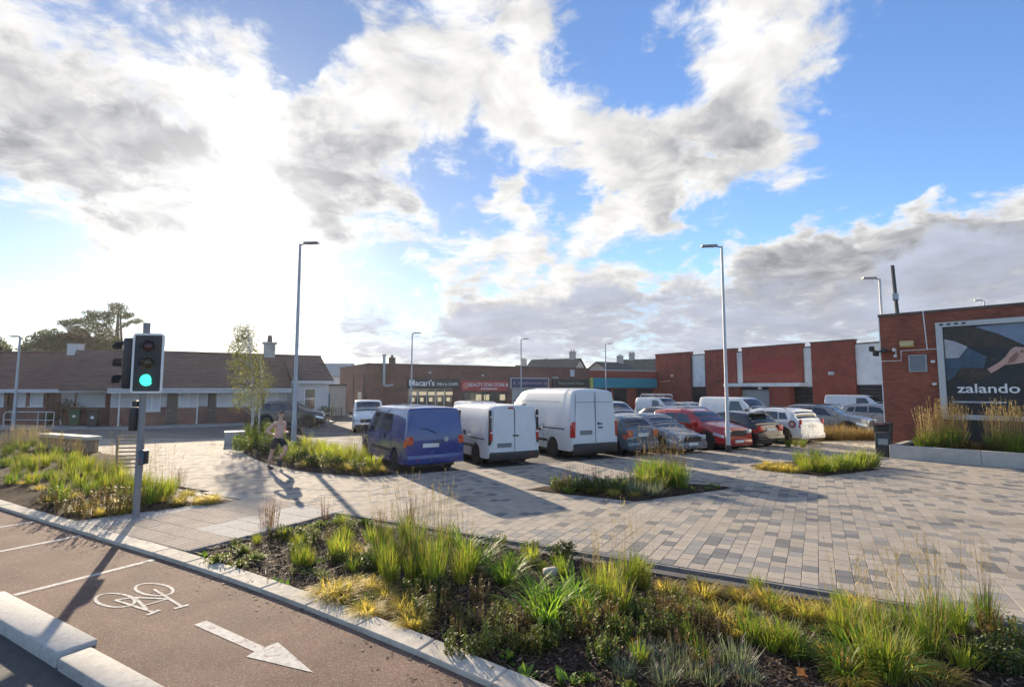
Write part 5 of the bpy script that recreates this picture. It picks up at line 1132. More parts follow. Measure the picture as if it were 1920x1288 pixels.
for x in (-1.6, -.4, .5): rk.tube((x, -.75, 1.98), (x, .75, 1.98), .03, n=6); rk.tube((x, -.72, 1.78), (x, -.72, 1.98), .03, n=6); rk.tube((x, .72, 1.78), (x, .72, 1.98), .03, n=6)
rk.build('roof_rack', M_STEEL, v); rk = MB(); rk.tube((-1.9, -.3, 2.06), (1.0, -.3, 2.06), .04, n=6); rk.tube((-1.9, .1, 2.06), (1.0, .1, 2.06), .04, n=6)
for k in range(9): rk.tube((-1.8 + k * .33, -.3, 2.06), (-1.8 + k * .33, .1, 2.06), .02, n=5)
rk.build('ladder', M_STEEL, v)
v, sh = vehicle('small_van', 'white small van parked nose out behind the tall van', 'van', spec(SVAN), (5.55, 30.2), 151.5, P_WHITE)
v, sh = vehicle('hatchback', 'dark hatchback with red tail lights behind the red car', 'car', spec(HATCH, tailw2=.16), (8.45, 31.3), -28.5, P_DGREY)
v, sh = vehicle('saloon_car', 'silver car roof showing behind the red and black cars', 'car', spec(HATCH, L=4.3), (11.0, 32.4), 151.5, P_SILV)
v, sh = vehicle('saloon_car', 'pale car further back before the white panel van', 'car', spec(HATCH, L=4.3), (13.9, 41.6), 151.5, paint('champagne', (.42, .40, .37), .3, .3))
v, sh = vehicle('small_van', 'white van facing the paving beyond the blue van', 'van', spec(SVAN, W=1.82), (-8.85, 33.0), 163, P_WHITE)
v, sh = vehicle('people_carrier', 'white people carrier with dark roof panel behind the white vans', 'van', spec(SVAN, doors=[(1.12, -.24, .0)], side=[(.86, .46, -.20, -.22, .06, .84), (-.3, -.28, -1.2, -1.25, .06, .84)]), (-1.75, 30.4), 151, P_WHITE)
g_ = MB(); grid(g_, lambda u, vv: sh.top_(u, vv * (sh.sect(u)[4] - .2), .008), lin(-1.7, .2, 8), lin(-1, 1, 6)); g_.build('roof_panel', M_TRIM, v, smooth=60)
v, sh = vehicle('suv', 'dark grey off-roader parked in front of the bungalow', 'car', spec(SUV, L=4.55, darkrim=True, railings=True), (-14.75, 36.0), 83, P_DGREY)

# small fittings on the three near vans
for v_ in [o for o in bpy.data.objects if o.name.startswith('panel_van') and o.get('label', '').split()[0] in ('blue', 'white', 'tall')][:3]:
    lb = v_['label']; hh = 2.95 if lb.startswith('tall') else 2.475; wv = 1.025 if lb.startswith('tall') else .96
    for sd in (-1, 1):
        MB().rbox((-hh - .05, sd * .62, .40), (.02, .16, .05), .008).build('reflector', M_TAIL, v_)
        MB().box((-.25, sd * (wv + .004), .62), (2.1, .02, .09)).build('side_moulding', M_TRIM, v_)
    MB().box((-1.3 * hh / 2.475 + .75, wv - .006, 1.02), (.16, .012, .16)).build('fuel_flap', M_SEAM, v_)
    for y_ in (-.35, 0, .35): MB().rbox((-.6, y_, 1.985 if hh < 2.9 else 2.535), (2.4, .05, .02), .008).build('roof_rib', [m for m in v_.children if m.name.startswith('body')][0].data.materials[0], v_)
    MB().tube((.35, 0, 2.0 if hh < 2.9 else 2.53), (.20, 0, 2.22 if hh < 2.9 else 2.75), .008, n=5).build('aerial', M_TRIM, v_)
    if lb.startswith('blue'):
        MB().path([(-hh - .03, 0, 1.20), (-hh + .005, .30, 1.33), (-hh + .01, .5, 1.34)], .012, 5).build('rear_wiper', M_TRIM, v_)
        for sd in (-1, 1): MB().rbox((-hh - .028, sd * .79, 1.05), (.02, .10, .09), .01).build('lamp_lens', M_TAIL, v_)
        MB().rbox((-hh - .04, 0, .93), (.03, .30, .03), .008).build('tailgate_handle', M_TRIM, v_)
# ------------------------------------------------------------------ lamp posts
M_POLE = pmat('pole_grey_paint', (0.33, 0.35, 0.37), 0.45, metal=.2, var=.06, vscale=3)
M_POLEL = pmat('pole_pale_paint', (0.48, 0.49, 0.49), 0.5, var=.06, vscale=3)
def at_depth(px, py, y):
    d = ray(px, py); t = y / d.y; return Vector((d.x * t, y, CAM_H + d.z * t))
def lamp_post(label, x, y, H, head_az, m, r0=.095, arm=.30, z0=-.045):
    root = empty('lamp_post', (x, y, z0), 0, label, 'lamp post', 'lamp posts')
    MB().lathe([(r0 * 1.05, 0), (r0, .15), (r0 * .98, 1.2), (r0 * .78, 1.25), (r0 * .50, H)], n=14).build('pole', m, root, smooth=40)
    MB().rbox((0, -r0 * .98, .75), (.1, .03, .5), .01).build('access_door', m, root)
    d = AZ(head_az); MB().tube((0, 0, H - .04), (d.x * arm, d.y * arm, H + .03), .035, .03, 8).build('arm', M_GREYM, root)
    hb = MB(); hb.rbox((0, 0, 0), (.62, .26, .07), .025); hb.box((0, 0, -.04), (.45, .2, .015))
    o = hb.build('lamp_head', M_GREYM, root, smooth=40); o.location = (d.x * (arm + .18), d.y * (arm + .18), H + .04); o.rotation_euler = (0, 0, RZ(head_az))
    return root
def lp(label, px_top, py_top, y, head_az, m, px_base=None, **k):
    p = at_depth(px_top, py_top, y); H = p.z
    lamp_post(label, p.x, y, H, head_az, m, **k)
lp('grey lamp post standing in the planted bed beside the jogger', 563, 457, 21.9, 95, M_POLE, r0=.105, z0=-.02)
lp('pale lamp post with a dark base standing before the red car', 1353, 460, 21.2, -80, M_POLEL, r0=.088)
lp('pale lamp post at the corner of the brick building', 1649, 521, 25.6, -85, M_POLEL, r0=.10)
lp('short grey lamp post by the bungalow railing', 38, 630, 33.0, -75, M_POLE, r0=.11)
lp('thin grey lamp post before the chip shop', 773, 624, 46.0, 90, M_POLE, r0=.1)
lp('thin grey lamp post before the purple sign', 977, 635, 54.0, 90, M_POLE, r0=.1)
lp('thin grey lamp post before the teal sign', 1135, 644, 58.0, 90, M_POLE, r0=.1)
lp('pale lamp post showing above the brick building roof', 1845, 563, 46.0, -85, M_POLEL, r0=.1)
pb_ = at_depth(1350, 460, 21.2); o = MB().lathe([(.11, 0), (.11, .32), (.10, .33)], (0, 0, 0), n=14).build('base_band', M_TRIM, [q for q in bpy.data.objects if q.get('label', '').startswith('pale lamp post with a dark base')][0], smooth=40)
# ------------------------------------------------------------------ traffic signal
tp = ST(-3.13, -2.29)
ts = empty('traffic_light', (tp.x, tp.y, 0), 0, 'grey traffic light pole with its cycle signal lit green', 'traffic light')
M_TSP = pmat('signal_pole_grey', (0.20, 0.205, 0.215), 0.5, metal=.15, var=.08, vscale=5)
M_TSB = pmat('signal_black', (0.020, 0.020, 0.022), 0.5, var=.15)
MB().tube((0, 0, -.05), (0, 0, 3.78), .062, n=16).build('pole', M_TSP, ts, smooth=40); MB().tube((0, 0, 3.782), (0, 0, 3.80), .066, n=16).build('cap', M_TSP, ts)
def lens(par, name, m, x, y, z, r, a): 
    return MB().lathe([(.005, -.03), (r * .7, -.02), (r, 0), (r, .02)], (0, 0, 0), 'y', 22).build(name, m, par, smooth=50, loc=(x, y, z), rz=a)
def signal(name, cx, cy, face_az, border, lit):
    f = AZ(face_az); a = math.atan2(f.y, f.x) + R(90)      # local -y faces the road user
    r_ = empty(name, (cx, cy, 2.42)); r_.parent = ts; r_.rotation_euler = (0, 0, a)
    MB().rbox((0, .09, .57), (.30, .18, 1.0), .03).build('housing', M_TSB, r_, smooth=40)
    if border:
        bd = MB(); bd.rbox((0, .0, .57), (.52, .014, 1.10), .006); bd.build('backing_board', M_TSB, r_)
        w = .038; fr_ = MB()
        pts = []
        W2_, H2_ = .285, .585; rc = .06
        for (sx, sy, a0) in ((1, -1, -90), (1, 1, 0), (-1, 1, 90), (-1, -1, 180)):
            for k in range(5):
                t = R(a0 + 22.5 * k); pts.append((sx * (W2_ - rc) + rc * math.cos(t), sy * (H2_ - rc) + rc * math.sin(t), math.cos(t), math.sin(t)))
        n = len(pts); vv = []
        for (x, z, nx, nz) in pts: vv += [(x, -.012, z + .57), (x - nx * w, -.012, z + .57 - nz * w), (x, .010, z + .57), (x - nx * w, .010, z + .57 - nz * w)]
        ff = []
        for i in range(n):
            j = (i + 1) % n; ff += [(4 * i, 4 * j, 4 * j + 1, 4 * i + 1), (4 * i + 2, 4 * i + 3, 4 * j + 3, 4 * j + 2), (4 * i, 4 * i + 2, 4 * j + 2, 4 * j), (4 * i + 1, 4 * j + 1, 4 * j + 3, 4 * i + 3)]
        fr_.add(vv, ff).build('white_border', M_WHITEP, r_)
    for k, z in enumerate((.90, .57, .24)):
        on = lit and k == 2
        lens(r_, 'green_lamp' if k == 2 else ('amber_lamp' if k == 1 else 'red_lamp'), emitmat('signal_green_light', (.05, .92, .60), 1.1) if on else pmat('unlit_lens_%d' % k, ((.05, .012, .012), (.05, .03, .01), (.01, .04, .03))[k], .25), 0, -.03, z, .115 if on else .10, 0)
        hd_ = MB(); n = 14; vv = []
        dep = .05 if border else .20
        for yy, rr_ in ((-.03, .125), (-.03 - dep, .125 if not border else .122)):
            for q in range(n + 1): t = R(-25 + 230 * q / n); vv.append((rr_ * math.cos(t), yy, z + rr_ * math.sin(t)))
        hd_.add(vv, [(q, q + 1, n + 2 + q, n + 1 + q) for q in range(n)] + [(q + 1, q, n + 1 + q, n + 2 + q) for q in range(n)]); hd_.build('hood', M_TSB, r_, smooth=60)
    MB().bx(-.03, .03, .15, .30, .12, .16).build('bracket', M_TSB, r_); MB().bx(-.03, .03, .15, .30, .98, 1.02).build('bracket', M_TSB, r_)
    return r_
signal('signal_head', .17, -.16, 172, True, True); signal('signal_head', -.32, -.02, -84, False, False)
pdm = MB(); pdm.rbox((-.115, -.03, 1.90), (.13, .16, .46), .02); pdm.build('pedestrian_head', M_TSB, ts, smooth=40); MB().rbox((-.10, -.03, 2.20), (.10, .12, .12), .02).build('bracket', M_TSB, ts)
pbx = MB(); pbx.rbox((.105, -.03, 1.16), (.11, .16, .27), .015); pbx.build('push_button_box', M_TSB, ts, smooth=40); MB().box((.11, -.112, 1.16), (.09, .01, .22)).build('button_panel', pmat('button_panel_blue', (.05, .09, .14), .35), ts); MB().box((.085, -.12, 1.11), (.03, .012, .05)).build('push_button', pmat('button_red', (.3, .03, .03), .4), ts)
# ------------------------------------------------------------------ furniture on the paving
bn = empty('concrete_bench', (-17.9, 21.75, 0), math.atan2(1.5, -3.2), 'long low concrete bench behind the tall grasses', 'bench')
MB().rbox((0, 0, .57), (3.7, .52, .13), .015).build('seat', M_CONCL, bn); MB().rbox((0, 0, .245), (3.55, .40, .51), .012).build('base', pmat('bench_base_brown', (.20, .15, .105), .8, var=.3, vscale=6), bn)
cb_ = G(432, 834); cbk = empty('concrete_block_seat', (cb_.x, cb_.y + .35, 0), R(28), 'pale square concrete block seat at the tip of the planted bed', 'seat')
MB().rbox((0, 0, .25), (.82, .82, .56), .012).build('block', M_CONC, cbk); MB().rbox((0, 0, .555), (.84, .84, .04), .012).build('top', M_CONCL, cbk)
rp0 = G(224, 886); rk = empty('slatted_rack', (rp0.x + .25, rp0.y, 0), R(12), 'tan slatted upright rack standing behind the traffic light', 'rack')
M_TIMB = pmat('weathered_timber', (.30, .24, .17), .8, var=.2, vscale=6)
for x in (-.32, .36): MB().rbox((x, 0, .53), (.06, .06, 1.10), .008).build('post', M_TIMB, rk)
for k in range(9): MB().rbox((.02, -.045, .16 + k * .115), (.72, .022, .045), .005).build('slat', M_TIMB, rk)
lb0 = G(1668, 857); lb_ = empty('litter_bin', (lb0.x, lb0.y + .25, 0), R(-42), 'dark grey litter bin at the end of the planter wall', 'bin')
MB().rbox((0, 0, .42), (.50, .50, .90), .03, taper=.97).build('body', M_DARKM, lb_, smooth=40); MB().rbox((0, 0, 1.20), (.58, .58, .08), .03).build('hood', M_DARKM, lb_, smooth=40)
for sx in (-1, 1):
    for sy in (-1, 1): MB().rbox((sx * .235, sy * .235, 1.02), (.06, .06, .30), .01).build('post', M_DARKM, lb_)
MB().rbox((0, .22, 1.02), (.42, .03, .28), .01).build('back_plate', M_DARKM, lb_); MB().box((0, -.255, .55), (.3, .012, .22)).build('panel', M_GREYM, lb_); MB().box((-.08, -.297, 1.2), (.3, .012, .05)).build('label_strip', pmat('bin_strip_red', (.35, .12, .09), .5), lb_)
# railing by the left terrace
M_RAILW = pmat('railing_pale', (.48, .48, .47), .5, var=.08)
ra = empty('handrail', (0, 0, 0), 0, 'pale tubular handrail on the footway by the bungalows', 'railing')
Pr = [at_depth(px, 770, d_) for px, d_ in ((8, 34.5), (24, 34.4), (72, 34.2), (87, 34.1), (102, 34.0))]
def rail_line(z): return [(p.x, p.y, z) for p in Pr]
MB().path([(Pr[0].x, Pr[0].y, .0), (Pr[0].x, Pr[0].y, .85), (Pr[0].x + .12, Pr[0].y, .98)] + rail_line(1.0)[1:], .035, 7).build('rail', M_RAILW, ra); MB().path(rail_line(.5), .025, 6).build('rail', M_RAILW, ra)
for p in Pr[1:]: MB().tube((p.x, p.y, 0), (p.x, p.y, 1.0), .03, n=7).build('post', M_RAILW, ra)
# wheelie bins
def wheelie(label, px, py, col, az):
    p = G(px, py, .06); r_ = empty('wheelie_bin', (p.x, p.y, .06), RZ(az), label, 'bin'); m = pmat('bin_' + label.split()[0], col, .5, var=.1)
    MB().add([(-.22, -.24, .06), (.22, -.24, .06), (.22, .24, .06), (-.22, .24, .06), (-.3, -.3, .95), (.28, -.3, .95), (.28, .3, .95), (-.3, .3, .95)], [(0, 3, 2, 1), (4, 5, 6, 7), (0, 1, 5, 4), (1, 2, 6, 5), (2, 3, 7, 6), (3, 0, 4, 7)]).build('body', m, r_)
    MB().rbox((.02, 0, .99), (.68, .64, .07), .03).build('lid', m, r_, smooth=40); MB().tube((-.34, -.25, .93), (-.34, .25, .93), .025, n=7).build('handle', m, r_)
    for y in (-.22, .22): MB().lathe([(.03, y - .03), (.1, y - .03), (.1, y + .03), (.03, y + .03)], (-.2, 0, .1), 'y', 12).build('wheel', M_TRIM, r_)
    MB().lathe([(.01, 0), (.10, 0), (.10, .008), (.01, .008)], (.265, 0, .60), 'x', 12).build('sticker', M_WHITEP, r_)
wheelie('green wheelie bin in front of the bungalow', 139, 797, (.03, .10, .045), 150); wheelie('black wheelie bin beside the green one', 174, 800, (.02, .02, .024), 155)
# small dark railing and post by the bungalow end
dr = empty('garden_railing', (0, 0, 0), 0, 'low dark railing by the shrub at the bungalow end', 'railing')
Pq = [G(622, 790), G(640, 786)]
for k in range(7):
    q = Pq[0].lerp(Pq[1], k / 6); MB().tube((q.x, q.y, -.05), (q.x, q.y, .95), .018 if k % 6 else .04, n=6).build('bar', M_DARKM, dr)
for z in (.15, .9): MB().tube((Pq[0].x, Pq[0].y, z), (Pq[1].x, Pq[1].y, z), .025, n=6).build('rail', M_DARKM, dr)
# ------------------------------------------------------------------ person
def skin_mesh(name, verts, edges, radii, mat, root_i, sub=2):
    me = bpy.data.meshes.new(name); me.from_pydata(verts, edges, []); o = bpy.data.objects.new(name, me); COL.objects.link(o)
    mo = o.modifiers.new('skin', 'SKIN'); 
    for i, r in enumerate(radii):
        sv_ = me.skin_vertices[0].data[i]; sv_.radius = r if isinstance(r, tuple) else (r, r); sv_.use_root = (i == root_i)
    mo.use_smooth_shade = True; mo.branch_smoothing = .6
    s_ = o.modifiers.new('sub', 'SUBSURF'); s_.levels = sub; s_.render_levels = sub
    bpy.context.view_layer.update(); dg = bpy.context.evaluated_depsgraph_get(); me2 = bpy.data.meshes.new_from_object(o.evaluated_get(dg)); bpy.data.objects.remove(o)
    me2.materials.clear(); me2.materials.append(mat); me2.polygons.foreach_set('use_smooth', [True] * len(me2.polygons))
    o = bpy.data.objects.new(name, me2); COL.objects.link(o); return o
M_SKIN = pmat('skin', (.52, .33, .25), .5, var=.06, vscale=5); M_SHORTS = pmat('shorts_dark', (.022, .018, .028), .8, var=.15, vscale=20); M_HAIR = pmat('hair_brown', (.10, .055, .03), .7, var=.2, vscale=40); M_SHOE = pmat('shoe_dark', (.02, .02, .024), .6)
pf = G(487, 879)
pe = empty('person', (pf.x + .55, pf.y, 0), RZ(124), 'person jogging in dark shorts beside the grey lamp post', 'person')
V = [(0, 0, .97), (.02, 0, 1.12), (.05, 0, 1.30), (.07, 0, 1.46), (.09, 0, 1.53), (.11, 0, 1.61), (.125, 0, 1.68), (.115, 0, 1.765)]
Ed = [(i, i + 1) for i in range(7)]; Rd = [(.125, .16), (.105, .145), (.115, .175), (.075, .11), .055, .066, (.088, .075), .062]
def chain(start, pts, rads):
    prev = start
    for p, r in zip(pts, rads): V.append(p); Rd.append(r); Ed.append((prev, len(V) - 1)); prev = len(V) - 1
    return prev
def hand(w, base, d, side):
    d = Vector(d).normalized(); base = Vector(base); lat = Vector((0, 0, 1)).cross(d).normalized()
    for k, (off, ln) in enumerate(((-.03, .06), (-.01, .072), (.01, .068), (.03, .052))):
        p1 = base + d * .035 + lat * off; p2 = p1 + d * ln * .55 + Vector((0, 0, -.012)); p3 = p2 + d * ln * .25 + Vector((0, 0, -.035)); chain(w, [tuple(p1), tuple(p2), tuple(p3)], [.010, .009, .007])
    p1 = base + lat * .035 * side + Vector((0, 0, .01)); p2 = p1 + d * .035 + lat * .018 * side; chain(w, [tuple(p1), tuple(p2)], [.011, .009])
e = chain(3, [(.05, .17, 1.42), (-.04, .235, 1.30), (-.14, .27, 1.19), (0.0, .25, 1.12), (.12, .20, 1.13), (.17, .185, 1.14)], [.062, .05, .042, .042, .028, (.02, .034)]); hand(e, (.17, .185, 1.14), (1, -.3, .15), 1)
e = chain(3, [(.05, -.17, 1.42), (-.05, -.24, 1.30), (-.16, -.28, 1.20), (-.02, -.27, 1.11), (.10, -.24, 1.08), (.15, -.23, 1.08)], [.062, .05, .042, .042, .028, (.02, .034)]); hand(e, (.15, -.23, 1.08), (1, .2, .05), -1)
chain(0, [(0.0, .10, .90), (.16, .10, .73), (.27, .10, .58), (.12, .10, .42), (-.06, .10, .30), (-.07, .10, .25), (-.03, .10, .19)], [.10, .085, .062, .058, .038, .036, .03])
chain(0, [(-.01, -.10, .90), (-.09, -.10, .70), (-.17, -.10, .52), (-.25, -.10, .33), (-.32, -.09, .13), (-.33, -.09, .07), (-.23, -.09, .04)], [.10, .085, .060, .062, .038, .036, .03])
body = skin_mesh('body', V, Ed, Rd, M_SKIN, 0); body.parent = pe
V, Ed, Rd = [(0, 0, 1.03), (0, 0, .95)], [(0, 1)], [(.125, .165), (.145, .175)]
chain(1, [(.01, .105, .88), (.15, .105, .735), (.20, .105, .675)], [.125, .112, .108]); chain(1, [(-.02, -.105, .88), (-.09, -.105, .70), (-.125, -.105, .62)], [.125, .112, .108])
skin_mesh('shorts', V, Ed, Rd, M_SHORTS, 1, 2).parent = pe
M_TOP = pmat('top_pale_pink', (.56, .38, .33), .85, var=.08, vscale=14, bump=.4, bscale=30)
V, Ed, Rd = [(.0, 0, 1.00), (.02, 0, 1.14), (.05, 0, 1.30), (.065, 0, 1.44)], [(0, 1), (1, 2), (2, 3)], [(.128, .168), (.116, .158), (.126, .188), (.085, .125)]
chain(3, [(.05, .17, 1.42), (-.045, .238, 1.295), (-.14, .27, 1.19), (-.02, .255, 1.13)], [.072, .06, .052, .05]); chain(3, [(.05, -.17, 1.42), (-.055, -.243, 1.295), (-.16, -.28, 1.20), (-.04, -.272, 1.125)], [.072, .06, .052, .05])
skin_mesh('top', V, Ed, Rd, M_TOP, 1, 2).parent = pe
hr = MB(); nn_ = 14
for i in range(7):
    th = R(8 + i * 15)
    for k in range(nn_): 
        ph = 2 * math.pi * k / nn_; rr_ = 1 + .05 * math.sin(7 * ph + i); front = math.cos(ph); thk = th * (1 - .33 * max(0, front))
        hr.v.append((.112 + .098 * math.sin(thk) * math.cos(ph) * rr_, .082 * math.sin(thk) * math.sin(ph) * rr_, 1.685 + .118 * math.cos(thk)))
hr.f = [(i * nn_ + k, i * nn_ + (k + 1) % nn_, (i + 1) * nn_ + (k + 1) % nn_, (i + 1) * nn_ + k) for i in range(6) for k in range(nn_)] + [tuple(range(nn_))]; hr.m = [0] * len(hr.f)
hr.f = [tuple(reversed(f)) for f in hr.f]; hr.build('hair', M_HAIR, pe, smooth=80)
MB().rbox((.215, 0, 1.655), (.035, .028, .05), .012).build('nose', M_SKIN, pe, smooth=60); MB().rbox((.20, 0, 1.61), (.015, .05, .012), .004).build('mouth', pmat('lips', (.30, .10, .08), .5), pe)
for sd in (-1, 1):
    MB().rbox((.195, sd * .032, 1.69), (.012, .022, .012), .004).build('eye', M_SHORTS, pe); MB().rbox((.12, sd * .078, 1.665), (.04, .02, .055), .01).build('ear', M_SKIN, pe, smooth=60)
for (a, b_, c, rt) in ((-.28, -.09, .045, R(14)), (-.05, .10, .20, R(60))):
    s_ = MB().rbox((.04, 0, 0), (.27, .095, .085), .035).build('shoe', M_SHOE, pe, smooth=60); s_.location = (a, b_, c); s_.rotation_euler = (0, rt, 0)
# ------------------------------------------------------------------ trees and shrubs
def leaf_cloud(mb, c, r, n, size, rg, flat=1.0, hang=0.0):
    for _ in range(n):
        while True:
            p = Vector((rg.uniform(-1, 1), rg.uniform(-1, 1), rg.uniform(-1, 1)))
            if .15 < p.length < 1: break
        p = Vector((p.x * r[0], p.y * r[1], p.z * r[2])) + Vector(c); s_ = size * rg.uniform(.6, 1.3)
        a = Vector((rg.gauss(0, 1), rg.gauss(0, 1), rg.gauss(0, flat) - hang)).normalized(); b_ = a.orthogonal().normalized(); b_.rotate(Matrix.Rotation(rg.uniform(0, 6.28), 3, a))
        k = len(mb.v); mb.v += [tuple(p - a * s_), tuple(p + b_ * s_ * .45), tuple(p + a * s_), tuple(p - b_ * s_ * .45)]; mb.f.append((k, k + 1, k + 2, k + 3)); mb.m.append(0)
M_BARK = pmat('bark', (.12, .09, .07), .9, var=.3, vscale=6, bump=1, bscale=25); M_BIRCH = pmat('birch_bark', (.52, .48, .43), .8, var=.3, vscale=9, stain=(.08, .07, .06, .7), stainscale=7)
M_LBIRCH = leafmat('leaf_birch', (.075, .10, .028), (.15, .16, .045), .40, cc=(.24, .19, .05)); M_LDARK = leafmat('leaf_dark', (.065, .085, .05), (.115, .135, .075), .38); M_LOLIVE = leafmat('leaf_olive', (.065, .075, .03), (.12, .12, .05), .35); M_LRUST = leafmat('leaf_rust', (.085, .06, .035), (.14, .085, .05), .35); M_LSHRUB = leafmat('leaf_shrub', (.035, .06, .018), (.09, .115, .03), .35)
rg = random.Random(21)
def tree(name, label, base, cat, trunk, limbs, clouds, bark, leaf, size, group=None, flat=1.0, hang=0.0):
    r_ = empty(name, base, 0, label, cat, group); t = MB()
    for pts, rads in trunk + limbs: t.path(pts, rads, 8)
    t.build('trunk', bark, r_, smooth=60); cbm = MB()
    for (c, r, n) in clouds: leaf_cloud(cbm, c, r, n, size, rg, flat, hang)
    cbm.build('crown', leaf, r_); return r_
# young birch with two stems in the planted bed
bp_ = (-13.95, 29.0, 0)
cl = []; lm = []
for k in range(46):
    z = 1.45 + 4.4 * (k / 46) ** .95; rr_ = max(.28, 1.55 - abs(z - 2.8) * .42); a = rg.uniform(0, 6.28); d_ = rr_ * rg.uniform(.3, .8); xx = -.35 + (z - 2.6) * -.13 if z > 3.4 else -.35
    c = (xx + math.cos(a) * d_, math.sin(a) * d_ * .8, z); cl.append((c, (.46, .46, .42), 105)); lm.append(([(xx * .3, 0, z - .5), ((xx + c[0]) / 2, c[1] / 2, z - .1), c], [.022, .014, .006]))
tree('birch_tree', 'young two-stemmed birch with thin airy crown in the planted bed', bp_, 'tree', [([(-.05, 0, -.05), (-.02, 0, 1.5), (-.1, 0, 3.2), (-.45, 0, 5.3), (-.62, 0, 6.0)], [.075, .065, .05, .022, .008]), ([(.28, .1, -.05), (.26, .1, 1.2), (.35, .1, 2.8), (.2, .1, 4.2)], [.05, .045, .03, .01])], lm, cl, M_BIRCH, M_LBIRCH, .055, hang=.5)
# tall open pine behind the terrace
def P3(px, py, y): return at_depth(px, py, y)
yb = 62.0; b0 = P3(222, 700, yb); base = (b0.x, yb, 0)
def rel(px, py, dy=0): p = P3(px, py, yb + dy); return (p.x - base[0], p.y - base[1], p.z)
cl = []
for (px, py, rx, rz_, n) in ((222, 578, 1.35, .8, 420), (212, 590, 1.0, .6, 260), (232, 592, .9, .6, 240), (186, 590, 1.3, .7, 330), (170, 600, 1.2, .7, 300), (152, 605, 1.5, .7, 340), (135, 603, 1.1, .5, 220), (118, 606, .9, .4, 150), (140, 617, 1.0, .5, 200), (196, 612, 1.1, .5, 220), (180, 618, .9, .5, 160), (205, 600, .9, .5, 180), (250, 604, .8, .3, 110), (262, 602, .6, .25, 80), (244, 590, .6, .4, 90), (165, 588, .8, .5, 160), (126, 612, .7, .4, 120), (160, 622, 1.0, .6, 190), (190, 628, 1.0, .6, 180), (140, 628, .9, .5, 150), (205, 622, .9, .6, 150), (175, 608, 1.1, .6, 200), (232, 610, .6, .4, 90)):
    cl.append((rel(px, py, rg.uniform(-1.5, 1.5)), (rx * .62, rx * .62, rz_ * .62), n)); cl.append((rel(px + rg.uniform(-9, 9), py + rg.uniform(-4, 4), rg.uniform(-2, 2)), (rx * .5, rx * .5, rz_ * .45), n // 2))
tr = [([(0, 0, 0), rel(221, 660), rel(220, 620), rel(222, 580)], [.32, .26, .2, .06]), ([rel(228, 640, 1), rel(226, 600, 1), rel(226, 585, 1)], [.14, .1, .04])]
lm = [([rel(220, 640), rel(200, 615), rel(185, 592)], [.14, .09, .04]), ([rel(219, 650), rel(180, 625), rel(150, 606), rel(120, 605)], [.15, .1, .07, .03]), ([rel(221, 620), rel(240, 606), rel(262, 602)], [.08, .05, .02])]
tree('pine_tree', 'tall open pine tree with gaps in its crown behind the terrace', base, 'tree', tr, lm, [(c, (r[0] * 1.25, r[1] * 1.25, r[2] * 1.35), n) for c, r, n in cl], M_BARK, M_LDARK, .12)
for (label, px, y, pts, leaf) in (
    ('broad dark tree mass behind the reddish terrace roof', 95, 55, ((68, 642, 1.2, .8, 170), (84, 634, 1.1, .8, 170), (98, 630, 1.2, .8, 180), (114, 638, 1.2, .8, 170), (58, 652, 1.0, .6, 130), (80, 652, 1.5, .8, 200), (104, 652, 1.5, .8, 200), (90, 643, 1.2, .7, 150), (122, 650, 1.1, .7, 150), (45, 656, .7, .4, 70)), M_LDARK),
    ('rust tinged tree beside the dark one behind the terrace', 140, 56, ((128, 636, 1.1, .7, 170), (146, 630, 1.2, .8, 180), (160, 640, 1.1, .7, 160), (138, 648, 1.4, .8, 200), (154, 654, 1.3, .6, 160)), M_LRUST),
    ('olive bushy tree behind the terrace by the signal pole', 190, 57, ((178, 645, 1.4, .8, 300), (198, 640, 1.4, .8, 300), (212, 648, 1.2, .8, 260), (190, 655, 1.6, .6, 260)), M_LOLIVE),
    ('small dark tree at the far end behind the terrace', 2, 55, ((0, 652, 1.0, .6, 150), (-14, 646, 1.2, .9, 200), (10, 658, .7, .4, 80), (-30, 640, 1.4, 1.0, 200)), M_LDARK)):
    b0 = P3(px, 700, y); base = (b0.x, y, 0)
    f_ = lambda a, b_, d_=0: tuple(P3(a, b_, y + d_) - Vector((base[0], base[1], 0)))
    f_ = lambda a, b_, d_=0, y=y, base=base: (P3(a, b_, y + d_).x - base[0], d_, P3(a, b_, y + d_).z)
    cl = [(f_(a, b_, rg.uniform(-1, 1)), (rx, rx, rz_), n * 2) for (a, b_, rx, rz_, n) in pts]
    tree('broadleaf_tree', label, base, 'tree', [([(0, 0, 0), (0, 0, 3), f_(px, 648)], [.28, .22, .08])], [([(0, 0, 2.5), f_(p_[0], p_[1] + 6)], [.12, .04]) for p_ in pts[:4]], cl, M_BARK, leaf, .17)
def shrub(label, px, py, rx, h_, n, leaf, size=.07, z0=0.0):
    p = G(px, py, z0); r_ = empty('shrub', (p.x, p.y, z0), 0, label, 'shrub'); st_ = MB()
    for k in range(6): a = rg.uniform(0, 6.28); st_.path([(0, 0, 0), (math.cos(a) * rx * .3, math.sin(a) * rx * .3, h_ * .5), (math.cos(a) * rx * .6, math.sin(a) * rx * .6, h_ * .9)], [.03, .02, .008], 5)
    st_.build('stems', M_BARK, r_); c_ = MB()
    for k in range(9): a = rg.uniform(0, 6.28); d_ = rg.uniform(0, .65) * rx; leaf_cloud(c_, (math.cos(a) * d_, math.sin(a) * d_, rg.uniform(.3, .75) * h_), (rx * .45, rx * .45, h_ * .3), n // 9, size, rg)
    c_.build('foliage', leaf, r_)
shrub('rusty brown garden shrub in front of the reddish terrace', 118, 796, 1.1, 1.9, 900, M_LRUST, z0=.06); shrub('dark green garden shrub behind the green wheelie bin', 146, 793, .9, 1.6, 700, M_LDARK, z0=.06)
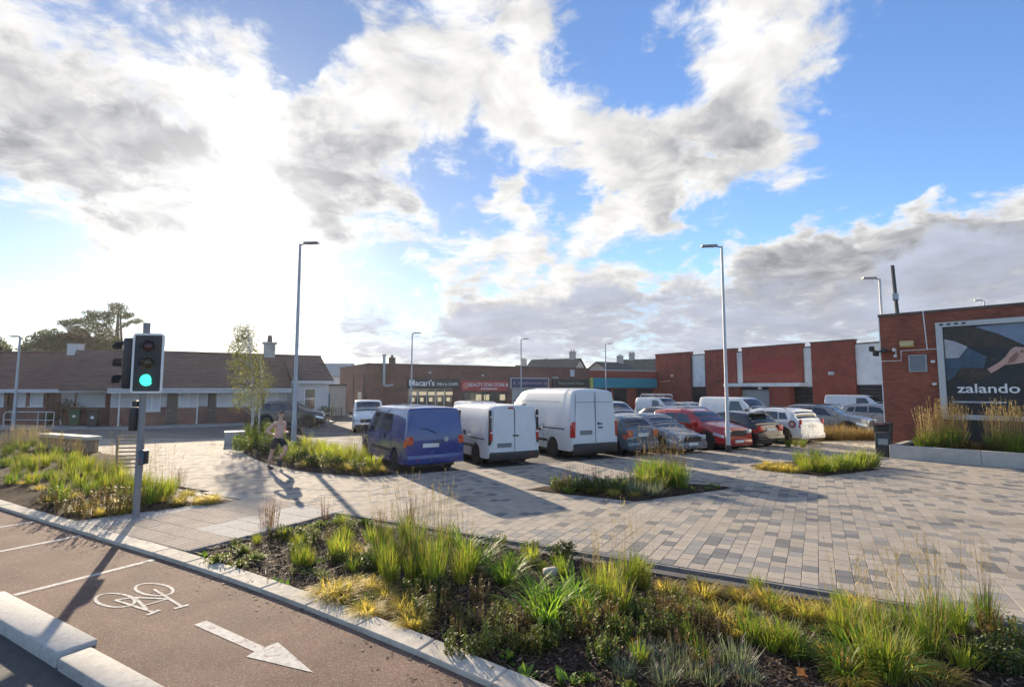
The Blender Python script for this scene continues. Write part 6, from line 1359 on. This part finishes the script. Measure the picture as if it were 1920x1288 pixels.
shrub('dark leafy shrub at the pale bungalow end bay', 607, 792, .95, 1.25, 900, M_LSHRUB, .06); shrub('low green plant by the bungalow handrail', 95, 797, .7, .8, 500, M_LSHRUB, z0=.06)
# ------------------------------------------------------------------ planting
M_GRASS = leafmat('grass_green', (.080, .150, .020), (.20, .26, .040), .5, cc=(.27, .20, .07)); M_GRASSY = leafmat('grass_yellow_green', (.17, .23, .026), (.30, .32, .055), .5, cc=(.30, .22, .08))
M_TUFT = leafmat('tuft_gold', (.29, .28, .055), (.56, .45, .14), .58, cc=(.58, .40, .15)); M_STRAP = leafmat('strap_green', (.075, .165, .020), (.19, .28, .036), .5)
M_STRAW = leafmat('straw', (.28, .21, .10), (.42, .33, .17), .35); M_STRAWD = leafmat('straw_dark', (.17, .12, .055), (.27, .19, .09), .3); M_LAV = leafmat('grey_green', (.15, .185, .115), (.25, .28, .19), .3); M_LAVF = leafmat('dull_mauve', (.16, .11, .15), (.24, .17, .2), .25)
M_HERB = leafmat('herb_brown', (.085, .070, .028), (.175, .140, .050), .4, cc=(.19, .08, .04)); M_HERBG = leafmat('herb_green', (.07, .115, .024), (.15, .19, .045), .45, cc=(.14, .09, .03)); M_COVER = leafmat('cover_green', (.09, .165, .022), (.19, .25, .036), .48, cc=(.26, .20, .05)); M_BROAD = leafmat('broad_green', (.10, .20, .025), (.19, .29, .04), .42)
M_DEEP = leafmat('deep_green', (.028, .05, .014), (.07, .095, .025), .3); M_WISP = leafmat('wisp_pink', (.10, .08, .045), (.22, .11, .10), .3); M_DRY = leafmat('dry_grass', (.15, .105, .045), (.30, .205, .09), .35)
pr = random.Random(77)
def blade(mb, p, az, ln, w, lean, bend, segs=4):
    p = Vector(p); side = Vector((-math.sin(az), math.cos(az), 0)); b = len(mb.v); st_ = ln / segs; a = lean
    for i in range(segs):
        k = w * (1.0 if i else .55) * (1 - .55 * (i / segs) ** 2) / 2
        mb.v += [tuple(p - side * k), tuple(p + side * k)]
        d = Vector((math.sin(a) * math.cos(az), math.sin(a) * math.sin(az), math.cos(a))); p = p + d * st_; a += bend / segs * (1.2 if i > 1 else .7)
    mb.v.append(tuple(p))
    for i in range(segs - 1): mb.f.append((b + 2 * i, b + 2 * i + 1, b + 2 * i + 3, b + 2 * i + 2)); mb.m.append(mb.mi)
    mb.f.append((b + 2 * segs - 2, b + 2 * segs - 1, b + 2 * segs)); mb.m.append(mb.mi)
    return p
def clump(n, lr, w, lean, bend, spread, segs=4, mb=None):
    b = mb or MB()
    for _ in range(n):
        az = pr.uniform(0, 6.283); r = spread * math.sqrt(pr.random()); l0 = pr.uniform(*lean)
        blade(b, (r * math.cos(az), r * math.sin(az), -.03), az + pr.gauss(0, .5), pr.uniform(*lr), w * pr.uniform(.7, 1.25), l0, pr.uniform(*bend), segs)
    return b
def stalks(n, lr, lean, head=.3, spread=.08, w=.0042, dense=9, hw=.006):
    b = MB()
    for _ in range(n):
        az = pr.uniform(0, 6.283); r = spread * math.sqrt(pr.random()); ln = pr.uniform(*lr); l0 = pr.uniform(*lean)
        base = Vector((r * math.cos(az), r * math.sin(az), -.02)); d = Vector((math.sin(l0) * math.cos(az), math.sin(l0) * math.sin(az), math.cos(l0)))
        s1 = d.orthogonal().normalized(); s2 = d.cross(s1); k = len(b.v); top = base + d * ln
        for q in range(3):
            t = 2.094 * q; o_ = s1 * math.cos(t) + s2 * math.sin(t); b.v += [tuple(base + o_ * w * .5), tuple(top + o_ * w * .25)]
        for q in range(3): b.f.append((k + 2 * q, k + 2 * ((q + 1) % 3), k + 2 * ((q + 1) % 3) + 1, k + 2 * q + 1)); b.m.append(0)
        for q in range(dense):
            f = 1 - head * pr.random() / ln * 1.0; p = base + d * ln * f
            blade(b, p, pr.uniform(0, 6.28), pr.uniform(.04, .10), hw, pr.uniform(.1, .5) + l0, .4, 2)
    return b
def dome(n, rx, h_, size, mat_leaf=None, hang=0.0):
    b = MB()
    for k in range(7):
        a = pr.uniform(0, 6.28); d_ = pr.uniform(0, .4) * rx; leaf_cloud(b, (math.cos(a) * d_, math.sin(a) * d_, h_ * pr.uniform(.3, .55)), (rx * .65, rx * .65, h_ * .5), n // 7, size, pr, hang=hang)
    return b
def stemmy(n, h_, spread, leafn, size):
    b = MB()
    for _ in range(n):
        az = pr.uniform(0, 6.28); r = spread * math.sqrt(pr.random()); l0 = pr.uniform(0, .3); ln = h_ * pr.uniform(.6, 1.1)
        base = Vector((r * math.cos(az), r * math.sin(az), -.02)); d = Vector((math.sin(l0) * math.cos(az), math.sin(l0) * math.sin(az), math.cos(l0)))
        blade(b, base, az, ln, .008, l0, .1, 3)
        for q in range(leafn):
            p = base + d * ln * pr.uniform(.15, 1.0); blade(b, p, pr.uniform(0, 6.28), size * pr.uniform(.7, 1.4), size * .5, pr.uniform(.4, 1.3), .5, 2)
    return b
def cushion(n, reach, leafn, size):
    b = MB()
    for _ in range(n):
        az = pr.uniform(0, 6.28); l0 = pr.uniform(.1, 1.25); ln = reach * pr.uniform(.5, 1.0) * (.55 + .45 * l0 / 1.25)
        d = Vector((math.sin(l0) * math.cos(az), math.sin(l0) * math.sin(az), math.cos(l0) * .75)); blade(b, (0, 0, -.01), az, ln, .007, l0, .1, 2)
        for q in range(leafn): blade(b, d * ln * pr.uniform(.2, 1.05), pr.uniform(0, 6.28), size * pr.uniform(.7, 1.5), size * .7, pr.uniform(.5, 1.5), .4, 2)
    return b
def lib(name, fns, mats, nvar=4):
    out = []
    for k in range(nvar): out.append([fn().mesh(nm, m) for (nm, fn), m in zip(fns, mats)])
    return (name, [nm for nm, _ in fns], out)
LIB = {
 'tall': lib('tall_grass', [('blades', lambda: clump(130, (.38, .78), .011, (.0, .32), (.15, .7), .13)), ('seed_stalks', lambda: stalks(16, (.95, 1.55), (.0, .24), .35, .09))], [M_GRASS, M_STRAW], 5),
 'tally': lib('tall_grass', [('blades', lambda: clump(130, (.36, .72), .011, (.0, .30), (.15, .7), .12)), ('seed_stalks', lambda: stalks(9, (.8, 1.35), (.0, .26), .3, .08, dense=9))], [M_GRASSY, M_STRAW], 4),
 'feather': lib('grass_clump', [('blades', lambda: clump(120, (.28, .52), .012, (.0, .45), (.3, 1.0), .12))], [M_GRASSY], 4),
 'featherg': lib('grass_clump', [('blades', lambda: clump(120, (.28, .55), .012, (.0, .45), (.3, 1.0), .12))], [M_GRASS], 4),
 'tuft': lib('golden_sedge', [('blades', lambda: clump(300, (.16, .30), .008, (.0, 1.25), (.9, 2.0), .10, 5, clump(190, (.24, .36), .008, (.1, .9), (1.3, 2.4), .10, 6)))], [M_TUFT], 5),
 'strap': lib('strap_leaf_plant', [('leaves', lambda: clump(60, (.40, .72), .024, (.08, .65), (.9, 1.9), .10, 6))], [M_STRAP], 4),
 'lav': lib('lavender', [('foliage', lambda: clump(190, (.14, .34), .010, (.0, .95), (-.1, .3), .14, 2)), ('flower_spikes', lambda: stalks(5, (.28, .40), (.0, .6), .08, .08, .004, 4, .008))], [M_LAV, M_LAVF], 4),
 'herb': lib('herb_plant', [('stems', lambda: stemmy(26, .48, .17, 20, .045))], [M_HERB], 4),
 'herbg': lib('herb_plant', [('stems', lambda: stemmy(28, .36, .18, 22, .045))], [M_HERBG], 4),
 'deep': lib('dark_shrub', [('foliage', lambda: dome(620, .30, .42, .032))], [M_DEEP], 3),
 'cover': lib('ground_cover', [('foliage', lambda: cushion(42, .34, 15, .034))], [M_COVER], 4),
 'broad': lib('broadleaf_seedling', [('leaves', lambda: clump(18, (.07, .15), .058, (.35, 1.2), (.3, .9), .03, 4))], [M_BROAD], 3),
 'wisp': lib('pink_stemmed_plant', [('stems', lambda: stemmy(30, .62, .15, 9, .03))], [M_WISP], 3),
 'dry': lib('dry_grass', [('blades', lambda: clump(230, (.5, .95), .014, (.05, .9), (.6, 1.7), .22, 5))], [M_DRY], 3),
 'reed': lib('reed_grass', [('blades', lambda: clump(150, (.5, 1.0), .014, (.0, .30), (.1, .6), .22)), ('seed_stalks', lambda: stalks(60, (1.1, 1.75), (.0, .22), .5, .22, .006, 14, .011))], [M_GRASS, M_STRAW], 2),
 'stalk': lib('seed_grass', [('blades', lambda: clump(150, (.4, .72), .013, (.0, .35), (.15, .7), .16)), ('seed_stalks', lambda: stalks(13, (.8, 1.5), (.0, .26), .35, .16, .0045, 9, .007))], [M_GRASS, M_STRAWD], 3),
 'green': lib('leafy_plant', [('foliage', lambda: stemmy(44, .62, .32, 24, .075))], [M_COVER], 4),
}
LAB = {'tall': ('upright green grass clump with pale seed stalks', 'grass'), 'tally': ('yellow-green grass clump with a few pale seed stalks', 'grass'), 'feather': ('short yellow-green grass clump', 'grass'), 'featherg': ('short mid-green grass clump', 'grass'),
       'tuft': ('mounded golden sedge tuft', 'grass'), 'strap': ('arching bright green strap-leaved plant', 'plant'), 'lav': ('grey-green lavender-like plant', 'plant'), 'herb': ('brown fading herb with reddish leaves', 'plant'), 'herbg': ('small-leaved green herb', 'plant'), 'deep': ('dark green rounded small shrub', 'shrub'),
       'cover': ('low bright green ground-cover mound', 'plant'), 'broad': ('small bright broad-leaved seedling', 'plant'), 'wisp': ('wispy plant with thin pinkish stems', 'plant'), 'dry': ('dry brown grass clump', 'grass'), 'reed': ('tall straw-plumed reed grass', 'grass'), 'stalk': ('dense green grass clump with brown seed heads', 'grass'), 'green': ('leafy green bedding plant', 'plant')}
FBD = 'in the front bed'; LBD = 'in the bed beside the traffic light'; MBD = 'in the bed by the lamp post'
def plant(kind, p, where, sc=1.0, z=None):
    name, parts, var = LIB[kind]; ms = pr.choice(var); lab, cat = LAB[kind]; lab = lab + ' ' + where
    z = SOIL + .02 if z is None else z
    s_q, t_q = toST(p)
    if where == FBD: lab = LAB[kind][0] + ', front bed ' + ('kerb side' if t_q < kerb_t(s_q) + .85 else 'paving side' if t_q > -.85 else 'middle') + (' near the crossing' if s_q < 1.6 else ' opposite the vans' if s_q < 3.8 else ' opposite the cars' if s_q < 6 else ' opposite the advert')
    elif where == LBD: lab = LAB[kind][0] + ', ' + ('left bed by the signal pole' if s_q > -5.2 else 'left bed towards the bench' if t_q > -1.3 else 'left bed along the kerb')
    elif where == MBD: lab = LAB[kind][0] + ', ' + ('lamp post bed by the blue van' if p[1] < 17.8 else 'lamp post bed beside the jogger' if p[1] < 21 else 'lamp post bed by the block seat')
    gname = name.replace('_', ' ') + 's: ' + lab
    if len(ms) == 1: r_ = bpy.data.objects.new(name, ms[0]); COL.objects.link(r_)
    else:
        r_ = bpy.data.objects.new(name, None); COL.objects.link(r_); r_.empty_display_size = .1
        for nm, me in zip(parts, ms): c = bpy.data.objects.new(nm, me); COL.objects.link(c); c.parent = r_
    if where == LBD: z = .0
    if where == FBD and s_q > 5.2 and kind in ('tall', 'tally', 'feather'): sc *= .84
    r_.location = (p[0], p[1], z); r_.rotation_euler = (0, 0, pr.uniform(0, 6.28)); s_ = sc * pr.uniform(.88, 1.14); r_.scale = (s_ * pr.uniform(.92, 1.08), s_, s_ * pr.uniform(.9, 1.1))
    tag(r_, lab, cat, gname)
    return r_
FS_ = {'tall': .84, 'tally': .84, 'feather': .84, 'featherg': .8, 'strap': .84, 'herb': .62, 'herbg': .72, 'lav': .72, 'tuft': .86, 'deep': .68, 'cover': .8, 'wisp': .85}
def plants(kind, pix, where, sc=1.0, z=None, zg=-.05):
    if where == FBD: sc *= FS_.get(kind, 1.0)
    for q in pix: plant(kind, G(q[0], q[1], zg), where, sc * (q[2] if len(q) > 2 else 1), z)
plants('wisp', [(497, 990), (508, 994), (770, 985), (610, 972)], FBD)
plants('cover', [(420, 1052), (455, 1040), (480, 1050), (450, 1066), (405, 1060), (560, 1000), (640, 978), (600, 990), (680, 985)], FBD)
plants('broad', [(515, 1095, 1.2), (535, 1098), (575, 1075), (590, 1058), (610, 1052), (665, 1098), (985, 1265), (1060, 1278, 1.3), (950, 1232), (700, 1105), (1025, 1028), (960, 1040), (1490, 1210), (1520, 1225), (380, 1042), (1880, 1180), (640, 1110)], FBD)
plants('herbg', [(545, 1012), (580, 1020), (520, 1008), (600, 1012), (655, 995), (700, 1000), (560, 1040), (670, 1060), (900, 1230), (860, 1230), (1130, 1240), (1180, 1205), (1010, 1220)], FBD)
plants('featherg', [(628, 1035), (640, 1020), (700, 1020), (722, 1018), (1410, 1208), (1470, 1215), (1500, 1235)], FBD)
plants('tuft', [(668, 1040), (655, 1112), (690, 1105), (640, 1128), (688, 1152), (722, 1122), (760, 1146), (775, 1172), (1248, 1114), (1322, 1120), (1392, 1126), (1446, 1138), (1350, 1164), (1545, 1162), (1500, 1158), (1455, 1198), (1565, 1245), (1612, 1144), (1600, 1280), (620, 1118), (1700, 1264), (1380, 1190), (1285, 1150), (1760, 1278)], FBD, 1.12)
plants('tall', [(715, 1075), (745, 1058), (762, 1020), (782, 1040), (800, 1085), (818, 1075), (775, 1090), (835, 1040), (1645, 1195), (1705, 1200), (1755, 1195), (1800, 1190), (1850, 1180), (1110, 1118), (1180, 1100), (1740, 1235)], FBD)
plants('tally', [(865, 1095), (875, 1080), (1130, 1130), (1140, 1112), (1205, 1105), (1165, 1150), (1640, 1270, 1.1), (1665, 1282, 1.1), (1585, 1205), (815, 1110), (730, 1095)], FBD)
plants('feather', [(1575, 1190), (1615, 1215), (1690, 1245), (1785, 1180), (1810, 1255), (1100, 1175), (640, 1050), (1445, 1222)], FBD)
plants('strap', [(885, 1068, 1.15), (868, 1040, 1.1), (905, 1055), (948, 1098), (962, 1075), (1020, 1172, 1.15), (1035, 1150), (1092, 1145), (1610, 1240), (1665, 1272), (1000, 1120, .9), (1580, 1270), (1075, 1130)], FBD, .95)
plants('deep', [(1045, 1056), (1060, 1048), (750, 1060), (1880, 1235), (1900, 1262), (1860, 1260), (830, 1120), (700, 1075)], FBD)
plants('lav', [(1268, 1242, 1.25), (1212, 1235, .9), (1378, 1250, 1.2), (1335, 1280, 1.1), (1398, 1282), (1245, 1278, 1.1), (1300, 1270, .8), (1415, 1162, .7), (1095, 1155, .7), (1170, 1266, .8)], FBD)
plants('herb', [(845, 1165), (905, 1180), (960, 1195), (985, 1180), (1140, 1175), (1235, 1170), (1290, 1170), (1310, 1185), (820, 1145), (900, 1130), (1350, 1195), (1870, 1200), (1250, 1150), (1100, 1200)], FBD)
plants('herbg', [(870, 1175), (940, 1175), (1160, 1190), (1200, 1165), (1262, 1185), (1225, 1195), (780, 1120), (1060, 1195), (1900, 1210), (800, 1160), (1030, 1210), (930, 1215)], FBD)
plants('cover', [(760, 1100), (840, 1130), (930, 1130), (990, 1150), (1080, 1165), (1210, 1140), (1320, 1150), (1420, 1175), (1540, 1190), (700, 1130), (1130, 1215)], FBD, .7)
rf_ = random.Random(31); n_ = 0
while n_ < 120:
    s_, t_ = rf_.uniform(.1, 9), rf_.uniform(-3.7, -.25); q = ST(s_, t_)
    if t_ < kerb_t(s_) + .22 or abs(q.x) > q.y * 1.0: continue
    n_ += 1; kd = rf_.choice(['cover', 'herbg', 'herbg', 'featherg', 'cover', 'feather', 'wisp'] if s_ < 2.6 else ['herbg', 'herb', 'herbg', 'cover', 'feather', 'broad', 'tuft', 'featherg'])
    plant(kd, q, FBD, FS_.get(kd, 1) * rf_.uniform(.5, .8))
LBD = 'in the bed beside the traffic light'
plants('tuft', [(95, 945), (150, 965), (188, 970), (212, 950), (122, 932), (335, 950), (375, 948), (60, 902), (175, 955), (300, 948), (398, 945), (230, 965), (40, 915), (140, 940), (205, 930), (75, 925), (350, 938)], LBD)
plants('tally', [(105, 925), (132, 905), (198, 930), (248, 940), (182, 915), (290, 945), (312, 942), (60, 890), (30, 895), (160, 895), (270, 935), (225, 920), (85, 880), (140, 880), (215, 905)], LBD)
plants('featherg', [(110, 950), (170, 935), (240, 950), (280, 952), (20, 915), (50, 880), (120, 880), (185, 890), (320, 930), (255, 925), (10, 880), (90, 905)], LBD, 1.1)
plants('feather', [(150, 920), (60, 915), (200, 915), (35, 870), (100, 870), (165, 880), (270, 950)], LBD)
plants('reed', [(15, 858, .62), (45, 852, .6), (75, 856, .6), (105, 862, .55), (-10, 865, .62), (140, 868, .5), (30, 845, .6), (60, 840, .55)], LBD); plants('herb', [(120, 965), (215, 972), (85, 955), (195, 950), (160, 975), (250, 960)], LBD)
plants('wisp', [(335, 918, .8), (200, 895, .9), (230, 900)], LBD)
MBD = 'in the bed by the lamp post'
mz = .02
plants('green', [(470, 822), (488, 830), (500, 845), (478, 838), (520, 850), (460, 838), (545, 858), (505, 820), (470, 806), (490, 812), (455, 850), (520, 832)], MBD, 1.0, mz)
plants('feather', [(560, 868), (590, 870), (615, 872), (640, 876), (665, 880), (690, 884), (580, 856), (610, 858), (635, 864), (660, 868), (600, 846), (575, 842), (625, 852), (700, 888), (545, 870)], MBD, 1.35, mz)
plants('tuft', [(575, 880), (620, 884), (655, 888), (690, 891), (595, 876), (640, 886), (712, 889)], MBD, 1.3, mz); plants('tally', [(600, 862), (650, 872), (678, 876), (570, 852)], MBD, 1.0, mz); plants('herbg', [(550, 876), (530, 868), (510, 858), (605, 882), (672, 890), (490, 850)], MBD, 1.3, mz); plants('deep', [(585, 882), (560, 874), (630, 886), (470, 845), (500, 858)], MBD, 1.1, mz)
IBD = 'in the island bed before the vans'
plants('wisp', [(1060, 925), (1105, 926), (1072, 915), (1118, 916)], IBD, .85, .02); plants('herbg', [(1042, 922), (1052, 926), (1095, 928), (1140, 928), (1165, 930), (1120, 930), (1078, 926), (1130, 920), (1088, 920)], IBD, .95, .02); plants('cover', [(1065, 930), (1110, 932), (1150, 934), (1050, 918)], IBD, .8, .02); plants('lav', [(1160, 926), (1185, 930), (1205, 932), (1145, 920), (1225, 932), (1175, 918)], IBD, 1.2, .02)
plants('stalk', [(1205, 915), (1222, 912), (1242, 914), (1262, 920), (1255, 905), (1232, 904), (1272, 912), (1212, 905), (1275, 922)], IBD, 1.0, .02); plants('feather', [(1215, 922), (1240, 924), (1250, 918), (1200, 920)], IBD, 1.1, .02); plants('broad', [(1312, 918), (1335, 916), (1300, 924), (1325, 922), (1345, 919)], IBD, .9, .03); plants('tuft', [(1150, 934), (1190, 936)], IBD, .8, .02)
I2 = 'in the island bed by the planter'
plants('tuft', [(1428, 882), (1445, 884), (1465, 886), (1485, 888), (1440, 876), (1460, 878), (1475, 880)], I2, 1.15, -.01); plants('stalk', [(1505, 884), (1520, 880), (1540, 882), (1500, 874), (1530, 872)], I2, .8, -.01); plants('feather', [(1512, 888), (1535, 890), (1560, 888), (1585, 886), (1610, 884), (1630, 880), (1570, 880), (1600, 876), (1550, 880), (1625, 876)], I2, 1.3, -.01); plants('featherg', [(1595, 884), (1618, 882), (1640, 878), (1575, 886), (1550, 890)], I2, 1.2, -.01)
# planter plants
PBD = 'in the raised planter'
def pw(px, dep):
    x, _ = FP.at(px, 800, dep); p = FP.p0 + FP.d * x + FP.n * dep; return p
for px, dep, sc in ((1738, .9, .85), (1752, .8, .9), (1768, 1.0, 1.0), (1782, .9, .95), (1795, 1.2, .85), (1862, .8, .95), (1880, 1.0, 1.0), (1900, .8, 1.0), (1915, 1.1, 1.0)): plant('reed', pw(px, dep), PBD, sc, hpl - .1)
for px, dep in ((1735, .5), (1765, .45), (1790, .5), (1810, .5), (1830, .45), (1850, .5), (1875, .45), (1815, .8), (1840, .7), (1805, 1.2), (1830, 1.3)): plant('herb', pw(px, dep), PBD, .75, hpl - .1)
for px, dep in ((1728, .6), (1745, .45), (1890, .5), (1905, .5), (1722, .8)): plant('featherg', pw(px, dep), PBD, .9, hpl - .1)
# dry grass bed by the parked cars
DB = ccw([G(1510, 832), G(1640, 829), G(1665, 813), G(1530, 812)]); tag(MB().prism(DB, -.05, -.015).build('bed_soil', M_SOIL), kind='structure')
for k in range(26):
    px = 1528 + (k % 13) * 9.4 + pr.uniform(-4, 4); py = (824 if k < 13 else 817) + pr.uniform(-1.5, 1.5); plant('dry', G(px, py), 'in the bed behind the parked cars', .95, -.02)
for (px, py) in ((1478, 838), (1492, 836), (1505, 838)): plant('stalk', G(px, py), 'at the edge of the car park', .62, -.02)
# mulch chips, leaf litter and fallen leaves
def chips(name, poly, n, size, z, mat_, seed, par=None):
    rgc = random.Random(seed); b = MB(); xs = [p[0] for p in poly]; ys = [p[1] for p in poly]; k = 0
    while k < n:
        x, y = rgc.uniform(min(xs), max(xs)), rgc.uniform(min(ys), max(ys))
        if abs(x) > y * 1.05 + .5 or not inpoly((x, y), poly) or edge_dist((x, y), poly) < .05: continue
        k += 1; e = min(1.0, edge_dist((x, y), poly) / .5); zz_ = soil_z(x, y, z) + .05 * e + .006; a = rgc.uniform(0, 6.28); l, w = size * rgc.uniform(.5, 1.5), size * rgc.uniform(.2, .5); t1, t2 = rgc.gauss(0, .35), rgc.gauss(0, .35); i = len(b.v)
        for (u, v_) in ((-1, -1), (1, -1), (1, 1), (-1, 1)):
            b.v.append((x + math.cos(a) * u * l - math.sin(a) * v_ * w, y + math.sin(a) * u * l + math.cos(a) * v_ * w, zz_ + t1 * u * l + t2 * v_ * w + .004))
        b.f.append((i, i + 1, i + 2, i + 3)); b.m.append(0)
    return tag(b.build(name, mat_), 'loose bark chips covering the ' + ('front' if seed == 1 else 'left') + ' planting bed soil', 'mulch', kind='stuff')
M_CHIP = leafmat('bark_chips', (.028, .019, .013), (.12, .08, .052), 0.0, .85, cc=(.22, .16, .11))
chips('bark_chips', BED_FRONT, 16000, .022, SOIL, M_CHIP, 1); chips('bark_chips', BED_LEFT, 5000, .028, SOIL, M_CHIP, 2)
M_FALL = leafmat('fallen_leaf', (.30, .10, .035), (.36, .17, .06), .3)
def leafm():
    b = MB(); n = 9; ring_ = [(.05 * (1 + .35 * math.cos(5 * t)) * math.cos(t), .045 * (1 + .35 * math.cos(5 * t)) * math.sin(t), .018 * math.cos(2 * t) + .012) for t in [6.283 * k / 15 for k in range(15)]]
    b.add([(0, 0, .004)] + ring_, [(0, 1 + k, 1 + (k + 1) % 15) for k in range(15)]); return b.mesh('fallen_leaf', M_FALL)
lmesh = leafm()
for (px, py) in ((905, 1203), (932, 1172), (1355, 1182), (1030, 1075), (1190, 1205), (1320, 1236), (1110, 1190), (1390, 1282), (1505, 1268), (1450, 1120)):
    q = G(px, py, -.03); o = bpy.data.objects.new('fallen_leaf', lmesh); COL.objects.link(o); o.location = (q.x, q.y, -.012); o.rotation_euler = (pr.gauss(0, .3), pr.gauss(0, .3), pr.uniform(0, 6)); o.scale = (1.1,) * 3
    tag(o, 'curled orange fallen leaf lying on the front bed mulch', 'leaf', 'fallen leaves on the front bed')
st_ = MB().rbox((0, 0, .05), (.22, .14, .12), .045); q = G(1033, 1079, -.05); o = st_.build('stone', pmat('pale_stone', (.5, .46, .38), .8, var=.2, bump=.5), smooth=50, loc=(q.x, q.y, -.05), rz=.4); tag(o, 'pale stone lying among the plants of the front bed', 'stone')

# dead stems and leaf bits lying in the bed, a few blown onto kerb and lane
rl = random.Random(8); b = MB()
for k in range(1500):
    s_ = rl.uniform(-.05, 9.5); t_ = rl.uniform(-3.9, -.1)
    if t_ < kerb_t(s_) + .03: continue
    q = ST(s_, t_); blade(b, (q.x, q.y, SOIL + .05 + rl.uniform(0, .05)), rl.uniform(0, 6.28), rl.uniform(.08, .3), .005, rl.uniform(1.1, 1.6), rl.uniform(-.2, .3), 2)
tag(b.build('dead_stems', M_DRY), 'dead grass stems lying loose on the front bed soil', 'litter', kind='stuff')
b = MB()
for k in range(420):
    s_ = rl.uniform(-7, 8); t_ = kerb_t(s_) - (abs(rl.gauss(0, .22)) + (KW if rl.random() < .6 else 0)); on = t_ > kerb_t(s_) - KW; q = ST(s_, t_, .004 if on else LANE_Z + .006); sz = rl.uniform(.006, .02); an = rl.uniform(0, 6.28); i = len(b.v)
    for u, w_ in ((-1, -.6), (1, -.6), (1.1, .6), (-.8, .6)): b.v.append((q.x + sz * (u * math.cos(an) - w_ * math.sin(an)), q.y + sz * (u * math.sin(an) + w_ * math.cos(an)), q.z + rl.uniform(0, .004)))
    b.f.append((i, i + 1, i + 2, i + 3)); b.m.append(0)
tag(b.build('leaf_litter', M_CHIP), 'bits of bark and leaf litter blown on the kerb and lane edge', 'litter', kind='stuff')

# thin haze volume added to imitate low-sun lens glare
hz = MB().bx(-3100, 3100, -3100, 3100, -1.3, 15.0).build('haze', pmat('glare_haze', (1, 1, 1)))
hm = bpy.data.materials.new('glare_haze_volume'); hm.use_nodes = True; hm.node_tree.nodes.clear()
pv = hm.node_tree.nodes.new('ShaderNodeVolumePrincipled'); pv.inputs['Color'].default_value = (.96, .97, 1, 1); pv.inputs['Density'].default_value = 0.00020; pv.inputs['Anisotropy'].default_value = 0.62
ho = hm.node_tree.nodes.new('ShaderNodeOutputMaterial'); hm.node_tree.links.new(pv.outputs[0], ho.inputs['Volume'])
hz.data.materials.clear(); hz.data.materials.append(hm); tag(hz, 'thin pale haze added for low-sun glare over the whole square', 'haze', kind='stuff')
